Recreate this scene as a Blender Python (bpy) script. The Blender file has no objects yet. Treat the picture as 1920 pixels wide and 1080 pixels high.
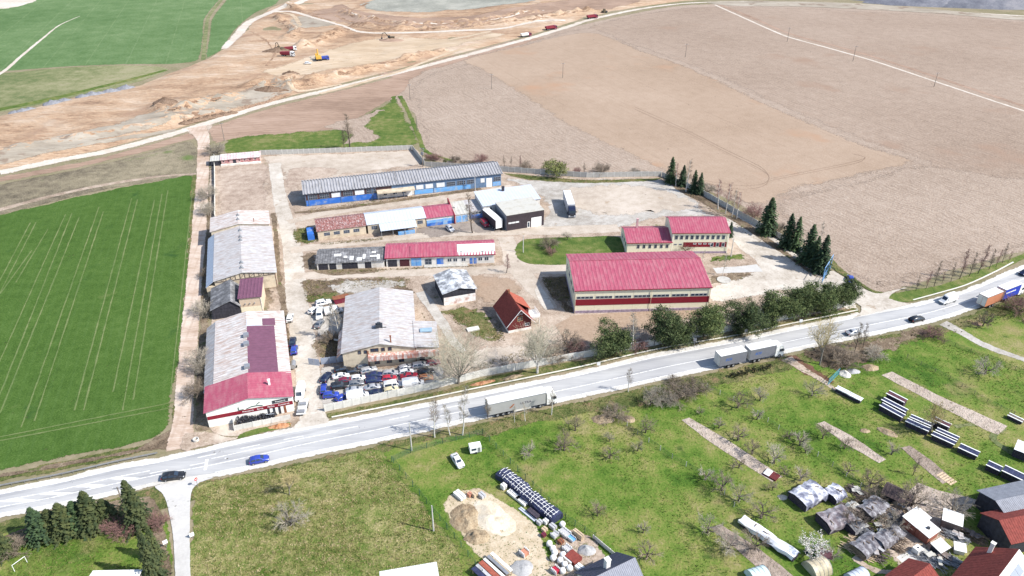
import bpy, math, random
import numpy as np
from mathutils import Vector, Matrix, noise
from mathutils.geometry import tessellate_polygon
random.seed(7)
SC = bpy.context.scene
COL = SC.collection
R = math.radians
PI = math.pi

# ------------------------------------------------------------------ camera
CAM_H, CAM_PITCH, FPX = 108.0, R(30.5), 1400.0
cam = bpy.data.cameras.new('camera'); cam.sensor_width = 36.0; cam.lens = 36.0*FPX/1920.0
cam.clip_start = 1.0; cam.clip_end = 6000.0
camo = bpy.data.objects.new('camera', cam); COL.objects.link(camo)
camo.location = (0, 0, CAM_H); camo.rotation_euler = (PI/2-CAM_PITCH, 0, 0)
SC.camera = camo
SC.render.resolution_x, SC.render.resolution_y = 1024, 576

# ------------------------------------------------------------------ sky and sun
SUN_EL, SUN_AZ = R(44), R(-17)          # sun stands to the right of the view, a little towards the camera
w = bpy.data.worlds.new('World'); SC.world = w; w.use_nodes = True
wn = w.node_tree.nodes; bg = wn['Background']
sky = wn.new('ShaderNodeTexSky'); sky.sky_type = 'NISHITA'; sky.sun_disc = False
sky.sun_elevation = SUN_EL; sky.sun_rotation = PI/2-SUN_AZ
sky.air_density = 1.0; sky.dust_density = 1.2; sky.altitude = 300
w.node_tree.links.new(sky.outputs[0], bg.inputs[0]); bg.inputs[1].default_value = 0.125
sl = bpy.data.lights.new('sun', 'SUN'); sl.energy = 4.0; sl.angle = R(0.6); sl.color = (1.0, 0.955, 0.89)
so = bpy.data.objects.new('sun', sl); COL.objects.link(so)
S = Vector((math.cos(SUN_EL)*math.cos(SUN_AZ), math.cos(SUN_EL)*math.sin(SUN_AZ), math.sin(SUN_EL)))
so.rotation_euler = S.to_track_quat('Z', 'Y').to_euler(); so.location = S*400
vs = SC.view_settings; vs.view_transform = 'Standard'; vs.look = 'None'; vs.exposure = 0.84; vs.gamma = 1.0
vs.use_curve_mapping = False

# ------------------------------------------------------------------ survey: a photo pixel to the place on the ground it shows
def at(px, py, z=0.0):
    u = (px-960.0)/FPX; v = (py-540.0)/FPX
    t = (CAM_H-z)/(math.sin(CAM_PITCH)+v*math.cos(CAM_PITCH))
    return (u*t, (math.cos(CAM_PITCH)-v*math.sin(CAM_PITCH))*t)
def at3(px, py, z=0.0):
    x, y = at(px, py); return Vector((x, y, z))
def heading(a, b):
    A, B = at(*a), at(*b); return math.atan2(B[1]-A[1], B[0]-A[0])

# ------------------------------------------------------------------ mesh helpers
class MB:
    def __init__(s): s.v = []; s.f = []
    def face(s, pts):
        n = len(s.v); s.v += [tuple(p) for p in pts]; s.f.append(tuple(range(n, n+len(pts))))
    def box(s, x0, x1, y0, y1, z0, z1):
        n = len(s.v)
        s.v += [(x0,y0,z0),(x1,y0,z0),(x1,y1,z0),(x0,y1,z0),(x0,y0,z1),(x1,y0,z1),(x1,y1,z1),(x0,y1,z1)]
        s.f += [tuple(n+i for i in q) for q in ((0,3,2,1),(4,5,6,7),(0,1,5,4),(1,2,6,5),(2,3,7,6),(3,0,4,7))]
        return s
    def obox(s, c, size, rz=0.0, rx=0.0, ry=0.0):
        n = len(s.v); m = Matrix.Translation(c) @ Matrix.Rotation(rz, 4, 'Z') @ Matrix.Rotation(ry, 4, 'Y') @ Matrix.Rotation(rx, 4, 'X')
        a, b, h = size[0]/2, size[1]/2, size[2]/2
        for p in ((-a,-b,-h),(a,-b,-h),(a,b,-h),(-a,b,-h),(-a,-b,h),(a,-b,h),(a,b,h),(-a,b,h)):
            s.v.append(tuple(m @ Vector(p)))
        s.f += [tuple(n+i for i in q) for q in ((0,3,2,1),(4,5,6,7),(0,1,5,4),(1,2,6,5),(2,3,7,6),(3,0,4,7))]
        return s
    def tube(s, p0, p1, r0, r1=None, n=6, cap=True):
        r1 = r0 if r1 is None else r1
        p0, p1 = Vector(p0), Vector(p1); d = (p1-p0)
        if d.length < 1e-6: return s
        d.normalize(); a = d.orthogonal().normalized(); b = d.cross(a); k = len(s.v)
        for p, r in ((p0, r0), (p1, r1)):
            for i in range(n):
                t = 2*PI*i/n; s.v.append(tuple(p+a*(r*math.cos(t))+b*(r*math.sin(t))))
        for i in range(n):
            j = (i+1) % n; s.f.append((k+i, k+j, k+n+j, k+n+i))
        if cap:
            s.f.append(tuple(k+i for i in reversed(range(n)))); s.f.append(tuple(k+n+i for i in range(n)))
        return s
    def extr(s, prof, y0, y1):                # closed outline in x,z pulled along y
        k = len(s.v); n = len(prof)
        s.v += [(x, y0, z) for x, z in prof]+[(x, y1, z) for x, z in prof]
        for i in range(n):
            j = (i+1) % n; s.f.append((k+i, k+j, k+n+j, k+n+i))
        s.f.append(tuple(k+i for i in reversed(range(n)))); s.f.append(tuple(k+n+i for i in range(n)))
        return s
    def prism(s, poly, z0, z1):               # closed outline in x,y pulled up
        k = len(s.v); n = len(poly)
        s.v += [(x, y, z0) for x, y in poly]+[(x, y, z1) for x, y in poly]
        for i in range(n):
            j = (i+1) % n; s.f.append((k+i, k+j, k+n+j, k+n+i))
        s.f.append(tuple(k+i for i in reversed(range(n)))); s.f.append(tuple(k+n+i for i in range(n)))
        return s
    def sheet(s, a, b, c, d, n=0, h=0.05, th=0.08):
        """Roof sheet: a-b the eave, d-c the ridge, with n raised ribs running up the slope."""
        a, b, c, d = (Vector(p) for p in (a, b, c, d)); nr = (b-a).cross(d-a).normalized()
        k = len(s.v)
        if n <= 0: pr = [(0, 0), (1, 0)]
        else:
            pr = []
            for i in range(n):
                pr += [(i/n, 0), ((i+.52)/n, 0), ((i+.62)/n, h), ((i+.90)/n, h)]
            pr += [(1, 0)]
        m = len(pr)
        for t, o in pr: s.v.append(tuple(a.lerp(b, t)+nr*o))
        for t, o in pr: s.v.append(tuple(d.lerp(c, t)+nr*o))
        for i in range(m-1): s.f.append((k+i, k+i+1, k+m+i+1, k+m+i))
        q = len(s.v); s.v += [tuple(p-nr*th) for p in (a, b, c, d)]
        s.f += [(q+3, q+2, q+1, q), (k+0, q, q+1, k+m-1), (k+m-1, q+1, q+2, k+2*m-1), (k+m, k+2*m-1, q+2, q+3), (q, k, k+m, q+3)]
        return s
    def mesh(s, name, mat, smooth=False):
        me = bpy.data.meshes.new(name); me.from_pydata(s.v, [], s.f)
        if mat: me.materials.append(mat)
        if smooth: me.polygons.foreach_set('use_smooth', [True]*len(me.polygons))
        me.update(); return me
    def build(s, name, mat, parent=None, smooth=False, loc=None, rz=0.0):
        return link(name, s.mesh(name, mat, smooth), parent, loc, rz)
def link(name, me, parent=None, loc=None, rz=0.0):
    o = bpy.data.objects.new(name, me); COL.objects.link(o); o.parent = parent
    if loc is not None: o.location = loc
    if rz: o.rotation_euler.z = rz
    return o
def tag(o, label, cat, group=None):
    o['label'] = label; o['category'] = cat
    if group: o['group'] = group
    return o
def thing(name, label, cat, loc=(0,0,0), rz=0.0, group=None):
    o = bpy.data.objects.new(name, None); COL.objects.link(o); o.empty_display_size = .3
    o.location = loc; o.rotation_euler.z = rz
    return tag(o, label, cat, group)
def structure(o, label=None):
    o['kind'] = 'structure'
    if label: o['label'] = label
    return o
ORD = ['first','second','third','fourth','fifth','sixth','seventh','eighth','ninth','tenth','eleventh','twelfth','thirteenth','fourteenth','fifteenth']

# ------------------------------------------------------------------ materials
class NT:
    def __init__(s, name):
        s.m = bpy.data.materials.new(name); s.m.use_nodes = True
        s.t = s.m.node_tree; s.p = s.t.nodes['Principled BSDF']
    def n(s, typ, **kw):
        x = s.t.nodes.new('ShaderNode'+typ)
        for k, v in kw.items():
            if k.startswith('_'): setattr(x, k[1:], v)
            else:
                key = int(k[1:]) if k[0] == 'i' and k[1:].isdigit() else k
                x.inputs[key].default_value = v
        return x
    def l(s, a, b): s.t.links.new(a, b)
    def math(s, op, a, b=None, clamp=False):
        x = s.t.nodes.new('ShaderNodeMath'); x.operation = op; x.use_clamp = clamp
        for i, q in enumerate((a, b)):
            if q is None: continue
            if isinstance(q, (int, float)): x.inputs[i].default_value = q
            else: s.l(q, x.inputs[i])
        return x.outputs[0]
    def mix(s, fac, a, b, blend='MIX'):
        x = s.t.nodes.new('ShaderNodeMix'); x.data_type = 'RGBA'; x.blend_type = blend
        for i, q in ((0, fac), (6, a), (7, b)):
            if isinstance(q, (int, float)): x.inputs[i].default_value = q
            elif isinstance(q, (tuple, list)): x.inputs[i].default_value = (*q[:3], 1)
            else: s.l(q, x.inputs[i])
        return x.outputs[2]
    def noise(s, scale, vec, detail=3, rough=.55, dist=0):
        x = s.n('TexNoise', Scale=scale, Detail=detail, Roughness=rough, Distortion=dist); s.l(vec, x.inputs['Vector']); return x.outputs[0]
    def step(s, v, lo, hi):
        x = s.n('MapRange', _interpolation_type='SMOOTHSTEP'); s.l(v, x.inputs[0]); x.inputs[1].default_value = lo; x.inputs[2].default_value = hi
        return x.outputs[0]
    def ramp(s, v, cols, lo=.32, hi=.68):
        x = s.t.nodes.new('ShaderNodeValToRGB'); e = x.color_ramp.elements; n = len(cols)
        while len(e) < n: e.new(.5)
        for i, c in enumerate(cols): e[i].position = lo+(hi-lo)*i/max(n-1, 1); e[i].color = (*c, 1)
        s.l(v, x.inputs[0]); return x.outputs[0]
    def coord(s, kind='Object'): return s.t.nodes.new('ShaderNodeTexCoord').outputs[kind]
    def bump(s, h, strength, dist):
        b = s.n('Bump', Strength=strength, Distance=dist); s.l(h, b.inputs['Height']); s.l(b.outputs[0], s.p.inputs['Normal'])
def mat(name, col, rough=.75, metal=0.0, var=.12, scale=1.2, bump=0.0, dirt=None, dirt_amt=.0, dirt_scale=.5, streak=None, spec=.3, rand=0.0):
    """Plain surface with an uneven tone; dirt: a second colour in patches; streak: stretch of the patches along an axis."""
    k = NT(name); c = k.coord()
    n1 = k.noise(scale, c, 4); f = k.step(n1, .25, .75)
    base = k.mix(f, tuple(x*(1-var) for x in col), tuple(min(1, x*(1+var)) for x in col))
    if dirt:
        v = c
        if streak:
            mp = k.n('Mapping'); mp.inputs['Scale'].default_value = streak; k.l(c, mp.inputs[0]); v = mp.outputs[0]
        d = k.noise(dirt_scale, v, 5, .65)
        base = k.mix(k.math('MULTIPLY', k.step(d, .56-.42*dirt_amt, .80-.42*dirt_amt), .85), base, dirt)
    if rand:
        oi = k.t.nodes.new('ShaderNodeObjectInfo')
        base = k.mix(1.0, base, k.ramp(oi.outputs['Random'], [(1-rand,)*3, (1+rand,)*3], 0, 1), 'MULTIPLY')
    k.l(base, k.p.inputs['Base Color'])
    k.p.inputs['Roughness'].default_value = rough; k.p.inputs['Metallic'].default_value = metal
    k.p.inputs['Specular IOR Level'].default_value = spec
    if bump: k.bump(k.noise(scale*6, c, 3), bump, .05)
    return k.m
def glass(name, col=(.03,.045,.07), rough=.12):
    k = NT(name); k.p.inputs['Base Color'].default_value = (*col, 1); k.p.inputs['Roughness'].default_value = rough
    k.p.inputs['Specular IOR Level'].default_value = .6
    return k.m
def gmat(name, cols, big=.03, mid=.35, fine=2.2, wts=(.4,.33,.27), stripes=(), spots=(), bump=.35, bdist=.15, stretch=None, rough=.95, lo=.39, hi=.61):
    """Ground: three sizes of patchiness through one colour ramp, drills and wheel tracks as stripes, spots of other growth."""
    k = NT(name); c = k.coord(); v = c
    if stretch:
        mp = k.n('Mapping'); mp.inputs['Rotation'].default_value = (0, 0, -stretch[0]); mp.inputs['Scale'].default_value = (stretch[1], 1, 1)
        k.l(c, mp.inputs[0]); v = mp.outputs[0]
    a = k.noise(big, c, 3); b = k.noise(mid, v, 3); f = k.noise(fine, v, 2, .7)
    s = k.math('ADD', k.math('ADD', k.math('MULTIPLY', a, wts[0]), k.math('MULTIPLY', b, wts[1])), k.math('MULTIPLY', f, wts[2]))
    col = k.ramp(s, cols, lo, hi)
    if stripes:
        sp = k.n('SeparateXYZ'); k.l(c, sp.inputs[0])
        wob = k.noise(.05, c, 2); br = k.noise(.12, c, 3)
        for ang, period, width, amt, sc, wobble in stripes:
            nx, ny = -math.sin(ang), math.cos(ang)
            d = k.math('ADD', k.math('MULTIPLY', sp.outputs[0], nx/period), k.math('MULTIPLY', sp.outputs[1], ny/period))
            d = k.math('ADD', d, k.math('MULTIPLY', wob, wobble/period))
            d = k.math('ABSOLUTE', k.math('SUBTRACT', k.math('FRACT', d), .5))
            m = k.math('SUBTRACT', 1.0, k.step(d, width*.35, width*.65))
            m = k.math('MULTIPLY', k.math('MULTIPLY', m, k.step(br, .3, .62)), amt)
            col = k.mix(m, col, sc)
    for sc, scale, lo_, hi_ in spots:
        col = k.mix(k.step(k.noise(scale, c, 4, .62), lo_, hi_), col, sc)
    k.l(col, k.p.inputs['Base Color']); k.p.inputs['Roughness'].default_value = rough; k.p.inputs['Specular IOR Level'].default_value = .12
    if bump: k.bump(k.math('ADD', f, b), bump, bdist)
    # frayed borders: the sheet thins out where 'edge' runs to nought
    at_ = k.n('Attribute', _attribute_name='edge'); g = k.math('ADD', at_.outputs['Fac'], k.math('ADD', k.math('MULTIPLY', k.math('SUBTRACT', k.noise(.9, c, 5, .75), .5), 2.0), k.math('MULTIPLY', k.math('SUBTRACT', k.noise(.16, c, 3), .5), 1.2)))
    k.l(k.step(g, .42, .62), k.p.inputs['Alpha'])
    return k.m

# ------------------------------------------------------------------ ground sheets
def fbm(x, y, f, o=4, seed=0.0):
    return noise.fractal(Vector((x*f+seed, y*f-seed, seed)), 1.0, 2.0, o)
def resample(P, step, closed=True, smooth=True):
    P = [Vector((p[0], p[1])) for p in P]; n = len(P); out = []
    for i in range(n if closed else n-1):
        if closed: p0, p1, p2, p3 = P[i-1], P[i], P[(i+1) % n], P[(i+2) % n]
        else: p0, p1, p2, p3 = P[max(i-1, 0)], P[i], P[i+1], P[min(i+2, n-1)]
        L = (p2-p1).length; m = max(1, int(L/step))
        for j in range(m):
            t = j/m
            if smooth:
                t1 = (p2-p0)*.5; t2 = (p3-p1)*.5; lim = L*.9
                if t1.length > lim: t1 = t1*(lim/t1.length)
                if t2.length > lim: t2 = t2*(lim/t2.length)
                q = p1*(2*t**3-3*t*t+1)+t1*(t**3-2*t*t+t)+p2*(-2*t**3+3*t*t)+t2*(t**3-t*t)
            else: q = p1.lerp(p2, t)
            out.append(q)
    if not closed: out.append(P[-1])
    return out
LV = .008; NEXT = [0.0]
def bump_level():
    NEXT[0] += .0005; return NEXT[0]
def zbase(x, y): return 0.0
def outline_mesh(name, P, z, m, soft):
    n = len(P); area = sum(P[i].x*P[(i+1) % n].y-P[(i+1) % n].x*P[i].y for i in range(n))
    if area < 0: P = P[::-1]
    V = []; F = []; E = []
    if soft > 0:
        inn = []
        for i in range(n):
            d = (P[(i+2) % n]-P[i-2]); d = d.normalized() if d.length > 1e-6 else Vector((1, 0)); inn.append(P[i]+Vector((-d.y, d.x))*soft)
        V = [(p.x, p.y, z) for p in P]+[(p.x, p.y, z+.002) for p in inn]; E = [0.0]*n+[1.0]*n
        F = [(i, (i+1) % n, n+(i+1) % n, n+i) for i in range(n)]
        off = n; ring = inn
    else:
        V = [(p.x, p.y, z) for p in P]; E = [1.0]*n; off = 0; ring = P
    for t in tessellate_polygon([[Vector((p.x, p.y, 0)) for p in ring]]): F.append(tuple(off+i for i in t))
    me = bpy.data.meshes.new(name); me.from_pydata(V, [], F); me.materials.append(m)
    a = me.attributes.new('edge', 'FLOAT', 'POINT'); a.data.foreach_set('value', E)
    nz = np.empty(len(me.polygons)*3); me.polygons.foreach_get('normal', nz)
    if (nz[2::3] < 0).any():
        fl = [tuple(reversed(f)) if nz[3*i+2] < 0 else f for i, f in enumerate(F)]
        me.clear_geometry(); me.from_pydata(V, [], fl)
        a = me.attributes.get('edge') or me.attributes.new('edge', 'FLOAT', 'POINT'); a.data.foreach_set('value', E)
    me.update(); return me
RAGGED = {'scraped_ground','rough_ground','grass_patch','dry_grass','gravel_patch','gravel_yard','dark_grass','green_patch','bare_patch','rough_grass','asphalt_patch','bank_scrub','dark_yard'}
def patch(name, pts, lvl, m, jit=.35, soft=1.7, step=None, smooth=True, world=False, label=None):
    W = pts if world else [at(*p) for p in pts]
    if step is None:
        d = sum(math.hypot(*p) for p in W)/len(W); step = .8 if d < 200 else 1.5 if d < 330 else 3.0
    if name in RAGGED: jit *= 2.4; soft = max(soft, 2.6)
    P = resample(W, step, True, smooth)
    if jit:
        sd = random.uniform(0, 50)
        P = [p+Vector((fbm(p.x, p.y, .25, 4, sd), fbm(p.x, p.y, .25, 4, sd+9)))*jit for p in P]
    z = lvl*LV+bump_level(); me = outline_mesh(name, P, z, m, soft); full = abs(shoelace(P))
    if sum(p.area for p in me.polygons) < .85*full:                     # an outline that crosses itself: take the plain one
        me = outline_mesh(name, resample(W, step, True, False), z, m, 0.0)
    return structure(link(name, me), label)
def shoelace(P): return .5*sum(P[i].x*P[(i+1) % len(P)].y-P[(i+1) % len(P)].x*P[i].y for i in range(len(P)))
def strip(name, pts, width, lvl, m, jit=.2, soft=.5, world=False, smooth=True, label=None, step=None, z=None):
    """A track or road: a middle line with one width, or a width for each point."""
    W = [Vector(p) if world else Vector(at(*p)) for p in pts]
    if step is None: d = sum(p.length for p in W)/len(W); step = 1.0 if d < 200 else 2.0 if d < 330 else 4.0
    C = resample(W, step, False, smooth); n = len(C)
    wl = width if isinstance(width, (list, tuple)) else [width]*len(W)
    acc = [0.0]; up = lvl*LV+bump_level()
    for i in range(1, len(W)): acc.append(acc[-1]+(W[i]-W[i-1]).length)
    sd = random.uniform(0, 50); s = 0.0; V = []; E = []; tot = acc[-1]
    for i, p in enumerate(C):
        d = (C[min(i+1, n-1)]-C[max(i-1, 0)]).normalized(); q = Vector((-d.y, d.x))
        if i: s += (p-C[i-1]).length
        t = min(s, tot); hw = np.interp(t, acc, wl)/2
        a = hw+jit*fbm(p.x, p.y, .3, 3, sd); b = hw+jit*fbm(p.x, p.y, .3, 3, sd+20); sf = min(soft, hw*.6)
        for o, e in ((a, 0), (a-sf, 1), (-b+sf, 1), (-b, 0)):
            g = p+q*o; V.append((g.x, g.y, (zbase(g.x, g.y) if z is None else z)+up)); E.append(float(e) if soft > 0 else 1.0)
    F = []
    for i in range(n-1):
        for j in range(3): F.append((4*i+j, 4*i+j+1, 4*i+4+j+1, 4*i+4+j))
    me = bpy.data.meshes.new(name); me.from_pydata(V, [], [tuple(reversed(f)) for f in F]); me.materials.append(m)
    x = me.attributes.new('edge', 'FLOAT', 'POINT'); x.data.foreach_set('value', E)
    nz = me.polygons[0].normal.z
    if nz < 0: me.flip_normals()
    me.update()
    return structure(link(name, me), label)
# ================================================================== GROUND
A_ROAD = R(18.4)
soil_far = gmat('soil_ploughed_grey', [(.225,.168,.127),(.275,.21,.162),(.315,.245,.192),(.355,.285,.228)], lo=.37, hi=.63, big=.012, mid=.22, fine=1.1, wts=(.25,.25,.5), bump=.6, bdist=.3,
    stripes=[(R(-67), 12, .08, .22, (.17,.13,.10), .5), (R(-67), 2.4, .4, .20, (.17,.125,.095), .3)], spots=[((.27,.19,.14), .016, .56, .7)])
soil_near = gmat('soil_ploughed_pale', [(.24,.183,.14),(.295,.23,.18),(.345,.275,.22),(.39,.32,.262)], lo=.37, hi=.63, big=.02, mid=.35, fine=1.5, wts=(.2,.25,.55), bump=.7, bdist=.3,
    stripes=[(R(-58), 1.9, .42, .34, (.19,.14,.105), 9), (R(-58), 7, .12, .2, (.2,.15,.115), 9)])
soil_tan = gmat('soil_harrowed_tan', [(.26,.19,.135),(.305,.226,.164),(.342,.258,.192),(.38,.292,.222)], lo=.37, hi=.63, big=.015, mid=.22, fine=1.5, wts=(.35,.2,.45), bump=.3,
    stripes=[(R(-65), 14, .05, .22, (.2,.14,.10), .5), (R(-65), 3.1, .3, .10, (.23,.165,.115), .3)], spots=[((.34,.22,.145), .02, .55, .72)])
earth = gmat('earthworks_soil', [(.215,.14,.093),(.32,.212,.138),(.40,.28,.188),(.43,.32,.23),(.5,.4,.31)], big=.014, mid=.11, fine=.9, wts=(.36,.36,.28), bump=1.0, bdist=.8, stretch=(A_ROAD, .3), stripes=[(A_ROAD, 5.5, .3, .3, (.28,.19,.125), 6)],
    spots=[((.31,.205,.14), .03, .56, .72), ((.46,.39,.31), .02, .58, .74)])
earth_pink = gmat('earthworks_brown', [(.22,.15,.11),(.30,.21,.155),(.36,.26,.2)], big=.02, mid=.12, fine=.7, bump=.5, bdist=.5, stretch=(A_ROAD, .3), stripes=[(R(12), 3.2, .3, .35, (.2,.135,.1), 3)])
earth_grey = gmat('earthworks_grey', [(.25,.215,.17),(.32,.28,.225),(.39,.345,.285)], big=.03, mid=.15, fine=.8, bump=.5, bdist=.4, stretch=(A_ROAD, .3), spots=[((.22,.17,.13), .08, .55, .66)])
clay = gmat('earthworks_yellow_clay', [(.37,.28,.19),(.44,.345,.245),(.5,.41,.31)], big=.03, mid=.12, fine=.6, stretch=(A_ROAD, .3), stripes=[(R(20), 5, .2, .3, (.33,.23,.14), 4)])
track_white = gmat('gravel_track_white', [(.44,.38,.315),(.51,.455,.39),(.58,.53,.47)], big=.05, mid=.3, fine=1.0, stripes=[(A_ROAD, 2.4, .3, .25, (.46,.38,.31), 2)])
track_dirt = gmat('dirt_track', [(.34,.25,.185),(.43,.33,.26),(.5,.41,.34),(.55,.47,.4)], big=.06, mid=.35, fine=2.0, stripes=[(R(101), 1.9, .3, .35, (.33,.235,.175), 1.2)], stretch=(R(101), .25), bump=.5)
scrub = gmat('scrub_dead_grass', [(.10,.085,.06),(.16,.135,.095),(.215,.185,.125),(.27,.23,.16)], big=.03, mid=.3, fine=1.6, bump=.8, bdist=.4, spots=[((.11,.15,.05), .05, .6, .72)])
green_crop = gmat('winter_wheat_near', [(.036,.076,.013),(.048,.097,.017),(.062,.117,.023),(.086,.142,.036)], big=.02, mid=.35, fine=2.6, wts=(.25,.25,.5), bump=.6, bdist=.2,
    stripes=[(R(-71.5), 2.1, .3, .16, (.085,.15,.045), .4)], spots=[((.13,.16,.055), .11, .66, .82), ((.02,.06,.015), .05, .62, .75)])
green_far = gmat('winter_wheat_far_hazed', [(.066,.125,.042),(.088,.15,.055),(.112,.178,.072),(.15,.21,.098)], big=.01, mid=.1, fine=.7, wts=(.35,.3,.35), bump=.4,
    stripes=[(R(-72), 22, .03, .35, (.2,.25,.13), .8), (R(-72), 5, .2, .15, (.11,.18,.09), .5)])  # distance haze is mixed into this crop colour as a lighter green
meadow_far = gmat('meadow_far_dry', [(.10,.13,.05),(.15,.165,.075),(.21,.21,.11),(.26,.24,.145)], big=.02, mid=.2, fine=1.0)
grass_lush = gmat('grass_lush', [(.045,.085,.018),(.075,.118,.025),(.115,.145,.038),(.18,.175,.07)], big=.05, mid=.4, fine=2.4, bump=.7, bdist=.2, spots=[((.22,.2,.09), .12, .6, .75)])
grass_garden = gmat('grass_garden', [(.045,.10,.014),(.08,.143,.021),(.122,.172,.034),(.18,.19,.056),(.245,.22,.10)], big=.045, mid=.3, fine=2.2, wts=(.5,.28,.22), bump=.8, bdist=.2, spots=[((.24,.195,.095), .07, .57, .76), ((.05,.09,.018), .16, .6, .74)])
grass_dry = gmat('grass_meadow_dry', [(.07,.115,.022),(.11,.15,.034),(.165,.18,.058),(.235,.22,.09),(.31,.27,.14)], big=.06, mid=.5, fine=2.6, wts=(.33,.33,.34), bump=1.0, bdist=.25, spots=[((.075,.125,.02), .10, .56, .7)])
verge = gmat('verge_grass', [(.045,.065,.018),(.08,.1,.03),(.13,.13,.05),(.2,.165,.085)], big=.1, mid=.6, fine=2.4, bump=.9, bdist=.25, spots=[((.19,.13,.075), .3, .56, .7)])
verge_brown = gmat('verge_dead', [(.08,.06,.04),(.135,.1,.07),(.19,.145,.1),(.26,.21,.15)], big=.1, mid=.5, fine=2.4, bump=.9, bdist=.25, spots=[((.08,.1,.03), .2, .56, .68)])
yard_dirt = gmat('yard_dirt', [(.21,.16,.12),(.305,.238,.184),(.39,.315,.252),(.465,.39,.32)], big=.05, mid=.35, fine=2.2, wts=(.35,.33,.32), bump=.6, spots=[((.22,.17,.12), .14, .57, .72), ((.5,.44,.37), .07, .57, .72), ((.16,.15,.075), .22, .62, .72)])
yard_pale = gmat('yard_pale_dust', [(.345,.29,.235),(.42,.36,.297),(.49,.43,.367)], big=.06, mid=.35, fine=1.8, bump=.3, spots=[((.34,.27,.2), .2, .62, .72)])
yard_grey = gmat('yard_grey_gravel', [(.27,.245,.215),(.34,.315,.28),(.41,.385,.35),(.47,.445,.41)], big=.07, mid=.4, fine=2.0, bump=.4, spots=[((.3,.25,.2), .15, .6, .7)], stripes=[(R(40), 3.2, .2, .25, (.25,.22,.19), 9)])
concrete_lane = gmat('worn_concrete', [(.34,.30,.25),(.42,.375,.32),(.48,.44,.385),(.54,.5,.445)], big=.08, mid=.4, fine=1.8, bump=.15, rough=.9, spots=[((.33,.27,.21), .25, .62, .7)])
asphalt = gmat('asphalt_bleached', [(.34,.34,.345),(.39,.39,.39),(.44,.44,.435)], big=.05, mid=.3, fine=2.4, wts=(.4,.3,.3), bump=.1, rough=.85,
    stripes=[(A_ROAD, 3.3, .28, .5, (.22,.225,.24), 1.2), (A_ROAD, 1.65, .2, .22, (.27,.27,.28), 1.2)], stretch=(A_ROAD, .08))
asphalt_lane = gmat('side_road_surface', [(.42,.41,.39),(.47,.46,.44),(.52,.51,.49)], big=.05, mid=.3, fine=2.0, bump=.1)
shoulder = gmat('gravel_shoulder', [(.46,.44,.40),(.53,.51,.47),(.58,.56,.52)], big=.1, mid=.6, fine=2.6, bump=.4)
paint_white = mat('road_paint', (.74,.74,.72), var=.12, scale=2.0, dirt=(.42,.42,.42), dirt_amt=.28, dirt_scale=1.6)
bed_soil = gmat('garden_bed_soil', [(.32,.26,.215),(.40,.335,.28),(.47,.40,.34)], big=.2, mid=.8, fine=3.0, bump=1.0, bdist=.25)
bed_dark = gmat('garden_bed_dark', [(.21,.165,.135),(.28,.225,.185),(.36,.295,.25)], big=.2, mid=.8, fine=3.0, bump=1.0, bdist=.25)
bare_pink = gmat('bare_yard_soil', [(.24,.18,.14),(.31,.24,.19),(.38,.305,.245),(.45,.37,.305)], big=.05, mid=.4, fine=2.2, wts=(.3,.33,.37), bump=.6, stripes=[(R(60), 3.4, .12, .3, (.45,.38,.31), 6)])
base_m = gmat('land', [(.16,.15,.08),(.22,.19,.12),(.28,.23,.16)], big=.01, mid=.1, fine=.8)

g = MB(); g.face([(-2500,-400,0),(2500,-400,0),(2500,3500,0),(-2500,3500,0)])
me = g.mesh('ground', base_m); a_ = me.attributes.new('edge', 'FLOAT', 'POINT'); a_.data.foreach_set('value', [1.0]*4)
structure(link('ground', me), 'wide flat land of fields and meadows under everything')

# ---- fields on the right
patch('plough_land', [(700,170),(870,100),(1095,45),(1280,10),(1440,9),(1650,18),(1920,36),(2300,60),(2800,330),(2200,420),(1920,474),(1800,506),(1700,543),(1645,549),(1575,515),(1530,475),(1440,415),(1330,360),(1240,333),(1100,334),(940,324),(800,296),(770,210)], .5, soil_near, jit=.5, label='bare plough land under the fields on the right')
patch('ploughed_field', [(1095,52),(1280,14),(1440,13),(1650,22),(1920,40),(2300,66),(2700,330),(2200,400),(1920,468),(1800,500),(1700,538),(1645,545),(1590,512),(1540,480),(1440,405),(1330,355),(1500,357),(1700,312),(1725,303),(1613,265),(1447,196),(1350,149),(1213,96)], 1, soil_far, jit=.8, soft=7, label='grey brown ploughed field stretching to the far track on the right')
patch('ploughed_field', [(762,168),(800,138),(870,118),(1095,52),(1213,96),(1350,149),(1447,196),(1613,265),(1725,303),(1500,357),(1330,355),(1240,330),(1100,332),(940,322),(860,310),(800,292),(782,250),(772,205)], 2, soil_near, jit=.8, soft=7, label='pale ribbed ploughed field behind the yard')
patch('harrowed_field', [(862,112),(960,88),(1104,60),(1213,97),(1280,120),(1350,150),(1447,197),(1530,232),(1613,267),(1663,283),(1722,304),(1613,333),(1500,357),(1440,385),(1400,385),(1330,352),(1260,330),(1207,307),(1123,267),(1050,230),(987,187),(927,150),(890,127)], 3, soil_tan, jit=.6, soft=5, label='smooth tan harrowed field wedge in the middle of the plough land')
patch('ploughed_field', [(1440,385),(1500,357),(1613,333),(1722,306),(1920,330),(2300,330),(2200,420),(1920,470),(1800,502),(1700,540),(1645,547),(1575,512),(1530,470)], 4, soil_near, jit=.8, soft=7, label='pale cloddy plough strip beside the conifers and road')
strip('field_track', [(1340,9),(1400,36),(1447,57),(1480,70),(1560,92),(1640,115),(1760,155),(1920,208),(2250,310)], [2.5,2.5,2.5,2.5,2.5,2.5,2.2,2.2,2.2], 6, track_white, label='narrow white farm track crossing the ploughed land')
strip('track_verge', [(1350,9),(1410,33),(1457,54),(1492,67),(1572,88),(1652,111),(1772,150),(1932,203),(2262,305)], 4.5, 5, earth_pink, soft=1.5, label='brown strip of bare soil along the farm track')
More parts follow.
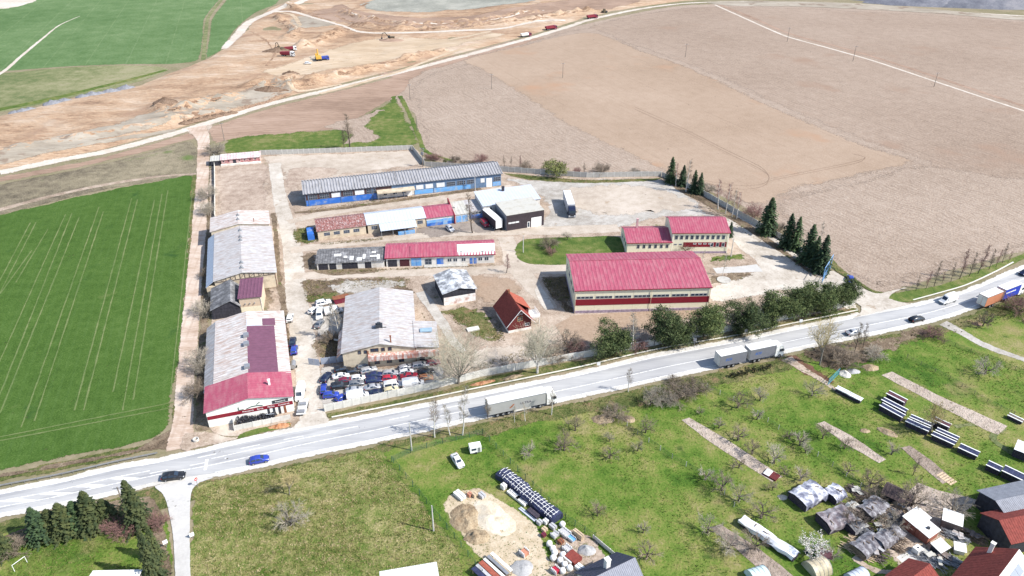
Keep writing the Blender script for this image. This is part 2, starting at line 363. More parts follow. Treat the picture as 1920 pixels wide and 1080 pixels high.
# headland wheel tracks
hl = gmat('wheel_track_soil', [(.2,.14,.1),(.25,.18,.13),(.28,.2,.15)], fine=1.5)
for off in (0, 4.5):
    strip('wheel_track', [(1300,335+off),(1385,348+off*1.5),(1430,345+off),(1442,332),(1425,317-off),(1370,290-off),(1280,245-off),(1190,205-off)], .5, 6, hl, jit=.05, soft=.15)
    strip('wheel_track', [(1445,335+off*.8),(1500,324+off*.8),(1560,312+off*.8),(1610,301+off*.8),(1622,295),(1600,289)], .5, 6, hl, jit=.05, soft=.15)

# ---- top left
patch('green_field', [(-400,150),(0,134),(130,125),(240,121),(330,120),(372,113),(382,70),(386,34),(418,-10),(430,-70),(-500,-70)], 1, green_far, label='bright green winter crop field at the upper left')
patch('green_field', [(386,108),(391,70),(397,34),(428,-8),(445,-60),(560,-60),(520,6),(480,24),(440,58),(418,92)], 1, green_far, label='small green field between the path and the haul road')
strip('footpath', [(-60,165),(2,137),(40,105),(80,72),(112,47),(150,30)], [3,3,2.5,2.2,1.5,.8], 3, track_white, label='thin pale path running up through the green field')
strip('field_boundary', [(381,112),(386,60),(392,30),(424,-10)], 3, 3, meadow_far, label='pale boundary strip between two green fields')
patch('pale_field', [(-500,25),(0,17),(70,0),(90,-50),(-500,-50)], 3, track_white, jit=2)
patch('meadow', [(-400,235),(0,211),(120,186),(250,157),(318,129),(240,122),(130,126),(0,137),(-400,153)], 2, meadow_far, label='dry pale meadow below the green field')
strip('grass_bank', [(-100,222),(0,205),(90,187),(180,165),(250,148),(312,131)], [7,6,6,5,5,3], 3, grass_lush, label='green grassy bank above the earthworks')

# ---- earthworks: graded soil with banks, cut as one relief
EW = [(-600,345),(-200,270),(0,214),(150,176),(250,158),(320,132),(390,104),(432,76),(462,40),(500,14),(560,-10),(620,-70),(1500,-75),(1420,-4),(1280,4),(1200,14),(1110,34),(1000,68),(800,121),(640,161),(500,196),(385,232),(200,285),(0,325),(-600,440)]
EWP = np.array([at(*p) for p in EW])
def inside_dist(X, Y, P):
    ins = np.zeros(X.shape, bool); dist = np.full(X.shape, 1e9)
    for i in range(len(P)):
        x1, y1 = P[i]; x2, y2 = P[(i+1) % len(P)]
        c = ((y1 > Y) != (y2 > Y)) & (X < (x2-x1)*(Y-y1)/(y2-y1+1e-12)+x1); ins ^= c
        dx, dy = x2-x1, y2-y1; t = np.clip(((X-x1)*dx+(Y-y1)*dy)/(dx*dx+dy*dy+1e-9), 0, 1)
        dist = np.minimum(dist, np.hypot(X-x1-t*dx, Y-y1-t*dy))
    return np.where(ins, dist, -dist)
def poly_dist(X, Y, P):
    dist = np.full(X.shape, 1e9)
    for i in range(len(P)-1):
        x1, y1 = P[i]; x2, y2 = P[i+1]; dx, dy = x2-x1, y2-y1
        t = np.clip(((X-x1)*dx+(Y-y1)*dy)/(dx*dx+dy*dy+1e-9), 0, 1); dist = np.minimum(dist, np.hypot(X-x1-t*dx, Y-y1-t*dy))
    return dist
def lattice(X, Y, f, seed):
    rs = np.random.RandomState(seed); T = rs.rand(64, 64)
    x, y = X*f, Y*f; xi, yi = np.floor(x).astype(int), np.floor(y).astype(int); u, v = x-xi, y-yi
    u, v = u*u*(3-2*u), v*v*(3-2*v); g_ = lambda i, j: T[(xi+i) % 64, (yi+j) % 64]
    return (g_(0,0)*(1-u)+g_(1,0)*u)*(1-v)+(g_(0,1)*(1-u)+g_(1,1)*u)*v-.5
BANKS = [([(565,92),(600,78),(640,62),(655,52)], 5, 2.6), ([(576,155),(620,148),(680,134),(760,112),(830,97)], 3.5, 2.2), ([(545,165),(570,160),(590,158)], 5, 2.5),
         ([(300,205),(318,216),(345,210),(390,196),(430,187)], 5, 2.2), ([(340,228),(400,214),(470,202),(530,180)], 4, 1.6), ([(470,165),(520,160),(545,150)], 5, 2.4),
         ([(660,50),(740,58),(850,52),(960,44),(1100,22)], 5, 2.4), ([(640,22),(680,40),(760,48),(880,42),(1000,26)], 4, 2.0), ([(540,10),(570,28),(620,42)], 4, 2.2), ([(520,35),(545,52),(560,58),(540,74)], 4, 2.0),
         ([(0,290),(120,268),(240,246),(330,228)], 3, 1.0)]
BANKW = [([at(*p) for p in b], w_, h_) for b, w_, h_ in BANKS]
FLAT = [[(0,325),(200,287),(385,232),(500,198),(640,163),(800,123),(1000,70),(1280,6)], [(480,24),(540,24),(600,36),(680,64),(760,66),(860,62),(940,56)]]
FLATW = [[at(*p) for p in b] for b in FLAT]
def ew_height(X, Y):
    X = np.asarray(X, float); Y = np.asarray(Y, float)
    d = inside_dist(X, Y, EWP); wgt = np.clip(d/14, 0, 1); wgt = wgt*wgt*(3-2*wgt)
    z = lattice(X, Y, .018, 1)*2.4+lattice(X, Y, .06, 2)*.9+lattice(X, Y, .2, 3)*.5+1.0
    for b, w_, h_ in BANKW:
        q = poly_dist(X, Y, b); z = z+h_*np.exp(-(q/w_)**2)*(.7+1.3*(lattice(X, Y, .2, 5)+.3)+1.1*lattice(X, Y, .45, 6))
    for b in FLATW:
        q = np.clip(poly_dist(X, Y, b)/9-.5, 0, 1); z = .9*(1-q)+z*q
    return np.where(d > -3, -.25+wgt*(z+.25), -.25)
x0, x1, y0, y1 = -520, 330, 268, 820; st = 2.0
gx, gy = np.meshgrid(np.arange(x0, x1, st), np.arange(y0, y1, st)); dd = inside_dist(gx, gy, EWP); gz = ew_height(gx, gy)
def zbase(x, y):
    i, j = (y-y0)/st, (x-x0)/st
    if i < 0 or j < 0 or i >= gz.shape[0]-1 or j >= gz.shape[1]-1: return 0.0
    a, b = int(i), int(j); u, v = i-a, j-b
    return max(0.0, float((gz[a,b]*(1-v)+gz[a,b+1]*v)*(1-u)+(gz[a+1,b]*(1-v)+gz[a+1,b+1]*v)*u))
ok = dd > -3; idx = -np.ones(gx.shape, int); idx[ok] = np.arange(ok.sum())
q = ok[:-1,:-1] & ok[1:,:-1] & ok[:-1,1:] & ok[1:,1:]
F = np.stack([idx[:-1,:-1][q], idx[:-1,1:][q], idx[1:,1:][q], idx[1:,:-1][q]], 1)
V = np.stack([gx[ok], gy[ok], gz[ok]], 1)
me = bpy.data.meshes.new('earthworks'); me.from_pydata(V.tolist(), [], F.tolist()); me.materials.append(earth)
a_ = me.attributes.new('edge', 'FLOAT', 'POINT'); a_.data.foreach_set('value', [1.0]*len(V)); me.polygons.foreach_set('use_smooth', [True]*len(me.polygons))
structure(link('earthworks', me), 'orange bare soil of the road building site with banks and cuts')
def drape(name, pts, lvl, m, step=2.5, label=None, soft=5.0):
    """A sheet of other soil lying on the relief."""
    P = np.array([at(*p) for p in pts]); xs = np.arange(P[:,0].min()-2, P[:,0].max()+2, step); ys = np.arange(P[:,1].min()-2, P[:,1].max()+2, step)
    X, Y = np.meshgrid(xs, ys); D = inside_dist(X, Y, P)+lattice(X, Y, .08, 9)*5; o = D > -.5
    if o.sum() < 6: return
    Z = np.maximum(ew_height(X, Y), 0)+lvl*.05
    ix = -np.ones(X.shape, int); ix[o] = np.arange(o.sum()); qq = o[:-1,:-1] & o[1:,:-1] & o[:-1,1:] & o[1:,1:]
    F_ = np.stack([ix[:-1,:-1][qq], ix[:-1,1:][qq], ix[1:,1:][qq], ix[1:,:-1][qq]], 1)
    me_ = bpy.data.meshes.new(name); me_.from_pydata(np.stack([X[o], Y[o], Z[o]], 1).tolist(), [], F_.tolist()); me_.materials.append(m)
    at_ = me_.attributes.new('edge', 'FLOAT', 'POINT'); at_.data.foreach_set('value', np.clip(D[o]/soft, 0, 1).tolist())
    me_.polygons.foreach_set('use_smooth', [True]*len(me_.polygons))
    return structure(link(name, me_), label)
drape('clay_floor', [(570,110),(640,85),(720,70),(800,72),(870,72),(920,64),(960,66),(840,92),(720,118),(600,140),(520,150),(480,140)], 1, clay, label='yellow clay working floor around the excavators')
drape('grey_subsoil', [(300,225),(330,205),(420,180),(500,160),(580,150),(560,175),(470,200),(380,225)], 1, earth_grey, label='grey subsoil slope below the working floor')
drape('grey_subsoil', [(-100,310),(0,285),(150,252),(270,222),(330,215),(360,228),(200,268),(60,300),(-100,330)], 1, earth_grey, label='grey trampled strip along the haul road at left')
drape('pit_floor', [(668,10),(720,-5),(840,-20),(1040,-20),(1010,4),(900,20),(780,26),(700,24)], 1, gmat('pit_floor_grey', [(.21,.21,.18),(.27,.268,.23),(.34,.33,.285)], big=.03, mid=.1, fine=.6), label='grey green floor of the round pit in the distance')
drape('brown_slope', [(560,30),(640,8),(700,26),(790,34),(900,28),(1020,6),(1240,-12),(1180,14),(1080,26),(980,42),(860,56),(740,56),(670,52)], 1, earth_pink, label='brown terraced slope around the distant pit')
drape('grey_subsoil', [(535,38),(560,30),(620,40),(640,50),(560,58),(535,84),(520,86),(535,64)], 1, earth_grey, label='grey cut in the bank beside the red tipper')
drape('brown_slope', [(770,152),(840,122),(960,92),(1040,70),(1000,66),(850,104),(700,140)], 1, earth_pink)
bank_soil = gmat('bank_soil_brown', [(.17,.105,.07),(.25,.16,.105),(.34,.23,.155),(.40,.29,.2)], big=.05, mid=.25, fine=.9, bump=1.0, bdist=.8)  # darker brown than the ground around, laid in strips along the bank lines
for b_, w_, h_ in BANKS[:-1]: strip('soil_bank', b_, [w_*2.0]*len(b_), 5, bank_soil, jit=1.5, soft=2.2)
for k, (pp, wd) in enumerate([([(0,324),(100,303),(200,284),(300,258),(390,231),(500,197),(640,163),(800,123),(900,97),(1000,70),(1060,52),(1110,36),(1200,17),(1290,6),(1440,3),(1620,12),(1920,30),(2200,45)], [7,7,7,7,7,6.5,6.5,6.5,6.5,6.5,6.5,6,6,5,5,5,5,5]),
    ([(0,310),(100,287),(200,268),(330,244)], 5), ([(420,92),(445,66),(470,40),(520,20),(570,2),(620,-20)], [6,8,8,9,8,7]), ([(500,25),(545,24),(590,36),(640,50),(680,63),(760,64),(860,60),(940,56),(1010,42),(1060,40)], [6,6,5,4,5,7,7,6,5,5]),
    ([(545,160),(548,146),(580,130),(640,116),(740,96),(860,72),(920,62)], [4,4,6,6,6,6,5]), ([(600,176),(680,155),(760,130),(830,104),(900,84)], 4), ([(552,62),(562,48),(548,30),(520,25)], 4), ([(540,158),(560,172),(640,158)], 4)]):
    strip('haul_road' if k == 0 else 'site_track', pp, wd, 8, track_white if k in (0,2,3) else clay if k > 3 else earth_grey, jit=.7, soft=1.6, label='long white gravel haul road along the edge of the building site' if k == 0 else None)
for pp, mm, wd in (([(628,30),(650,42),(700,50),(790,52),(880,47),(980,36),(1060,20)], bank_soil, 3.5), ([(645,16),(668,32),(730,41),(820,42),(910,35),(1000,18)], bank_soil, 3.0), ([(650,24),(676,38),(740,46),(830,47),(930,39),(1020,22)], track_white, 2.0), ([(560,22),(600,30),(640,24),(690,8)], bank_soil, 4.0), ([(470,60),(500,80),(515,105),(500,125)], bank_soil, 2.0)): strip('terrace', pp, wd, 6, mm, jit=1.0, soft=1.2)
patch('bare_soil', [(398,244),(500,210),(640,172),(762,141),(765,165),(745,180),(690,212),(640,240),(540,252),(425,264),(405,270)], 2.6, earth_pink, jit=.8, soft=1.5, label='brown bare soil between haul road and the green crop patch')
patch('haul_verge', [(-300,380),(0,331),(200,292),(390,238),(500,204),(640,169),(760,138),(800,128),(770,150),(690,175),(600,190),(500,214),(420,240),(385,255),(360,262),(260,288),(130,318),(0,342),(-300,395)], 2, earth_pink, jit=.8, soft=1.5, label='brown bare verge between the haul road and fields')

# ---- left: scrub, big green field, dirt track
patch('scrub_land', [(-300,420),(0,345),(130,320),(260,290),(352,264),(372,280),(372,322),(360,331),(200,356),(0,404),(-300,470)], 3, scrub, label='grey brown scrub of dead grass between haul road and green field')
strip('field_margin', [(-100,415),(0,393),(100,367),(200,346),(300,331),(368,326)], [4,3.5,3,3,2.5,2], 4, yard_dirt, label='sandy strip along the top of the green field')
patch('green_field', [(-400,500),(-60,414),(0,402),(200,357),(300,338),(363,330),(360,420),(355,500),(348,600),(334,700),(322,760),(315,805),(270,828),(180,848),(60,872),(0,886),(-400,960)], 4, green_crop, jit=.9, soft=1.2, label='large bright green winter crop field at left')
patch('field_margin', [(322,760),(318,806),(265,832),(150,856),(0,888),(-300,945),(-300,985),(0,905),(120,885),(220,862),(290,845),(345,835),(345,760),(352,640),(358,500),(364,330),(372,330),(366,500),(362,640),(350,760)], 5, verge, jit=.5, soft=.8, label='tufted rough margin around the large green field')
patch('dry_margin', [(268,832),(312,808),(326,770),(345,760),(350,838),(300,846),(250,850)], 6, verge_brown, jit=.6, soft=1.0, label='dead pale grass corner by the field and road')
strip('dirt_track', [(368,238),(381,262),(380,330),(374,420),(367,500),(358,600),(349,700),(344,780),(338,842)], [9,5.5,5,5,4.8,4.8,4.6,4.6,6], 7, track_dirt, jit=.25, soft=.5, label='rutted dirt track running along the left side of the yard')
patch('track_junction', [(345,242),(400,232),(396,250),(390,275),(372,276),(362,258)], 6, yard_dirt, jit=.5)
patch('track_verge', [(392,290),(403,300),(402,420),(399,540),(394,620),(390,720),(396,806),(372,812),(362,806),(366,700),(372,600),(380,480),(388,380)], 6, verge_brown, jit=.5, soft=.8, label='strip of dead grass between the dirt track and buildings')
patch('green_patch', [(424,262),(480,252),(560,246),(640,240),(690,212),(720,196),(742,180),(758,205),(778,245),(788,270),(760,274),(640,279),(520,284),(425,288)], 4, grass_lush, jit=.9, soft=1.4, label='green crop patch behind the back wall')
patch('bare_patch', [(600,238),(660,222),(720,205),(690,232),(715,262),(640,272),(655,250)], 5, soil_near, jit=.8, soft=1.4)
strip('grass_strip', [(750,180),(768,215),(785,255),(800,285),(850,302)], [3,2.5,2.5,2.5,2], 5, grass_lush, jit=.4)

# ---- the yard
patch('yard', [(400,296),(490,290),(640,284),(776,279),(798,312),(940,322),(1100,333),(1242,331),(1320,364),(1430,428),(1540,520),(1600,572),(1472,600),(1357,625),(1226,648),(1109,668),(902,706),(827,727),(610,774),(560,800),(400,812),(392,700),(398,520)], 7, yard_dirt, jit=.2, soft=.2, label='wide bare dirt ground of the industrial yard')
patch('scraped_ground', [(495,293),(640,287),(775,283),(792,308),(640,330),(540,340),(520,320)], 8, yard_pale, jit=.7, soft=2.0, label='pale scraped ground behind the long blue building')
patch('scraped_ground', [(536,318),(600,312),(640,318),(620,335),(568,345),(566,362),(537,362)], 9, bare_pink, jit=.4, soft=.8)
patch('rough_ground', [(406,306),(495,306),(505,340),(503,392),(460,397),(410,408)], 8, bare_pink, jit=.6, soft=1.2, label='rough bare soil plot beside the left wall')
strip('concrete_lane', [(515,306),(521,350),(532,400),(545,450),(552,500),(557,560),(566,620),(577,700),(585,770),(592,802)], [5.2,5,5.5,6,6.4,6.4,6.4,6.2,6.2,6.8], 10, concrete_lane, jit=.3, label='worn concrete lane running up through the yard')
strip('yard_road', [(540,417),(600,402),(700,388),(820,373),(900,362),(960,350)], [4,4.5,4.5,4.5,4.5,4.5], 10, yard_pale, jit=.3)
strip('yard_road', [(545,470),(600,463),(720,449),(850,438),(960,434),(1060,432),(1160,428)], [5,4.6,4.4,4.6,6,7,6], 10, yard_pale, jit=.3, label='pale dirt road between the two rows of sheds')
strip('yard_road', [(550,518),(640,515),(760,512),(880,508),(980,505),(1080,506)], [4.5,4.6,4.6,5,6,6], 10, yard_pale, jit=.3, label='pale dirt road in front of the red garages')
strip('yard_road', [(948,445),(958,470),(965,495),(985,520),(1010,550),(1035,580)], [5.5,6,7,6.5,5,4], 10, yard_pale, jit=.3)
patch('gravel_yard', [(950,335),(1100,336),(1240,336),(1290,360),(1330,400),(1350,408),(1245,410),(1160,430),(1060,440),(990,436),(1025,400),(1000,362),(945,338)], 9, yard_grey, jit=.5, soft=1.6, label='wide gravel yard where the lone truck is parked')
patch('gravel_yard', [(1060,352),(1180,345),(1270,362),(1310,392),(1200,404),(1110,404),(1060,380)], 10, yard_pale, jit=1.2, soft=3.0)
patch('concrete_apron', [(1365,395),(1400,410),(1460,450),(1540,515),(1600,560),(1612,590),(1600,598),(1560,560),(1470,545),(1400,560),(1335,565),(1335,540),(1420,505),(1410,485),(1390,470),(1365,440)], 9, concrete_lane, jit=.3, soft=.8, label='bright concrete drive behind the pines')
strip('concrete_path', [(1340,508),(1380,506),(1425,503)], [4,4,5], 10, asphalt_lane, jit=.2)
patch('grass_island', [(975,452),(1010,446),(1100,444),(1160,444),(1172,468),(1170,492),(1080,497),(1000,497),(972,488),(965,468)], 11, grass_lush, jit=.3, soft=.6, label='grass island between the yard roads')
patch('grass_patch', [(1330,478),(1395,474),(1402,484),(1398,490),(1330,492)], 11, grass_lush, jit=.3)
patch('grass_patch', [(1330,515),(1405,508),(1418,516),(1390,526),(1334,536)], 11, verge_brown, jit=.3)
patch('grass_patch', [(548,430),(575,423),(596,428),(600,452),(575,460),(552,455),(545,440)], 11, verge, jit=.4)
patch('grass_patch', [(562,478),(595,472),(600,505),(640,508),(720,505),(720,509),(620,512),(575,508),(564,492)], 11, verge_brown, jit=.4)
patch('rough_ground', [(566,525),(640,520),(760,519),(778,535),(776,552),(715,548),(655,562),(600,575),(574,570),(567,548)], 11, verge_brown, jit=.5, label='patchy rough ground before the grey workshop hall')
patch('gravel_patch', [(612,535),(660,523),(740,524),(765,532),(740,545),(680,552),(630,555)], 12, yard_grey, jit=.7, soft=1.5)
patch('grass_patch', [(570,555),(640,545),(640,560),(600,575),(575,572)], 12, verge, jit=.5, soft=1.0)
patch('rough_ground', [(790,540),(815,522),(835,575),(890,566),(940,600),(950,640),(990,650),(1080,640),(1080,668),(902,704),(830,726),(822,690),(826,650),(800,600),(782,560)], 10, yard_dirt, jit=.5, soft=1.0)
patch('dry_grass', [(830,580),(880,572),(930,600),(948,640),(905,640),(870,622),(840,600)], 11, verge, jit=.8, soft=2.0, label='dry grass around the wooden cottage')
patch('scraped_ground', [(880,514),(960,518),(985,548),(960,555),(925,575),(895,566),(880,530)], 11, soil_tan, jit=.5, soft=1.0)
patch('scraped_ground', [(888,656),(960,648),(1000,660),(985,682),(900,700),(880,690)], 11, yard_pale, jit=.8, soft=1.6)
patch('scraped_ground', [(1075,592),(1200,585),(1330,575),(1335,590),(1220,610),(1130,640),(1060,640),(1040,610)], 11, soil_tan, jit=.5, soft=1.2)
strip('asphalt_lane', [(788,548),(812,580),(832,610),(850,640),(870,660)], [3.4,3.4,3.2,3,2], 12, yard_grey, jit=.2)
patch('dark_grass', [(1010,522),(1066,516),(1074,545),(1076,588),(1058,585),(1030,558)], 11, verge_brown, jit=.4, label='dark rough grass beside the big red hall')
patch('concrete_ramp', [(1002,545),(1012,535),(1040,578),(1030,581),(1020,580)], 12, concrete_lane, jit=.1, soft=.2)
patch('grass_strip', [(946,325),(1100,337),(1240,334),(1225,340),(1100,344),(990,338)], 11, verge, jit=.4, soft=.8)
patch('grass_strip', [(1250,338),(1310,362),(1420,430),(1540,522),(1528,520),(1410,440),(1330,390),(1270,358)], 11, verge_brown, jit=.4, soft=.8)
patch('grass_strip', [(548,398),(640,388),(740,374),(900,352),(905,356),(740,380),(640,394),(552,402)], 11, verge_brown, jit=.4, soft=.6)
patch('dark_yard', [(778,425),(870,415),(935,418),(950,435),(880,440),(800,445)], 11, gmat('oily_ground', [(.16,.13,.11),(.22,.185,.16),(.29,.25,.215)], mid=.4, fine=2), jit=.5, soft=1.0)
patch('scrap_ground', [(600,690),(640,682),(700,688),(824,684),(828,726),(700,754),(610,772),(590,745)], 11, yard_grey, jit=.3, label='grey ground under the scrapped cars')
patch('rough_grass', [(584,640),(620,625),(645,630),(644,672),(590,672)], 11, verge_brown, jit=.5)
patch('asphalt_patch', [(575,580),(640,575),(645,625),(590,632)], 11, yard_grey, jit=.5)
patch('rough_ground', [(475,530),(512,538),(520,575),(490,590)], 11, verge_brown, jit=.5)
strip('lane_verge', [(513,400),(519,460),(523,520),(531,570),(538,640),(547,690)], [2,2,2,2.2,2,1.5], 11, verge_brown, jit=.5)

# ---- lower side: verges, gardens and meadow
patch('road_bank', [(-300,1060),(0,975),(247,926),(300,905),(392,899),(496,878),(704,834),(840,803),(1060,756),(1288,706),(1420,679),(1576,644),(1769,603),(1920,548),(2300,430),(2500,700),(1920,680),(1700,690),(1440,740),(1100,810),(900,850),(700,880),(500,910),(200,990),(-300,1120)], 1, verge, jit=.6, soft=1.0, label='rough grass bank below the main road')
patch('garden_lawn', [(720,870),(900,815),(1060,778),(1250,735),(1440,698),(1560,665),(1700,640),(1800,612),(2000,560),(2500,600),(2500,1300),(600,1300)], 2, grass_garden, jit=.8, soft=1.5, label='green garden grass with fruit trees below the road')
patch('meadow', [(362,915),(395,900),(500,882),(620,858),(710,842),(745,880),(800,950),(880,1050),(960,1170),(352,1170),(356,1000)], 3, grass_dry, jit=.5, soft=1.0, label='tufted yellow green meadow below the road')
patch('garden_lawn', [(715,848),(830,820),(905,815),(960,870),(1040,960),(1150,1040),(1300,1200),(930,1200),(840,1000),(770,905)], 4, grass_garden, jit=.4, soft=1.0, label='fenced garden with building materials')
patch('lawn', [(-300,1130),(0,1000),(90,975),(240,965),(300,950),(322,1000),(330,1080),(335,1200),(-300,1300)], 3, grass_garden, jit=.5, soft=1.0, label='lawn behind the spruces at the lower left')
patch('hedge_ground', [(-100,1060),(0,1005),(120,960),(235,935),(300,935),(318,1010),(326,1080),(290,1090),(285,1000),(240,968),(140,985),(0,1032)], 4, verge_brown, jit=.6, soft=1.0)
patch('track_mud', [(1468,668),(1490,664),(1530,690),(1572,718),(1555,724),(1500,702)], 5, gmat('mud_red', [(.09,.045,.03),(.14,.075,.05),(.19,.11,.08)], mid=.6, fine=2.5, bump=1), jit=.4)
patch('bank_scrub', [(1500,655),(1580,640),(1700,622),(1740,622),(1700,650),(1640,680),(1600,700),(1560,700)], 5, verge_brown, jit=.7, soft=1.5)
patch('bank_scrub', [(1090,760),(1200,735),(1330,712),(1310,745),(1230,765),(1130,785)], 5, verge, jit=.6, soft=1.5)
strip('farm_track', [(1768,606),(1800,622),(1840,645),(1900,668),(2050,720)], [4,3.2,2.8,2.5,2.5], 6, yard_grey, jit=.2, label='grey track leading off the road into the gardens')
strip('garden_path', [(1475,672),(1500,690),(1535,710),(1580,740)], [4,2.5,2,1.2], 6, yard_dirt, jit=.3)
strip('garden_path', [(1790,800),(1850,795),(1880,800),(1860,820),(1890,845),(1960,880)], [1.2,1.5,2,2,2,3], 6, meadow_far, jit=.3)
for pp, mm, lb in [([(1652,704),(1672,697),(1760,742),(1890,800),(1872,816),(1850,808),(1760,762)], bed_soil, 'long pale bare garden bed beside the timber stacks'),
    ([(1278,788),(1292,783),(1360,822),(1468,895),(1448,904),(1330,830)], bed_soil, 'long bare garden bed with a cold frame at its end'),
    ([(1532,795),(1546,790),(1600,820),(1662,862),(1648,869),(1580,830)], bed_soil, 'narrow bare garden bed in the orchard'),
    ([(1688,840),(1704,835),(1745,862),(1788,900),(1768,908),(1720,870)], bed_dark, 'short dark garden bed ending in pale boards'),
    ([(1332,990),(1352,984),(1410,1020),(1500,1090),(1450,1090),(1390,1040)], bed_dark, 'dark dug bed beside the white tunnel'),
    ([(1720,905),(1760,920),(1835,938),(1790,975),(1720,965),(1690,935)], bed_soil, 'bare trampled ground among the brushwood')]:
    patch('garden_bed', pp, 7, mm, jit=.18, soft=.12, smooth=False, label=lb)
patch('trampled_grass', [(830,935),(900,915),(985,965),(1020,1010),(1040,1090),(940,1090),(905,1060),(850,990)], 6, gmat('straw_ground', [(.36,.29,.19),(.47,.39,.28),(.56,.49,.38)], mid=.5, fine=3), jit=.5, soft=1.0)
patch('builders_yard', [(1035,1010),(1080,985),(1140,1040),(1110,1090),(1030,1090)], 6, yard_dirt, jit=.4)
patch('farm_yard', [(1640,960),(1720,930),(1800,960),(1790,1010),(1740,1060),(1690,1080),(1660,1030)], 6, yard_dirt, jit=.4, label='trodden farmyard among stacked firewood')
patch('paved_square', [(1680,1045),(1722,1022),(1775,1050),(1720,1085)], 7, asphalt_lane, jit=.05, soft=0, smooth=False)
strip('wheel_rut', [(1600,1045),(1640,1070),(1700,1072),(1740,1050)], 1.6, 7, yard_dirt, jit=.2)

# ---- main road
RN = [(-420,1020),(-200,968),(0,919),(117,896.7),(222,871.7),(294,860.5),(445,825),(546,803),(617,791),(780,760),(900,736),(1080,698.7),(1226,664),(1392,634),(1480,615),(1615,588.4),(1714,570),(1760,558),(1811,543),(1863,521),(1920,497),(2050,435),(2200,350)]
RS = [(-420,1080),(-200,1024),(0,971.7),(69,960),(247,921.7),(300,909),(392,896),(496,875.5),(600,852),(705,831),(840,800),(1060,752.5),(1200,722.6),(1288,703),(1420,675.7),(1472,662.6),(1576,640.5),(1680,619.7),(1769,599),(1847,573),(1920,544),(2050,490),(2230,390)]
patch('gravel_shoulder', [(x, y-2.5) for x, y in RN]+[(x, y+2.5) for x, y in reversed(RS)], 8, shoulder, jit=.25, soft=.6, label='pale gravel shoulders along the main road')
def inset(side, k):
    A, B = [Vector(at(*p)) for p in RN], [Vector(at(*p)) for p in RS]
    src, oth = (A, B) if side == 'n' else (B, A); out = []
    for i, p in enumerate(src):
        d = (src[min(i+1, len(src)-1)]-src[max(i-1, 0)]).normalized(); n_ = Vector((d.y, -d.x)) if side == 'n' else Vector((-d.y, d.x)); out.append(p+n_*k)
    return out
rn, rs_ = inset('n', 1.1), inset('s', .9)
patch('main_road', [tuple(p) for p in rn]+[tuple(p) for p in reversed(rs_)], 10, asphalt, jit=.06, soft=.25, world=True, label='bright bleached asphalt main road crossing the picture')

tl = gmat('tramline', [(.085,.135,.042),(.125,.165,.06),(.18,.20,.09)], fine=2.5)
for a_, b_ in (((57,418),(-60,640)),((68,417),(-40,628)),((123,402),(-20,722)),((135,400),(-10,766)),((149,407),(0,776)),((186,388),(40,802)),((194,397),(65,790)),((247,372),(140,770)),((258,374),(157,770)),((290,375),(212,735)),((304,364),(230,770)),((315,357),(250,750)),((362,350),(320,740)),((-20,824),(325,755)),((-20,831),(322,765)),((0,552),(60,470)),((30,530),(90,430))):
    strip('wheel_track', [a_, ((a_[0]+b_[0])/2, (a_[1]+b_[1])/2), b_], .5, 6, tl, jit=.12, soft=.25)
# ---- lane markings, laid at a share of the way from the lower to the upper kerb line
_S = resample([tuple(p) for p in rs_], 1.0, False, True); _Np = [tuple(p) for p in rn]
_sa = np.array([(p.x, p.y) for p in _S])
_wd = poly_dist(_sa[:,0], _sa[:,1], _Np)
_arc = np.concatenate([[0], np.cumsum(np.hypot(*np.diff(_sa, axis=0).T))])
def road_at(s, fr):
    x, y = np.interp(s, _arc, _sa[:,0]), np.interp(s, _arc, _sa[:,1]); x2, y2 = np.interp(s+1, _arc, _sa[:,0]), np.interp(s+1, _arc, _sa[:,1])
    x1_, y1_ = np.interp(s-1, _arc, _sa[:,0]), np.interp(s-1, _arc, _sa[:,1]); d = Vector((x2-x1_, y2-y1_)).normalized()
    return Vector((x, y))+Vector((-d.y, d.x))*(np.interp(s, _arc, _wd)*fr), math.atan2(d.y, d.x)
def s_of(px, py):
    p = Vector(at(px, py)); return float(_arc[np.argmin(np.hypot(_sa[:,0]-p.x, _sa[:,1]-p.y))])
def mark(name, s0, s1, f0, f1, wd, dash=None):
    m = MB(); s = s0
    def bar(a, b):
        n = max(1, int((b-a)/2)); P = []
        for i in range(n+1):
            t = a+(b-a)*i/n; fr = f0+(f1-f0)*(t-s0)/(s1-s0); p, an = road_at(t, fr); q = Vector((-math.sin(an), math.cos(an)))*wd/2; P.append((p-q, p+q))
        for i in range(n): m.face([(*P[i][0], (12*LV+.06)), (*P[i+1][0], (12*LV+.06)), (*P[i+1][1], (12*LV+.06)), (*P[i][1], (12*LV+.06))])
    if dash:
        while s < s1: bar(s, min(s+dash[0], s1)); s += dash[0]+dash[1]
    else: bar(s0, s1)
    return structure(m.build(name, paint_white), None)
sL, sE = 2.0, float(_arc[-1])-4; sM = s_of(640, 845); sJ = s_of(300, 905); sH = s_of(285, 914)
structure(mark('edge_line', sL, sJ-8, .035, .035, .22), 'white lower edge line of the main road left of the side road')
mark('edge_line', s_of(400,895), sE, .035, .035, .22); mark('edge_line', sL, s_of(1640,630), .965, .965, .22); mark('edge_line', s_of(1760,605), sE, .965, .965, .22)
mark('centre_line', sM, sE, .40, .46, .2); mark('lane_dashes', sM, s_of(1000,765), .70, .72, .2, (4.5, 7))
mark('centre_line', sH+8, sM, .34, .40, .2); mark('lane_line', s_of(390,896), sM, .60, .64, .18); mark('lane_dashes', s_of(360,900), sM, .77, .70, .18, (4, 5))
mark('lane_dashes', sH, s_of(420,890), .48, .5, .18, (3, 4))
isl = MB(); s = sL+4
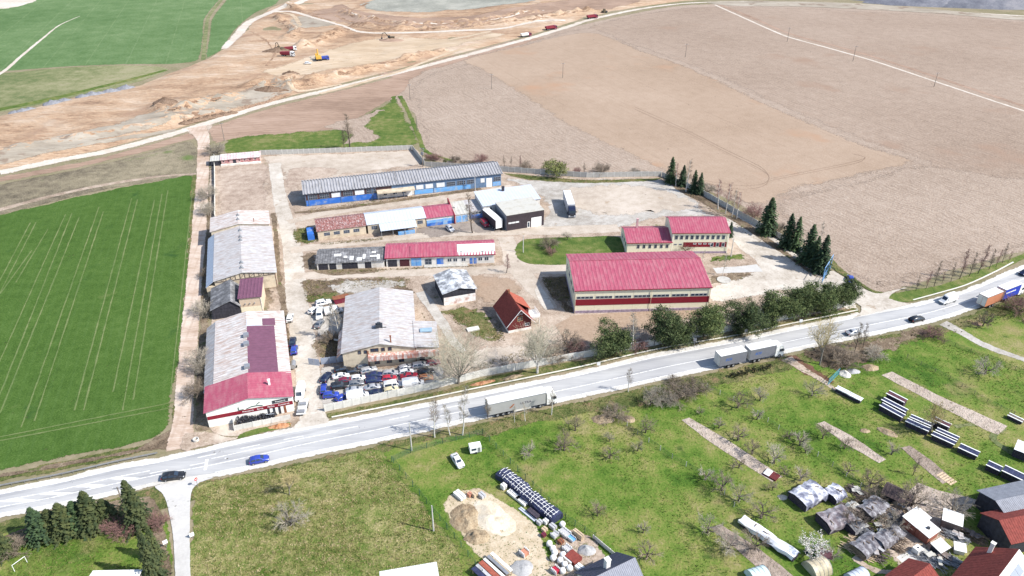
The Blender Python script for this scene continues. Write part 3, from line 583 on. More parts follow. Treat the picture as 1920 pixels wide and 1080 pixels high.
while s < sH-1:
    a = s; f_lo, f_hi = .36, .60
    p0, an = road_at(a, f_lo); p1, _ = road_at(a-4.0, f_hi); p2, _ = road_at(a-1.8, f_hi); p3, _ = road_at(a+2.2, f_lo)
    isl.face([(*p0, (12*LV+.06)), (*p3, (12*LV+.06)), (*p2, (12*LV+.06)), (*p1, (12*LV+.06))]); s += 6.2
structure(isl.build('hatched_island', paint_white), 'white hatched island painted on the main road at left')
mark('centre_line', sL, sH+8, .34, .34, .2); mark('lane_line', sL, sH, .62, .62, .2)
p0, an = road_at(s_of(381, 897), .40)
sb = MB(); sb.obox((p0.x, p0.y, (12*LV+.06)), (.6, 3.2, .002), an); structure(sb.build('stop_bar', paint_white), 'short white bar painted across the turning lane')
# side road, entrances
patch('side_road', [(290,912),(330,903),(372,898),(402,896),(375,906),(362,918),(358,940),(357,1000),(358,1080),(362,1200),(330,1200),(328,1080),(323,1000),(312,945),(303,925)], 9, asphalt_lane, jit=.05, soft=.15, label='light concrete side road leading down from the main road')
patch('yard_entrance', [(548,806),(600,797),(620,792),(608,775),(604,750),(580,745),(575,770),(560,790)], 11, concrete_lane, jit=.2, soft=.5, label='pale driveway from the main road into the yard')
patch('yard_entrance', [(1600,596),(1640,588),(1712,571),(1690,566),(1668,560),(1680,548),(1700,540),(1668,545),(1640,550),(1600,530),(1560,508),(1545,525),(1590,560),(1612,575),(1610,588)], 11, concrete_lane, jit=.2, soft=.5, label='bright apron where the yard gate meets the main road')
patch('dirt_apron', [(335,845),(345,815),(372,808),(400,812),(450,822),(440,828),(380,840),(350,850)], 9, yard_dirt, jit=.4, soft=.8)
# verge between wall and road
patch('wall_verge', [(612,776),(700,758),(830,731),(905,709),(1110,671),(1230,651),(1360,628),(1475,603),(1602,577),(1612,586),(1480,611),(1392,630),(1226,660),(1080,694),(900,731),(780,755),(618,787)], 9, verge, jit=.25, soft=.6, label='grass verge between the concrete wall and the road')
patch('wall_verge', [(448,815),(470,806),(545,792),(548,800),(470,818),(445,824)], 9, grass_lush, jit=.25, soft=.4)
patch('wall_verge', [(1648,557),(1700,545),(1760,535),(1850,500),(1900,482),(1990,445),(2150,370),(2150,385),(1990,458),(1900,497),(1811,538),(1760,553),(1714,566),(1680,568)], 9, grass_lush, jit=.3, soft=.6, label='grass verge with young trees along the road at right')
patch('wall_verge', [(1545,470),(1575,500),(1640,545),(1680,548),(1640,552),(1600,528),(1560,505)], 9, verge, jit=.4, soft=.6)
ditch = gmat('concrete_channel', [(.55,.53,.47),(.6,.58,.52),(.66,.63,.57)], fine=2)
strip('drain_channel', [(622,783),(780,752),(900,727),(1080,690),(1226,656.5),(1392,627),(1480,608),(1608,582)], .45, 12, ditch, jit=.0, soft=0, label='pale concrete drain line along the verge')
strip('drain_channel', [(1712,563),(1760,550),(1811,535),(1866,510),(1900,492)], .45, 12, ditch, jit=.0, soft=0)
strip('field_ditch', [(0,893),(120,872),(220,853),(300,838)], [1.6,1.6,1.5,1.0], 9, verge_brown, jit=.3, soft=.4)
# ================================================================== BUILDINGS
roof_red = mat('roof_red_metal', (.325,.07,.112), rough=.65, var=.10, scale=2.2, bump=.2, dirt=(.36,.13,.16), dirt_amt=.36, dirt_scale=.6, streak=(2.0,.5,1))
roof_red_dark = mat('roof_red_trim', (.22,.015,.03), rough=.5)
roof_grey = mat('roof_fibre_cement', (.31,.31,.325), rough=.9, var=.12, scale=.4, dirt=(.2,.195,.19), dirt_amt=.22, dirt_scale=.8, streak=(2,.4,1))
roof_blue = mat('roof_pale_blue', (.47,.51,.58), rough=.4, var=.05, scale=.4, dirt=(.45,.5,.56), dirt_amt=.3, dirt_scale=.25)
roof_white = mat('roof_white_worn', (.52,.50,.485), rough=.75, var=.14, scale=.9, dirt=(.33,.22,.17), dirt_amt=.36, dirt_scale=.9, streak=(.35,3.0,1))
roof_silver = mat('roof_silver_worn', (.42,.415,.42), rough=.7, var=.14, scale=.9, dirt=(.30,.24,.21), dirt_amt=.33, dirt_scale=.9, streak=(.35,3.0,1))
roof_rust = mat('roof_rust', (.21,.085,.075), rough=.85, var=.25, scale=.9, dirt=(.5,.46,.45), dirt_amt=.22, dirt_scale=2.2, streak=(1.6,.45,1))
roof_dark = mat('roof_dark_felt', (.12,.12,.125), rough=.9, var=.3, scale=1.1, dirt=(.3,.3,.31), dirt_amt=.25, dirt_scale=.7)
roof_patch = mat('roof_patched_white_dark', (.62,.64,.66), rough=.8, var=.1, scale=.7, dirt=(.10,.105,.12), dirt_amt=.46, dirt_scale=.45)
roof_plum = mat('roof_plum', (.145,.062,.098), rough=.6, var=.12, scale=1.0, bump=.1)
roof_tile = mat('roof_orange_sunlit_tile', (.30,.085,.055), rough=.85, var=.22, scale=2.0, bump=.3)
roof_tile_dark = mat('roof_dark_red_tile', (.20,.045,.035), rough=.85, var=.22, scale=2.0, bump=.3)
roof_pale = mat('roof_pale_felt', (.46,.45,.41), rough=.9, var=.1, scale=.5, dirt=(.35,.33,.28), dirt_amt=.3, dirt_scale=.5)
roof_slate = mat('roof_blue_slate', (.055,.06,.10), rough=.55, var=.15, scale=1.5, bump=.2)
cream = mat('wall_cream', (.74,.70,.53), rough=.85, var=.05, scale=.5, dirt=(.62,.57,.43), dirt_amt=.2)
cream_worn = mat('wall_cream_worn', (.56,.48,.36), rough=.9, var=.12, scale=.6, dirt=(.38,.31,.23), dirt_amt=.3)
plaster = mat('wall_plaster_white', (.68,.66,.62), rough=.9, var=.08, scale=.7, dirt=(.5,.45,.38), dirt_amt=.28)
brick_worn = mat('wall_peeling_brick', (.6,.57,.53), rough=.9, var=.1, dirt=(.33,.14,.09), dirt_amt=.45, dirt_scale=.8)
band_red = mat('cladding_dark_red', (.20,.012,.025), rough=.5, var=.08)
wood_red = mat('cladding_brown_red', (.115,.022,.022), rough=.7, var=.2, scale=3.0)
wood_dark = mat('boards_dark', (.035,.035,.045), rough=.85, var=.35, scale=1.5)
wood_grey = mat('boards_grey', (.16,.13,.115), rough=.9, var=.3, scale=1.4)
dark_clad = mat('cladding_dark_brown', (.05,.038,.045), rough=.55, var=.2, scale=1.0)
grey_clad = mat('cladding_grey', (.22,.23,.26), rough=.6, var=.08)
steel_blue = mat('wall_blue_grey', (.12,.19,.30), rough=.6, var=.2, scale=.8)
paint_blue = mat('paint_bright_blue', (.035,.15,.52), rough=.6, var=.12, scale=.5, dirt=(.25,.3,.38), dirt_amt=.2)
paint_sky = mat('paint_light_blue', (.14,.36,.68), rough=.6, var=.15, scale=.6, dirt=(.35,.42,.5), dirt_amt=.3)
concrete = mat('concrete_grey', (.46,.45,.42), rough=.92, var=.12, scale=.8, dirt=(.3,.28,.25), dirt_amt=.3, dirt_scale=.9)
concrete_white = mat('concrete_pale', (.60,.59,.55), rough=.92, var=.10, scale=.8, dirt=(.42,.4,.36), dirt_amt=.3, dirt_scale=.9, rand=.10)
plinth_m = mat('plinth_mauve', (.30,.24,.30), rough=.9, var=.3, scale=1.5)
white_paint = mat('paint_white', (.78,.78,.76), rough=.5, var=.04)
grey_metal = mat('metal_grey', (.30,.31,.33), rough=.5, metal=.4, var=.12)
dark_metal = mat('metal_dark', (.05,.055,.065), rough=.5, metal=.3, var=.1)
rust_m = mat('rusty_metal', (.22,.085,.045), rough=.9, var=.3, scale=1.2)
pane = glass('window_glass'); pane_pale = mat('pale_pane', (.66,.68,.7), rough=.3, var=.1, scale=1.5)  # second pane is opaque and pale, far lighter than the glass
brown_frame = mat('frame_brown', (.10,.05,.035), rough=.6); grey_frame = mat('frame_grey', (.28,.3,.34), rough=.6)
DIM = {}
def face_box(r, f, u0, u1, z0, z1, o0, o1):
    w_, d_ = DIM[r]; c = {'f': (u0, u1, -o1, -o0), 'b': (u0, u1, d_+o0, d_+o1), 'l': (-o1, -o0, u0, u1), 'r': (w_+o0, w_+o1, u0, u1)}[f]
    return MB().box(*c, z0, z1)
def window(r, f, u, z, w_, h_, fm=None, gm=None, nx=2, ny=1, name='window', t=.07, off=0.0):
    fm = fm or white_paint; gm = gm or pane; m = MB()
    def add(a, b, c, d):
        k = face_box(r, f, a, b, c, d, .0+off, .06+off); n = len(m.v); m.v += k.v; m.f += [tuple(n+i for i in q) for q in k.f]
    add(u, u+w_, z, z+t); add(u, u+w_, z+h_-t, z+h_)
    for i in range(nx+1): x = u+(w_-t)*i/nx; add(x, x+t, z+t, z+h_-t)
    for j in range(1, ny): y = z+h_*j/ny; add(u+t, u+w_-t, y-t/2, y+t/2)
    o = m.build(name, fm, r); face_box(r, f, u+t*.4, u+w_-t*.4, z+t*.4, z+h_-t*.4, .004+off, .03+off).build('pane', gm, o)
    return o
def panel(r, f, u0, u1, z0, z1, name, m, o=.05, o0=.003): return face_box(r, f, u0, u1, z0, z1, o0, o).build(name, m, r)
def house(name, label, loc, ang, w_, d_, h, rise, wall, roof, ridge='x', fr=.5, over=.4, ribs=20, rib_h=.05, cat='building', trim=None, group=None, hb=None, wallname='wall'):
    """One block: walls up to the eaves with their gables, and a ribbed roof. ridge 'x' along the front, 'y' front to back, 'm' one slope rising to the back."""
    r = thing(name, label, cat, (loc[0], loc[1], 0), ang, group); DIM[r] = (w_, d_); k = MB(); q = MB(); o = over; up = .06
    if ridge == 'x':
        yr = d_*fr; s1 = rise/yr; s2 = rise/(d_-yr)
        prof = [(0,-.2),(d_,-.2),(d_,h),(yr,h+rise),(0,h)]; n = len(k.v)
        k.v += [(0,y,z) for y,z in prof]+[(w_,y,z) for y,z in prof]
        for i in range(5): j = (i+1)%5; k.f.append((n+i, n+5+i, n+5+j, n+j))
        k.f += [(n,n+1,n+2,n+3,n+4), (n+9,n+8,n+7,n+6,n+5)]
        q.sheet((-o,-o,h-o*s1+up),(w_+o,-o,h-o*s1+up),(w_+o,yr,h+rise+up),(-o,yr,h+rise+up), ribs, rib_h)
        q.sheet((w_+o,d_+o,h-o*s2+up),(-o,d_+o,h-o*s2+up),(-o,yr+.002,h+rise+up),(w_+o,yr+.002,h+rise+up), ribs, rib_h)
    elif ridge == 'y':
        xr = w_*fr; s1 = rise/xr; hb_ = h if hb is None else hb; s2 = (h+rise-hb_)/(w_-xr)
        k.extr([(0,-.2),(w_,-.2),(w_,hb_),(xr,h+rise),(0,h)], 0, d_)
        q.sheet((-o,d_+o,h-o*s1+up),(-o,-o,h-o*s1+up),(xr,-o,h+rise+up),(xr,d_+o,h+rise+up), ribs, rib_h)
        q.sheet((w_+o,-o,hb_-o*s2+up),(w_+o,d_+o,hb_-o*s2+up),(xr+.002,d_+o,h+rise+up),(xr+.002,-o,h+rise+up), ribs, rib_h)
    else:
        k.v += [(0,0,-.2),(w_,0,-.2),(w_,d_,-.2),(0,d_,-.2),(0,0,h),(w_,0,h),(w_,d_,h+rise),(0,d_,h+rise)]
        k.f += [(0,3,2,1),(4,5,6,7),(0,1,5,4),(1,2,6,5),(2,3,7,6),(3,0,4,7)]; s1 = rise/d_
        q.sheet((-o,-o,h-o*s1+up),(w_+o,-o,h-o*s1+up),(w_+o,d_+o,h+rise+o*s1+up),(-o,d_+o,h+rise+o*s1+up), ribs, rib_h)
    k.build(wallname, wall, r); rf = q.build('roof', roof, r)
    if trim and ridge == 'x':
        t = MB(); t.box(-o-.05, w_+o+.05, -o-.1, -o-.01, h-o*s1-.12, h-o*s1+.1); t.build('eave_trim', trim, rf)
    return r
def wx(o, ang, x, y=0.0): return (o[0]+x*math.cos(ang)-y*math.sin(ang), o[1]+x*math.sin(ang)+y*math.cos(ang))
def downpipe(r, x, h, m=None, y=-.08): return MB().tube((x,y,0),(x,y,h), .06, n=5).build('downpipe', m or white_paint, r)
def chimney(r, x, y, z0, z1, s=.6, m=None, name='chimney'):
    c = MB(); c.box(x-s/2,x+s/2,y-s/2,y+s/2,z0,z1); c.box(x-s/2-.07,x+s/2+.07,y-s/2-.07,y+s/2+.07,z1,z1+.12); return c.build(name, m or rust_m, r)

# --- big red hall
HA = R(3.0); HO = (16.8, 169.8)
r = house('storage_hall', 'large hall with wide crimson metal roof and long window band', HO, HA, 36.4, 20.5, 7.2, 1.9, cream, roof_red, 'x', .62, .25, 36, .045, trim=roof_red_dark)
b = panel(r, 'f', .15, 36.25, 2.5, 4.35, 'cladding_band', band_red, .06)
panel(r, 'f', 0, 36.4, 0, .9, 'plinth', plinth_m, .12); panel(r, 'l', 0, 20.5, 0, .9, 'plinth', plinth_m, .12)
for i in range(7):
    for j in range(4): window(r, 'f', .45+i*5.12+j*1.12, 4.55, 1.0, .75, grey_frame, nx=1)
for x in (5.3, 10.5, 15.6, 25.8, 31.0): panel(r, 'f', x-.02, x+.02, .92, 7.0, 'joint', cream_worn, .012)
for x in (.05, 20.4, 36.3): downpipe(r, x, 7.0, cream_worn, -.2)
MB().box(-.3, 36.7, 12.6, 12.85, 9.22, 9.3).build('ridge_cap', roof_red, r)
for i in range(4): window(r, 'l', 3+i*4.2, 4.4, 2.4, 1.2, grey_frame, nx=2)

# --- office block: two-storey part and low wing
TO = (49.0, 204.3)
r = house('office_block', 'two storey cream office with crimson roof and ten upper windows', TO, R(0.5), 17.3, 11.5, 7.2, 1.7, cream, roof_red, 'x', .62, .3, 24, .04, trim=roof_red_dark)
panel(r, 'f', 3.6, 16.9, 2.3, 3.9, 'cladding_band', band_red, .05); panel(r, 'f', 0, 17.3, 0, .8, 'plinth', plinth_m, .1)
for i in range(10): window(r, 'f', .75+i*1.6, 4.9, .95, 1.35, grey_frame, nx=1)
for i in range(2): window(r, 'f', .7+i*1.6, 3.0, .9, .4, grey_frame, nx=1)
for i in range(4): window(r, 'f', 6.6+i*1.55, 3.2, .95, .45, white_paint, nx=1, off=.055)
for i in range(3): window(r, 'f', 11.9+i*1.75, 2.4, .95, 1.35, white_paint, nx=1, off=.055)
for x in (.1, 17.2): downpipe(r, x, 7.1, white_paint, -.2)
r = house('office_wing', 'low cream wing with crimson roof left of the two storey office', (35.3, 203.6), R(2.0), 13.6, 11.2, 4.1, 1.5, cream, roof_red, 'x', .62, .25, 18, .04, trim=roof_red_dark)
for i in range(6): window(r, 'f', 3.0+i*1.78, 2.1, .85, 1.25, grey_frame, nx=1)
for i in range(3): window(r, 'l', 2+i*2.8, 1.8, 1.0, 1.4, grey_frame, nx=1)
chimney(r, 4.2, 8.0, 4.6, 8.3, .6, mat('chimney_pink', (.5,.33,.33)))

# --- long blue building at the back
LO = (-71.8, 239.2); LA = R(15.7)
r = house('long_shed', 'long low shed with ribbed grey roof and blue lower walls', LO, LA, 70.4, 12.0, 5.0, 1.5, steel_blue, roof_grey, 'x', .62, .6, 70, .20)
panel(r, 'f', .2, 24.4, .3, 2.3, 'cladding_band', paint_blue, .05); panel(r, 'f', 38.2, 58.8, .2, 1.8, 'cladding_band', paint_sky, .05); panel(r, 'f', 64.6, 70.2, .2, 1.8, 'cladding_band', paint_sky, .05)
panel(r, 'f', .2, 30.0, 2.32, 4.5, 'cladding_upper', mat('boards_brown', (.075,.045,.05), var=.3), .03)
for i, is_pale in enumerate((0,0,1,0,1,0)): window(r, 'f', .9+i*4.05, 2.5, 3.2, 1.7, white_paint if is_pale else grey_frame, pane_pale if is_pale else pane, nx=4, ny=2, off=.035)
for i, (u, w2, is_pale) in enumerate(((39.2,2.6,1),(42.6,3.0,1),(46.6,3.0,1),(50.4,3.1,0),(54.2,3.1,0),(57.9,2.6,0),(63.0,1.5,1),(68.0,2.6,0))): window(r, 'f', u-.4, 2.1, w2, 1.6, white_paint if is_pale else grey_frame, pane_pale if is_pale else pane, nx=4, ny=2, off=.055)
d = panel(r, 'f', 64.75, 66.9, 0, 3.5, 'gate', white_paint, .1)
for i in range(7): panel(r, 'f', i*11.0+1.0, i*11.0+1.2, 0, 4.7, 'column', steel_blue, .16, .08)
cn = MB(); cn.box(24.6, 38.0, -2.8, -.01, 3.0, 3.5); cn.build('canopy', cream_worn, r)
for x in (24.9, 28, 31, 34, 37.7): MB().tube((x,-2.6,0),(x,-2.6,3.0), .07, n=5).build('post', grey_metal, r)
panel(r, 'f', 24.8, 37.9, .3, 2.9, 'cladding_band', plaster, .04)
for u in (27, 30.4, 33.6): window(r, 'f', u, 1.2, 1.3, 1.2, grey_frame, nx=2, off=.045)
panel(r, 'f', 35.3, 37.2, 0, 2.5, 'door', white_paint, .1)
sl_ = MB(); sl_.box(32.2, 32.6, -.7, 12.7, 5.1, 6.78); 
MB().sheet((31.9,-.75,5.02),(32.3,-.75,5.02),(32.3,7.44,6.78),(31.9,7.44,6.78),0,th=.02).build('roof_joint', roof_dark, r)

# --- small open shed in the corner
r = house('corner_shed', 'small open fronted shed with pink roof in the far corner', (-114.4, 278.2), R(14.5), 14.6, 4.6, 2.5, .5, brick_worn, mat('roof_faded_pink', (.52,.38,.38), var=.15, dirt=(.6,.57,.55), dirt_amt=.4), 'm', over=.35, ribs=14)
pi_ = mat('plaster_pink', (.36,.13,.13), var=.4, dirt=(.5,.4,.38), dirt_amt=.4)
panel(r, 'f', .1, 14.5, .9, 2.3, 'wall_panel', pi_, .03)
for i in range(7): panel(r, 'f', .6+i*2.0, 1.1+i*2.0, 1.5, 2.0, 'opening', wood_dark, .05)
panel(r, 'f', 4.4, 5.6, .1, 2.2, 'opening', wood_dark, .06); panel(r, 'f', -.3, 14.9, 0, .7, 'loading_ledge', plaster, .9)
r = house('lean_to_shed', 'tiny white roofed lean-to left of the corner shed', (-118.3, 277.6), R(14.5), 3.6, 4.4, 2.2, .4, wood_dark, roof_pale, 'm', over=.25, ribs=4)

# --- grey-white hall on the left
WO = (-82.4, 179.0); WA = R(18.3)
r = house('workshop_hall', 'long left hall with worn white roof and open truss gable', WO, WA, 16.4, 31.0, 4.8, 1.5, cream_worn, roof_silver, 'y', .46, .35, 31, .05)
ln = MB(); ln.sheet((-2.5,31.2,3.2),(-2.5,-.3,3.2),(-.37,-.3,4.75),(-.37,31.2,4.75), 16, .04); ln.build('side_roof', mat('roof_metal_shade_tint', (.36,.41,.5), rough=.5, var=.08), r)  # bluish tint puts the shade of the slope facing off the sun into its colour
ln = MB(); ln.box(-2.4,-.02,.0,31,-.1,3.15); ln.build('side_wall', cream_worn, r)
tr = MB(); zt = lambda x: 4.72+ (1.5*x/7.54 if x < 7.54 else 1.5*(16.4-x)/8.86)
for i in range(13):
    x = .6+i*1.26; tr.box(x-.06, x+.06, -.14, -.02, 4.3, zt(x)-.1)
    if i < 12: tr.tube((x,-.08,4.35),(x+1.26,-.08,zt(x+1.26)-.2) if i % 2 else (x+1.26,-.08,4.35), .06, n=4)
tr.tube((.2,-.08,4.3),(16.2,-.08,4.3), .09, n=4); tr.build('truss', wood_grey, r)
face_box(r, 'f', .1, 16.3, 4.3, 4.9, .003, .015).build('gable_opening', cream_worn, r)
for i, y in enumerate((2.5, 5.6, 20.5, 22.8, 27.5)):
    v = MB(); v.extr([(7.0,6.3),(8.1,6.3),(7.55,7.0)], y-.5, y+.5); v.build('roof_vent', grey_metal, r)
downpipe(r, 16.2, 4.6, rust_m)
r = house('hall_annex', 'taller back section of the long left hall', wx(WO, WA, -1.2, 31.3), WA, 17.4, 10.2, 5.6, 1.5, cream_worn, roof_white, 'y', .48, .35, 10, .04)
for y in (3.0, 6.2): v = MB(); v.extr([(7.8,7.05),(8.9,7.05),(8.35,7.75)], y-.5, y+.5); v.build('roof_vent', grey_metal, r)
MB().tube((13,1.5,5.6),(13,1.5,7.6), .12).build('flue', rust_m, r)

# --- dark shed and cream block in front of it
r = house('timber_shed', 'dark boarded shed with grey felt gable roof by the dirt track', (-79.2, 166.6), WA, 7.0, 11.5, 3.2, 1.9, wood_dark, roof_dark, 'y', .72, .35, 9, .04)
for i in range(9): panel(r, 'f', .1+i*.76, .12+i*.76+.60, .1, 3.0, 'plank', wood_dark, .04+.02*(i%2))
r = house('cream_block', 'cream rendered block with plum lean roof beside the dark shed', (-72.6, 169.4), R(12), 5.6, 8.5, 5.0, .9, mat('wall_beige', (.58,.46,.34), var=.06), roof_plum, 'm', over=.3, ribs=7)
for i in range(3): MB().tube((1.4+i*1.2,-.35,3.2),(1.4+i*1.2,-.01,3.2), .16, n=8).build('wall_lamp', grey_metal, r)
panel(r, 'f', .05, 5.55, .0, 2.1, 'plaster_band', cream, .03); downpipe(r, 5.5, 5.0, white_paint)

# --- long lower-left building with the red front
FO = (-65.4, 123.8); FA = R(18.0)
r = house('tyre_workshop', 'white gabled workshop front with crimson roof and dark red band', FO, FA, 17.9, 8.8, 4.4, 1.7, mat('wall_white_render', (.76,.75,.70), var=.03), roof_red, 'y', .5, .4, 11, .04)
panel(r, 'f', .05, 17.85, 2.1, 3.0, 'sign_band', band_red, .07)
for i in range(4): panel(r, 'f', 12.3+i*1.15, 12.8+i*1.15, .1, 2.05, 'door', (wood_dark, dark_metal, wood_dark, rust_m)[i], .05)
panel(r, 'f', 13.6, 17.0, 3.2, 4.0, 'sign_board', dark_metal, .08); chimney(r, 13.5, 4.3, 5.2, 6.6, .45, white_paint)
def text(s, size, parent, loc, rx, m, rz=0.0, name='lettering', ext=.01, shear=0.0):
    c = bpy.data.curves.new(name, 'FONT'); c.body = s; c.size = size; c.extrude = ext; c.align_x = 'CENTER'; c.shear = shear; c.resolution_u = 3
    t = bpy.data.objects.new('text_source', c); COL.objects.link(t); dg = bpy.context.evaluated_depsgraph_get()
    me_ = bpy.data.meshes.new_from_object(t.evaluated_get(dg)); bpy.data.objects.remove(t); bpy.data.curves.remove(c)
    me_.name = name; me_.materials.clear(); me_.materials.append(m)
    o = link(name, me_, parent, loc); o.rotation_euler = (rx, 0, rz); return o
for s_, u in (('Pneuservis', 8.4), ('Servis', 10.9), ('Myčka', 13.2), ('Autoservis', 15.9)): text(s_, .55, r, (u, -.09, 2.4), PI/2, white_paint)
text('Pneuservis', .5, r, (15.3, -.10, 3.45), PI/2, white_paint)
lg = MB()                                                # dark sketch of a car over the band
for (xa, za), (xb, zb) in (((6.6,3.15),(6.6,4.0)), ((6.6,3.15),(7.6,3.2)), ((8.2,3.2),(9.3,3.55)), ((9.3,3.55),(10.6,3.55)), ((10.6,3.55),(11.6,3.3)), ((10.4,3.9),(11.1,4.35))): lg.tube((xa,-.06,za),(xb,-.06,zb), .09, n=4)
lg.build('car_emblem', mat('emblem_green', (.05,.1,.08)), r)
LO2 = wx(FO, FA, 1.7, 8.9)
r = house('long_workshop', 'long workshop with rust flecked white roof behind the crimson front', LO2, FA, 16.3, 27.5, 4.4, 1.5, cream_worn, roof_white, 'y', .45, .3, 27, .05)
ln = MB(); ln.sheet((-2.6,27.6,2.9),(-2.6,0,2.9),(-.32,0,4.35),(-.32,27.6,4.35), 14, .04); ln.build('side_roof', roof_silver, r)
MB().box(-2.5,-.02,.02,27.4,-.1,2.85).build('side_wall', cream_worn, r)
slope = lambda x: 4.4+1.5-(x-7.335)*(1.5/8.965)+.12
pr = MB(); pr.sheet((13.9,.2,slope(13.9)),(13.9,20.5,slope(13.9)),(7.5,20.5,slope(7.5)),(7.5,.2,slope(7.5)), 20, .04, .04); pr.build('roof_panel', roof_plum, r)
pr = MB(); pr.sheet((14.2,20.7,slope(14.2)),(14.2,24,slope(14.2)),(11.2,24,slope(11.2)),(11.2,20.7,slope(11.2)), 3, .04, .04); pr.build('roof_panel', roof_plum, r)
pr = MB(); pr.sheet((11.0,20.7,slope(11)),(11.0,23.7,slope(11)),(7.5,23.7,slope(7.5)),(7.5,20.7,slope(7.5)), 3, .03, .05); pr.build('skylight', roof_blue, r)
for y in (2.6, 12.2, 16.0): MB().box(6.7,7.9,y-.7,y+.7,5.6,6.6).build('roof_vent', grey_metal, r)

# --- shed row in the middle: rusty roof, pale blue roof, red roof
RA = R(16.5)
r = house('rust_roof_shed', 'cream shed with rusty brown and white streaked roof', (-61.8, 213.4), RA, 15.2, 9.5, 3.2, 1.3, cream_worn, roof_rust, 'x', .6, .3, 16, .04)
for i in range(4): window(r, 'f', 1.9+i*3.1, 1.3, 1.9, 1.1, grey_frame, nx=3, ny=2)
bc = MB(); bc.box(-2.4,-.3,.5,5.5,0,2.3); tag(bc.build('storage_container', paint_blue, None, loc=(-62.6,213.2,0), rz=RA), 'bright blue container beside the rust roofed shed', 'container')
r = house('pale_roof_shed', 'cream shed with smooth pale blue roof and open lean-to', (-46.6, 217.8), RA, 18.9, 9.3, 3.4, 1.2, cream_worn, roof_blue, 'x', .6, .3, 18, .03)
window(r, 'f', 1.2, 1.5, 1.8, 1.2, grey_frame, nx=3, ny=2); window(r, 'f', 16.2, 1.4, 1.8, 1.2, grey_frame, nx=3, ny=2)
ln = MB(); ln.sheet((3.6,-4.2,2.5),(15.4,-4.2,2.5),(15.4,-.35,3.35),(3.6,-.35,3.35), 12, .03); ln.build('lean_to_roof', roof_blue, r)
for x in (3.8, 7.5, 11.4, 15.1): MB().tube((x,-4.0,0),(x,-4.0,2.4), .09, n=5).build('post', grey_metal, r)
panel(r, 'f', 3.7, 15.3, .0, 2.4, 'dark_opening', wood_dark, .02)
mt = MB()
for i in range(4): mt.box(9.2, 14.6, -3.9, -2.9, .15+.28*i, .36+.28*i)
tag(mt.build('metal_sheet_stack', paint_sky, None, loc=(-46.6,217.8,0), rz=RA), 'stack of light blue sheets under the pale lean-to', 'sheets')
r = house('red_roof_shed', 'small shed with crimson roof between pale roof and grey sheds', (-28.2, 223.3), RA, 9.3, 9.6, 3.1, 1.2, plaster, roof_red, 'x', .6, .3, 10, .04)
panel(r, 'f', .1, 9.2, 1.2, 2.2, 'cladding_band', paint_sky, .05); panel(r, 'f', .1, 9.2, .1, 1.15, 'cladding_band', paint_blue, .05); panel(r, 'f', 5.5, 7.0, .1, 2.3, 'door', paint_sky, .1)
fw = MB(); fw.prism([(9.3,-.6),(9.62,-.6),(9.62,10.2),(9.3,10.2)], 0, 3.4); fw.v[4:] = [(9.3,-.6,3.3),(9.62,-.6,3.3),(9.62,10.2,4.9),(9.3,10.2,4.9)]; fw.build('fire_wall', roof_red_dark, r)
r = house('grey_roof_shed', 'low shed with pale felt roof and light blue doors', wx((-28.2,223.3), RA, 9.8, .2), RA, 4.6, 9.0, 2.9, .7, plaster, roof_pale, 'm', over=.2, ribs=4)
for i in range(2): panel(r, 'f', .3+i*2.1, 2.1+i*2.1, .1, 2.4, 'door', paint_sky, .07)
chimney(r, 1.2, 4.5, 3.0, 4.6, .35, white_paint)
r = house('low_blue_shed', 'low blue fronted shed with silvery roof behind the bare tree', wx((-28.2,223.3), RA, 14.8, 1.5), RA, 5.6, 8.2, 2.8, .6, steel_blue, roof_silver, 'm', over=.2, ribs=5)
panel(r, 'f', .3, 5.3, .2, 1.6, 'cladding_band', paint_blue, .05); window(r, 'f', 1.0, 1.7, 3.2, .8, white_paint, nx=3)

# --- pale blue roofed shop and dark garage
SO = (-9.6, 229.6)
r = house('pale_roof_shop', 'white workshop with pale blue metal roof beside the dark garage', SO, R(18.5), 11.0, 10.4, 4.6, .9, plaster, roof_blue, 'm', over=.3, ribs=11, rib_h=.03)
for x in (1.0, 4.2): window(r, 'f', x, 2.6, 1.9, 1.2, grey_frame, nx=2, ny=1)
panel(r, 'f', .6, 2.4, 0, 2.2, 'door', steel_blue, .06); chimney(r, 9.7, 8.6, 5.2, 6.9, .8, wood_dark)
r = house('pale_roof_annex', 'lower annex with pale blue roof behind the dark garage', wx(SO, R(18.5), 11.3, .7), R(18.5), 9.2, 10.2, 4.2, 1.0, plaster, roof_blue, 'm', over=.3, ribs=9, rib_h=.03)
GO = (-1.7, 219.9); GA = R(20.7)
r = house('dark_garage', 'dark brown clad garage with flat pale roof and white gate', GO, GA, 13.1, 10.9, 5.6, .15, dark_clad, roof_pale, 'm', over=.12, ribs=0)
panel(r, 'l', .1, 10.8, .1, 5.4, 'side_cladding', grey_clad, .04)
panel(r, 'f', 8.6, 12.2, 0, 3.4, 'gate', white_paint, .06); panel(r, 'f', 7.2, 8.1, 0, 2.2, 'door', white_paint, .05); panel(r, 'f', 7.35, 7.95, .3, 2.0, 'door_glass', pane, .07)
for i in range(3): window(r, 'f', .6+i*1.25, 2.5, 1.15, .5, white_paint, pane_pale, nx=1)
for i in range(9): panel(r, 'f', .05, 13.05, .55+i*.55, .58+i*.55, 'board_joint', wood_dark, .02)

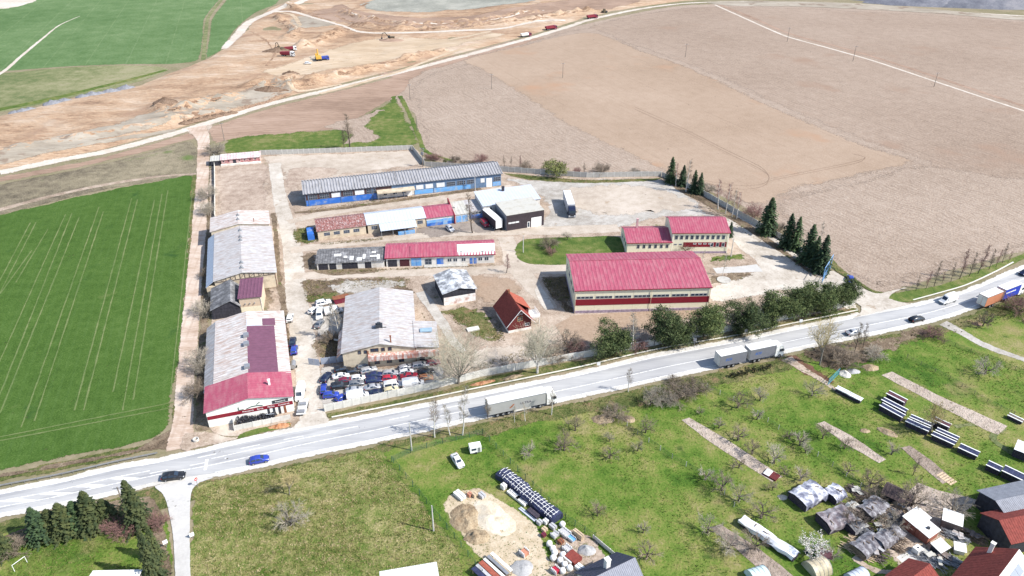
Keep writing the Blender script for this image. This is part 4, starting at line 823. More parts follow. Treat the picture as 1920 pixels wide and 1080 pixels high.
# --- dark tile garages and red garage row
DA = R(5.2)
r = house('old_garages', 'old low garages with dark patched roof and white door walls', (-57.7, 193.6), DA, 19.7, 8.8, 2.5, 1.3, plaster, roof_dark, 'x', .6, .35, 26, .06)
for u, w2 in ((.4,2.8),(3.6,2.0),(7.3,4.6),(14.0,1.9)): panel(r, 'f', u, u+w2, .05, 2.1, 'dark_opening', wood_dark, .03)
for u, v0, w2, h2 in ((7.8,1.6,1.0,.8),(9.6,.5,1.1,1.7),(11.7,.2,1.5,1.2),(13.4,.9,.8,1.9),(15.5,1.6,2.4,.6),(17.6,.5,.8,1.9),(16,3.2,1.2,.7),(5.0,2.4,2.0,1.0)):
    zz = lambda y: 2.5+1.3*y/5.28+.16
    q = MB(); q.sheet((u,v0,zz(v0)),(u+w2,v0,zz(v0)),(u+w2,v0+h2,zz(v0+h2)),(u,v0+h2,zz(v0+h2)),0,th=.02); q.build('roof_repair', white_paint, r)
GR = (-37.5, 195.6); GRA = R(4.7)
r = house('garage_row', 'row of garages with crimson roof, blue gates and white felt end', GR, GRA, 32.3, 9.2, 3.2, 1.3, plaster, roof_red, 'x', .62, .35, 36, .04, trim=roof_red_dark)
panel(r, 'f', .5, 3.2, .05, 2.4, 'garage_door', wood_dark, .05); panel(r, 'f', 4.0, 6.9, .05, 2.4, 'garage_door', mat('door_dark_red', (.07,.02,.025)), .05)
panel(r, 'f', 7.4, 10.4, .05, 2.7, 'gate', paint_sky, .09); panel(r, 'f', 8.85, 8.95, .1, 2.6, 'gate_gap', paint_blue, .10)
window(r, 'f', 11.5, .4, 2.0, 1.9, grey_frame, nx=2, ny=2); panel(r, 'f', 15.0, 17.0, .1, 2.3, 'door', paint_blue, .07)
for x in (18.2, 19.9, 22.4, 27.4, 29.3): window(r, 'f', x, 1.0, 1.3, 1.2, white_paint, nx=2)
for x in (24.9, 26.1): panel(r, 'f', x, x+.85, .1, 2.0, 'door', paint_blue, .06)
q = MB(); q.sheet((21.2,-.45,3.15),(32.6,-.45,3.15),(32.6,4.6,4.45),(21.2,4.6,4.45), 0, th=.03); rr = q.build('felt_roof', mat('felt_white', (.72,.71,.68), var=.06, dirt=(.5,.47,.4), dirt_amt=.2), r)
for x, y in ((22,1.2),(23.6,2.4),(28.4,.9),(31.5,1.3)): z_ = 3.25+1.3*y/5.7; MB().box(x,x+.8,y,y+.8,z_,z_+.12).build('roof_hatch', dark_metal, r)
q = MB(); q.sheet((7.2,-.5,3.3),(10.7,-.5,3.3),(10.7,4.6,4.62),(7.2,4.6,4.62), 4, .04, .1); q.build('gate_roof', roof_red, r)
MB().box(11.2, 24.2, -1.6, -.02, 0, .35).build('loading_ledge', concrete, r)

# --- grey workshop hall above the scrapyard
XO = (-40.2, 144.6); XA = R(8.5)
r = house('repair_hall', 'repair hall with silvery gabled roof above the scrapped cars', XO, XA, 17.2, 26.0, 5.0, 1.9, cream_worn, roof_silver, 'y', .51, .4, 26, .05)
q = MB(); q.sheet((17.3,-.4,5.0),(17.3,11,5.0),(22.9,11,4.5),(22.9,-.4,4.5), 0); q = MB()
q.sheet((22.9,-.4,4.5),(22.9,11.2,4.5),(17.0,11.2,5.25),(17.0,-.4,5.25), 11, .04); q.build('lean_to_roof', roof_silver, r)
MB().box(17.22,22.6,0,10.9,-.1,4.45).build('lean_to_wall', cream_worn, r)
MB().box(18.6,21.6,5.8,7.3,5.05,5.35).build('skylight', mat('skylight_blue', (.25,.36,.45)), r)
q = MB(); q.sheet((-1.4,10.5,4.0),(-1.4,-.4,4.0),(-.35,-.4,5.0),(-.35,10.5,5.0), 10, .05); q.build('side_roof', mat('roof_rust_grey', (.45,.4,.38), var=.3, dirt=(.25,.12,.08), dirt_amt=.4), r)
fs = MB(); fs.box(5.9,22.7,-1.3,-.02,2.7,4.0); fs.build('canopy', mat('fascia_rust', (.62,.57,.53), var=.08, scale=1.0, dirt=(.40,.11,.06), dirt_amt=.45, dirt_scale=1.1, streak=(1.6,1,.35)), r)
for u in (3.6, 5.0): window(r, 'f', u, 4.2, .75, 1.0, brown_frame, nx=1)
for u, w2 in ((6.6,1.9),(9.1,.9),(10.7,.9)): window(r, 'f', u, 4.5, w2, 1.0, brown_frame, nx=2 if w2 > 1 else 1)
for u in (7.2, 10.1, 13.0, 18.0, 20.4): window(r, 'f', u, .9, 1.3, .95, brown_frame, nx=2)
for x in (5.95, 17.1): panel(r, 'f', x, x+.16, 0, 5.0, 'pier', rust_m, .08)
chimney(r, 11.5, .8, 6.1, 8.1, .3, rust_m); 
v = MB(); v.box(7.9,9.6,6.4,7.8,6.7,7.6); v.box(8.3,9.2,6.8,7.4,7.6,8.1); v.tube((7,6.9,6.8),(10.5,6.9,6.8),.1); v.build('roof_vent', dark_metal, r)
downpipe(r, 5.8, 5.0, rust_m)

# --- black and white barn
r = house('old_barn', 'small barn with patchy black and white roof and whitewashed front', (-18.6, 173.7), R(18.2), 9.0, 10.6, 3.9, 1.1, wood_dark, roof_patch, 'y', .5, .4, 9, .04)
panel(r, 'f', .02, 8.98, 0, 2.5, 'whitewashed_wall', mat('whitewash', (.72,.71,.69), var=.08, dirt=(.4,.22,.17), dirt_amt=.25), .04)
for i in range(12): panel(r, 'f', .1+i*.74, .72+i*.74, 2.55, 3.85, 'plank', wood_dark, .03+.02*(i % 2))

# --- wooden cottage
CO = (-0.9, 160.2); CA = R(19.7)
r = house('wooden_cottage', 'brown red timber cottage with steep tiled roof and white base', CO, CA, 6.2, 9.6, 3.2, 3.6, wood_red, roof_tile_dark, 'y', .5, .8, 26, .05)
panel(r, 'f', -.05, 6.25, -.1, .8, 'base_wall', plaster, .08); panel(r, 'l', -.05, 9.65, -.1, .8, 'base_wall', plaster, .08)
window(r, 'f', 2.4, 3.1, 1.5, 1.4, mat('frame_honey', (.45,.28,.12)), nx=2, ny=2); window(r, 'f', 4.5, 1.3, 1.2, .9, white_paint, nx=2)
for x in (2.5, 3.3): window(r, 'f', x, 5.0, .45, .5, white_paint, nx=1)
dm = MB(); dm.sheet((7.4,3.6,3.9),(7.4,9.4,3.9),(3.2,9.4,6.95),(3.2,3.6,6.95), 16, .04); dm.build('dormer_roof', roof_tile, r)  # sunlight on this slope is put into the brighter orange of its tiles
MB().box(6.22,7.0,3.9,9.2,2.2,3.8).build('dormer_wall', wood_red, r)
dk = MB(); dk.box(6.3,9.2,1.2,5.2,2.2,2.45); bl = dk.build('balcony', plaster, r)
for x, y in ((9.05,1.4),(9.05,5.0),(9.05,3.2)): MB().tube((x,y,0),(x,y,2.2),.1,n=5).build('post', plaster, r)
for k in range(3): MB().box(6.4,9.2,1.2,1.26,2.6+.35*k,2.72+.35*k).build('railing', white_paint, bl); MB().box(9.14,9.2,1.3,5.2,2.6+.35*k,2.72+.35*k).build('railing', white_paint, bl)
chimney(r, 3.1, 8.6, 6.2, 7.6, .5, rust_m)
vb = MB()
for s_ in (-1, 1): vb.tube((3.1+s_*3.95,-.85,2.35),(3.1,-.85,6.9), .08, n=4)
vb.build('verge_board', white_paint, r)
# ================================================================== WALLS, FENCES, POLES
_pm = MB().box(0,1,-.04,.04,0,1).mesh('panel', concrete_white); _pg = MB().box(0,1,-.04,.04,0,1).mesh('panel', concrete); _po = MB().box(-.08,.08,-.08,.08,0,1).mesh('post', concrete_white)
_ps = MB().box(0,1,-.04,.04,0,1).mesh('panel', mat('sheet_grey_blue', (.30,.34,.42), var=.15, rand=.1))
def slab_wall(label, pts, h, pw, pale=True, mesh=None, name='concrete_wall', post=True, lean=.012):
    """Panels standing between posts, one by one along the line."""
    r = thing(name, label, 'wall', at3(*pts[0])); o0 = at3(*pts[0])
    for a, b in zip(pts[:-1], pts[1:]):
        A, B = at3(*a)-o0, at3(*b)-o0; L = (B-A).length; n = max(1, round(L/pw)); an = math.atan2(B.y-A.y, B.x-A.x); d = (B-A)/n
        for i in range(n):
            p = A+d*i; hh = h*random.uniform(.97, 1.03)
            q = link('panel', mesh or (_pm if pale else _pg), r, p+d*.03); q.scale = (d.length*.94, 1, hh); q.rotation_euler = (random.gauss(0, lean), 0, an)
            if post: q = link('post', _po, r, p-Vector((0,0,.02))); q.scale = (1, 1, h*1.04+.02); q.rotation_euler.z = an
    return r
slab_wall('pale concrete panel wall along the main road in front of scrapyard and pines', [(609.6,772),(827,726),(902.5,706),(1109,668),(1226,648)], 2.0, 2.0)
slab_wall('pale concrete panel wall behind the pines up to the gate', [(1228,647.5),(1357,624),(1472,599.5),(1600,573)], 2.0, 2.0)
slab_wall('low concrete panel wall enclosing the tyre heap', [(440,808),(546,786)], 1.45, 2.0); slab_wall('short concrete wall joining the tyre pen to the workshop', [(440,806),(437,785)], 1.4, 1.6)
slab_wall('grey concrete wall at the back of the yard', [(489,291),(640,286),(773,281)], 2.1, 2.1, False); slab_wall('slanting grey wall at the far corner of the yard', [(773.5,281.5),(796,310.5)], 2.1, 2.1, False)
slab_wall('grey concrete wall between yard and ploughed field', [(797,312),(941,321.5),(1100,333),(1240,331)], 2.1, 2.6, False); slab_wall('dark grey wall running past birches and conifers', [(1241,331.5),(1311,362),(1366,393),(1428,429),(1491,464),(1538,515)], 1.9, 2.4, False)
slab_wall('thin pale wall along the dirt track at far left', [(402.5,296),(403.5,350),(403.5,409)], 1.6, 2.4, True)
slab_wall('grey blue sheet fence beside the repair hall', [(579,684),(600,686.5)], 2.0, 1.6, mesh=_ps, name='sheet_fence', post=False); slab_wall('long grey sheet fence joining the repair hall corner', [(602,684),(646,678)], 1.9, 2.2, mesh=_ps, name='sheet_fence', post=False)
def height_of(base, top):
    x, y = at(*base); best = 0
    for k in range(1, 260):
        z = k*.05; zc = y*math.cos(CAM_PITCH)-(z-CAM_H)*math.sin(CAM_PITCH); yc = -(y*math.sin(CAM_PITCH)+(z-CAM_H)*math.cos(CAM_PITCH))
        if 540+FPX*yc/zc <= top[1]: best = z; break
    return best or 8.0
wood_pole = mat('pole_wood', (.20,.17,.145), var=.2, rough=.9); conc_pole = mat('pole_concrete', (.46,.45,.43), var=.1)
def pole(base, top, label, arms=1, m=None, r0=.16, lamp=False, group='utility poles'):
    h = height_of(base, top); x, y = at(*base); r = thing('utility_pole', label, 'pole', (x, y, zbase(x, y)-.05), random.uniform(-.4, .4), group)
    MB().tube((0,0,0),(0,0,h), r0, r0*.62, 7).build('shaft', m or wood_pole, r)
    for k in range(arms):
        a = MB(); z = h-.35-.7*k; a.box(-.9,.9,-.06,.06,z,z+.12); ar = a.build('crossarm', grey_metal, r)
        for xx in (-.8, 0, .8): MB().tube((xx,0,z+.12),(xx,0,z+.34),.05,.04,5).build('insulator', white_paint, ar)
    if lamp: l = MB(); l.tube((0,0,h-.1),(1.3,0,h+.15),.05); l.obox((1.5,0,h+.15),(.6,.25,.14)); l.build('lamp_arm', grey_metal, r)
    return r
for b_, t_, lb, ar, mm in (((234,953),(220,913),'wooden pole among the spruces beside the main road',1,wood_pole), ((772,845),(766,792),'tall concrete pole on the roadside bank beside birches',0,conc_pole), ((813,996),(810,948),'pale concrete pole beside the garden fence',0,conc_pole),
    ((1055,146),(1057,118),'pole standing in the tan harrowed field',1,wood_pole), ((922,167),(923,139),'pole at the border of ribbed and tan fields',1,wood_pole), ((1285,107),(1287,82),'pole in the ploughed land near the upper edge',1,wood_pole), ((1476,78),(1479,52),'most distant pole beside the farm track',1,wood_pole),
    ((1599,115),(1603,86),'middle pole beside the farm track',1,wood_pole), ((1751,163),(1757,136),'nearest pole beside the farm track at right',1,wood_pole), ((769,187),(768,158),'pole at the tip of the green crop patch',1,wood_pole), ((421,264),(416,230),'pole near the round bush by the dirt track',1,wood_pole),
    ((782,245),(781,218),'slim pole on the grass strip behind the yard',0,wood_pole), ((981,474),(980,441),'thick concrete pole on the grass island',0,conc_pole), ((891,358),(890,330),'pole in front of the long blue shed',1,conc_pole), ((1370,482),(1373,447),'slim pole on grass beside the office',0,conc_pole)):
    pole(b_, t_, lb, ar, mm)
r = pole((793,313),(792,277), 'pole with transformer box at the slanting wall', 2, wood_pole, .2); h_ = 6.0
tb = MB(); tb.box(-.5,.5,-.35,.35,5.0,6.2); tb.box(-.4,.4,.36,.44,5.1,6.1); tb.build('transformer', grey_metal, r)
# guard rail
gr0 = at3(0,914); r = thing('guard_rail', 'steel guard rail between green field and main road', 'guard rail', (0,0,0))
pts = [Vector(at(*p)) for p in ((-160,949),(0,914.5),(117,892),(222,868),(296,853))]; C = resample(pts, 2.0, False)
for a, b in zip(C[:-1], C[1:]):
    m_ = (a+b)/2; MB().obox((m_.x,m_.y,.62),((b-a).length*1.02,.07,.28), math.atan2(b.y-a.y, b.x-a.x)).build('rail', grey_metal, r); MB().tube((a.x,a.y,0),(a.x,a.y,.75),.05,n=4).build('post', grey_metal, r)
# signs
def sign(base, label, kind='plate', h=2.0, rz=0.0):
    x, y = at(*base); r = thing('road_sign', label, 'sign', (x, y, .05), rz); MB().tube((0,0,-.1),(0,0,h),.05,n=5).build('post', grey_metal, r)
    if kind == 'round':
        MB().tube((0,-.06,h),(0,-.03,h),.36,n=14).build('plate', mat('sign_red', (.5,.02,.02), var=.02), r); MB().box(-.24,.24,-.09,-.065,h-.06,h+.06).build('bar', white_paint, r)
    else: MB().box(-.4,.4,-.08,-.05,h-.55,h+.35).build('plate', white_paint if kind == 'plate' else grey_metal, r)
    return r
sign((371,912), 'round red sign with white bar at the side road mouth', 'round', 1.9, R(60)); sign((1301,651), 'grey backed sign on the verge beside pines', 'grey', 2.4); sign((1396.5,634), 'grey backed sign on the verge above the road train', 'grey', 2.4); sign((1122,689), 'low white sign at the verge beside the first pine', 'plate', 1.2); sign((1499,613), 'small sign before the yellowish roadside tree', 'plate', 2.0); sign((361,1008), 'small white plate beside the side road', 'plate', .9, R(40)); sign((313,1027), 'small plate by the side road hedge', 'plate', 1.6, R(40))
# gate at the yard entrance
gA, gB = at3(1541,530), at3(1556,505); L = (gB-gA).length
r = thing('yard_gate', 'blue tubular steel gate standing open at the yard entrance', 'gate', gA, math.atan2(gB.y-gA.y, gB.x-gA.x))
for x in (0, L*.5, L): MB().tube((x,0,0),(x,0,5.0),.12,n=6).build('post', paint_sky, r)
lf = MB()
for z in (.3, 1.2, 2.2): lf.tube((0,0,z),(L,0,z),.06,n=4)
for i in range(9): lf.tube((L*i/8,0,.3),(L*i/8,0,2.2),.04,n=4)
lf.build('gate_leaf', paint_sky, r); tb = MB(); tb.tube((0,0,4.9),(L,0,4.9),.09,n=5); tb.build('top_beam', paint_sky, r)
gA, gB = at3(1552,722), at3(1572,702); r = thing('garden_gate', 'small blue gate beside the white rubble heap', 'gate', gA, math.atan2(gB.y-gA.y, gB.x-gA.x)); L = (gB-gA).length
lf = MB()
for z in (.2, 1.0, 1.7): lf.tube((0,0,z),(L,0,z),.06,n=4)
for x in (0, L/2, L): lf.tube((x,0,0),(x,0,1.8),.06,n=4)
lf.build('gate_leaf', mat('paint_teal', (.06,.3,.38)), r)
# garden fences: posts one by one with a mesh net between
net = NT('wire_net'); _c = net.coord(); _v = net.n('TexVoronoi', Scale=9.0); net.l(_c, _v.inputs['Vector'])
net.p.inputs['Base Color'].default_value = (.04,.12,.09,1); net.p.inputs['Roughness'].default_value = .6; net.p.inputs['Alpha'].default_value = .22; net = net.m
post_green = mat('post_green', (.03,.10,.075)); post_conc = conc_pole
def fence(label, pts, h, gap, pm, rad=.06):
    r = thing('wire_fence', label, 'fence', (0,0,0)); W = [at3(*p) for p in pts]; g_ = MB(); me_p = MB().tube((0,0,-.05),(0,0,h), rad, n=5).mesh('post', pm)
    for A, B in zip(W[:-1], W[1:]):
        n = max(1, round((B-A).length/gap)); d = (B-A)/n
        for i in range(n+1): link('post', me_p, r, A+d*i+Vector((0,0,.02)))
        g_.face([A+Vector((0,0,.05)), B+Vector((0,0,.05)), B+Vector((0,0,h*.92)), A+Vector((0,0,h*.92))])
        g_.tube(A+Vector((0,0,h*.94)), B+Vector((0,0,h*.94)), .025, n=4)
    g_.build('wire_net', net, r); return r
fence('green wire fence between meadow and builders garden', [(738,868),(800,945),(852,1010),(905,1080)], 1.7, 2.6, post_green)
fence('green wire fence behind the long lattice stack', [(905,815),(985,900),(1060,975),(1115,1012)], 1.7, 2.6, post_green)
fence('green wire fence along the roadside bank', [(735,866),(770,850),(830,832),(905,815)], 1.6, 3.0, post_green)
fence('garden fence of pale posts left of the cold frame bed', [(1138,770),(1195,815),(1260,860),(1340,905),(1395,975)], 1.3, 3.2, post_conc, .07)
fence('garden fence of pale posts right of the cold frame bed', [(1325,728),(1400,765),(1480,820),(1560,875),(1640,935)], 1.3, 3.2, post_conc, .07)
fence('low wire fence above the long pale bed', [(1700,672),(1780,712),(1850,755),(1900,780)], 1.2, 3.5, wood_grey, .05)
fence('dark wire fence beside the grey garden track', [(1730,628),(1790,650),(1850,672),(1930,705)], 1.2, 3.0, wood_dark, .05)
# concrete post wall by the blue roofed house
slab_wall('white capped garden wall beside the blue roofed house', [(1112,1010),(1160,1050),(1190,1080)], 1.0, 2.4)

# ================================================================== VEHICLES
def paint(name, c, metal=.0): 
    m = mat('car_paint_'+name, c, rough=.28, metal=metal, var=.04, scale=2.0, spec=.5, dirt=tuple(x*.6+.06 for x in c), dirt_amt=.14, dirt_scale=1.3); return m
PAINT = {n: paint(n.replace(' ', '_'), c, mt) for n, c, mt in (('white',(.74,.74,.73),0),('silver',(.46,.47,.49),.35),('grey',(.2,.21,.225),.3),('black',(.018,.019,.023),0),('navy',(.018,.03,.095),.1),('blue',(.03,.06,.36),.1),('dark blue',(.012,.018,.05),.1),('red',(.40,.022,.045),0),('orange',(.55,.19,.07),0),('beige',(.55,.48,.3),0),('maroon',(.16,.015,.04),0),('yellow',(.6,.42,.06),0))}
tyre_m = mat('tyre_rubber', (.02,.02,.022), rough=.9); rim_m = mat('wheel_rim', (.4,.41,.43), rough=.4, metal=.5); head_m = mat('headlight_lens', (.7,.72,.74), rough=.15); tail_m = mat('taillight_lens', (.35,.015,.015), rough=.2); under_m = mat('underbody', (.02,.02,.02), rough=.9)
# x, z bottom, z belt, z top, half width bottom, belt, top
CARS = {
 'hatchback': [(-1.95,.38,.72,.80,.66,.74,.66),(-1.88,.26,.85,1.0,.74,.82,.70),(-1.62,.24,.92,1.36,.78,.84,.60),(-.6,.22,.92,1.46,.80,.85,.60),(.25,.22,.90,1.42,.80,.85,.59),(.98,.22,.88,.98,.80,.84,.70),(1.7,.24,.78,.84,.76,.80,.62),(1.95,.34,.62,.68,.62,.68,.5)],
 'sedan': [(-2.2,.38,.75,.82,.66,.76,.66),(-2.1,.28,.88,.97,.76,.84,.68),(-1.45,.24,.93,1.03,.80,.86,.68),(-.75,.22,.93,1.38,.82,.87,.58),(.1,.22,.92,1.42,.82,.87,.58),(.45,.22,.91,1.34,.82,.87,.58),(1.1,.22,.89,.97,.82,.86,.70),(1.95,.24,.78,.84,.78,.82,.62),(2.2,.34,.62,.68,.64,.70,.5)],
 'estate': [(-2.25,.38,.78,.86,.68,.78,.68),(-2.15,.28,.90,1.05,.76,.85,.72),(-1.9,.24,.94,1.36,.80,.87,.62),(-.9,.22,.94,1.48,.82,.88,.61),(.2,.22,.93,1.44,.82,.88,.60),(.98,.22,.91,1.0,.82,.87,.72),(1.9,.24,.8,.86,.78,.83,.63),(2.2,.34,.64,.70,.64,.72,.5)],
 'suv': [(-2.2,.45,.9,1.0,.72,.82,.72),(-2.1,.36,1.05,1.2,.80,.88,.76),(-1.85,.34,1.08,1.58,.84,.90,.66),(-.8,.32,1.08,1.7,.86,.91,.66),(.25,.32,1.06,1.64,.86,.91,.64),(.95,.32,1.05,1.14,.86,.90,.76),(1.95,.34,.95,1.02,.82,.87,.68),(2.2,.44,.75,.82,.68,.76,.56)],
 'van': [(-2.75,.45,1.1,2.3,.85,.95,.84),(-2.6,.36,1.15,2.5,.9,.98,.86),(-.2,.34,1.15,2.52,.92,.99,.86),(.9,.34,1.15,2.4,.92,.99,.84),(1.25,.34,1.15,2.2,.92,.98,.82),(1.95,.34,1.1,1.22,.9,.97,.80),(2.6,.36,.95,1.0,.84,.9,.68),(2.75,.45,.75,.8,.74,.8,.6)],
 'minibus': [(-2.2,.45,1.0,1.7,.8,.88,.78),(-2.1,.34,1.05,1.9,.84,.9,.78),(-.2,.32,1.05,1.95,.86,.91,.77),(.9,.32,1.05,1.85,.86,.91,.76),(1.45,.32,1.02,1.14,.86,.9,.76),(2.05,.34,.9,.96,.8,.85,.66),(2.2,.44,.7,.76,.7,.76,.56)]}
CABIN = {'hatchback':(2,4,5),'sedan':(3,5,6),'estate':(2,4,5),'suv':(2,4,5),'van':(2,4,5),'minibus':(1,3,4)}   # rear roof, front roof, foot of the windscreen
CM = {}
def car_meshes(kind):
    if kind in CM: return CM[kind]
    S_ = CARS[kind]; b = MB(); n = len(S_)
    for x, zb, zm, zt, wb, wm, wt in S_:
        zs = zm+(zt-zm)*.94
        b.v += [(x,-wb,zb),(x,-wm,(zb+zm)/2),(x,-wm*.985,zm),(x,-wt,zs),(x,-wt*.8,zt),(x,wt*.8,zt),(x,wt,zs),(x,wm*.985,zm),(x,wm,(zb+zm)/2),(x,wb,zb)]
    k = 10
    for i in range(n-1):
        for j in range(k): a, c = i*k+j, i*k+(j+1)%k; b.f.append((a, c, c+k, a+k))
    b.f.append(tuple(range(k))); b.f.append(tuple(reversed(range((n-1)*k, n*k))))
    body = b.mesh('body', PAINT['white'], True)
    ir, jf, jw = CABIN[kind]; R_ = {}
    def cross(i, t, s_, o=.014):                     # a point on the flank between belt and roof rail
        x, zb, zm, zt, wb, wm, wt = S_[i]; return Vector((x, s_*(wm*.985+(wt-wm*.985)*t+o), zm+(zt*.94+zm*.06-zm)*t))
    gl = {}
    for s_, nm in ((1,'l'),(-1,'r')):
        for q, (i0, i1) in enumerate([(i, i+1) for i in range(ir, jf)]+[(jf, jw)]):
            if kind == 'van' and i0 < jf: continue
            m = MB(); A0, A1 = cross(i0,.10,s_), cross(i1,.10 if i1 != jw else .0,s_); B0, B1 = cross(i0,.86,s_), cross(i1,.86 if i1 != jw else .0,s_)
            p = [A0.lerp(A1,.06), A0.lerp(A1,.94 if i1 != jw else .8), B0.lerp(B1,.94 if i1 != jw else .28), B0.lerp(B1,.06)]
            p = p if s_ < 0 else p[::-1]; m.face(p); gl[nm+str(q)] = m.mesh('side_window', pane)
    def topq(i0, i1, t0, t1, up):
        a, c = S_[i0], S_[i1]; f = lambda t: (a[0]+(c[0]-a[0])*t, (a[6]+(c[6]-a[6])*t)*.84, a[3]+(c[3]-a[3])*t)
        m = MB(); x0_, y0_, z0_ = f(t0); x1_, y1_, z1_ = f(t1); p = [(x0_,-y0_,z0_+up),(x1_,-y1_,z1_+up),(x1_,y1_,z1_+up),(x0_,y0_,z0_+up)]
        v = (Vector(p[1])-Vector(p[0])).cross(Vector(p[3])-Vector(p[0])); 
        if v.z < 0: p = p[::-1]
        m.face(p); return m
    gl['ws'] = topq(jf, jw, .12, .93, .02).mesh('windscreen', pane)
    if kind not in ('van',): gl['rw'] = topq(max(ir-1,0), ir, .1, .9, .02).mesh('rear_window', pane)
    wr = .31 if kind not in ('suv','van','minibus') else .36; L = S_[-1][0]
    wh = MB().tube((0,-.1,0),(0,.1,0), wr, n=12).mesh('wheel', tyre_m); rim = MB().tube((0,.095,0),(0,.115,0), wr*.62, n=10).mesh('rim', rim_m)
    wx_ = (S_[0][0]*.62, L*.64); wy = S_[3][4]-.02
    f_ = S_[-2]; hl_ = MB().box(f_[0]-.02, f_[0]+.18, f_[5]*.62, f_[5]*.97, f_[2]-.14, f_[2]-.01); hm = hl_.mesh('headlight', head_m)
    e_ = S_[1]; tm_ = MB().box(e_[0]-.06, e_[0]+.06, e_[5]*.74, e_[5]*1.0, e_[2]-.14, e_[2]+.08).mesh('taillight', tail_m)
    CM[kind] = (body, gl, wh, rim, wx_, wy, wr, hm, tm_); return CM[kind]
def car(kind, colour, pos, hd, label, cat='car', group=None, wheels=True, z=None, sc=1.0):
    body, gl, wh, rim, wxs, wy, wr, hm, tm_ = car_meshes(kind)
    r = thing({'hatchback':'hatchback_car','sedan':'sedan_car','estate':'estate_car','suv':'suv_car','van':'delivery_van','minibus':'minibus'}[kind], label, cat, (pos[0], pos[1], .07 if z is None else z), hd, group)
    r.scale = (sc,)*3
    b = link('body', body, r); b.material_slots[0].link = 'OBJECT'; b.material_slots[0].material = PAINT[colour]
    for k_, m_ in gl.items(): link(m_.name.split('.')[0], m_, r)
    for x in wxs:
        for s_ in (1, -1):
            w_ = link('wheel', wh, r, (x, s_*wy, wr)); q = link('rim', rim, w_)
            if s_ < 0: w_.rotation_euler.z = PI
    for s_ in (1, -1):
        h_ = link('headlight', hm, r); t_ = link('taillight', tm_, r); h_.scale.y = t_.scale.y = s_
    return r
RD = lambda px, py: road_at(s_of(px, py), .5)[1]
def onroad(px, py): p = at(px, py); return p
car('estate','black', at(327,897), RD(327,897), 'black estate car passing the side road mouth', group='vehicles on the main road'); car('hatchback','blue', at(487,866), RD(487,866), 'dark blue hatchback following on the main road at left', group='vehicles on the main road')
car('sedan','silver', at(1600,627), RD(1600,627), 'silver car on the road near the gate', group='vehicles on the main road'); car('estate','black', at(1718,602), RD(1718,602), 'black estate car on the road ahead of the silver car', group='vehicles on the main road')
car('van','white', at(1776,567), RD(1776,567)+PI, 'white delivery van driving left on the main road', 'van', 'vehicles on the main road'); car('suv','dark blue', at(1921,515), RD(1915,515)+PI, 'dark vehicle entering at the right edge of the road', group='vehicles on the main road')
car('hatchback','blue', at(1594,526), R(75), 'light blue hatchback parked by the gate'); car('sedan','white', at(858,868), R(-62), 'white coupe parked on the lawn', sc=.95)
car('hatchback','white', at(844,432), R(-58), 'white hatchback parked before the blue doors'); car('minibus','red', at(909,423), R(-65), 'red van parked beside the white trailer', 'van')
car('hatchback','white', at(544,600), R(98), 'white hatchback parked alone on the concrete lane'); car('sedan','dark blue', at(549,645), R(100), 'dark blue saloon parked beside the long workshop'); car('hatchback','blue', at(552,660), R(100), 'bright blue hatchback behind the dark saloon')
car('suv','white', at(607,572), R(25), 'white offroad car by the rough grass patch'); car('hatchback','white', at(590,585), R(60), 'white hatchback left of the parked vans'); car('minibus','white', at(600,594), R(-82), 'white minibus parked nose to the camera', 'van'); car('van','white', at(626,588), R(25), 'white van under the bare birches', 'van', sc=.9); car('sedan','grey', at(599,611), R(80), 'dark grey saloon below the white minibus', sc=.92)
car('hatchback','white', at(578,122), R(10), 'white car beside the yellow excavator', z=zbase(*at(578,122))+.05)
car('van','white', at(564,742), R(-84), 'white camper van with its nose to the road beside the workshop', 'van', sc=.95)
# scrapyard: rows of wrecks
G_ = 'scrapped cars in the yard'
SCRAP = [('estate','dark blue',295,500,72,'dark estate standing apart at the left end of the scrapyard'),('hatchback','blue',268,625,95,'small blue wreck turned end on at the scrapyard edge'),('hatchback','blue',345,690,5,'bright blue hatchback at the left front of the wrecks'),('hatchback','blue',468,715,40,'blue wreck nose up against the white van'),
 ('estate','black',470,412,12,'black estate in the rear row below the sheet fence'),('hatchback','black',580,436,12,'black hatchback second in the rear row'),('estate','grey',700,372,22,'grey estate by the repair hall corner'),('estate','silver',745,424,18,'silver estate in front of the grey estate'),
 ('sedan','white',452,488,8,'white saloon in the second row at left'),('hatchback','maroon',500,534,8,'dark red hatchback behind the black offroad wreck'),('hatchback','white',638,510,4,'white hatchback in the middle of the wrecks'),('sedan','navy',800,476,4,'navy saloon below the silver estate'),
 ('suv','black',440,596,4,'black offroad wreck in the third row'),('hatchback','grey',612,566,8,'dark grey hatchback in the third row'),('estate','navy',800,532,4,'navy estate third row centre'),('sedan','silver',596,634,4,'silver saloon in the fourth row above the white van'),('sedan','silver',790,606,8,'silver saloon in the fourth row at centre'),
 ('van','white',632,708,8,'long white van wreck along the concrete wall'),('sedan','dark blue',822,662,10,'dark blue saloon in the front row by the wall'),('estate','silver',978,458,0,'silver estate below the repair hall windows'),('hatchback','red',962,512,2,'red hatchback below the silver estate'),('minibus','white',1000,588,8,'white minibus wreck with open front'),
 ('hatchback','silver',1130,396,20,'silver hatchback near the hall wall'),('hatchback','white',1142,446,8,'small white hatchback between silver and red wrecks'),('sedan','red',1172,486,6,'red coupe right of centre among the wrecks'),('estate','silver',1292,372,8,'silver estate at the right end by the hall'),('sedan','black',1345,440,4,'black stripped wreck behind the orange cab'),
 ('van','white',1216,576,6,'big white van wreck near the wall'),('hatchback','orange',1352,506,0,'orange cab wreck at the right end'),('hatchback','grey',1420,568,0,'grey car front next to the orange wreck'),('hatchback','maroon',1425,345,8,'rusty red hull under the hall canopy'),('hatchback','beige',980,640,14,'beige front end against the wall')]
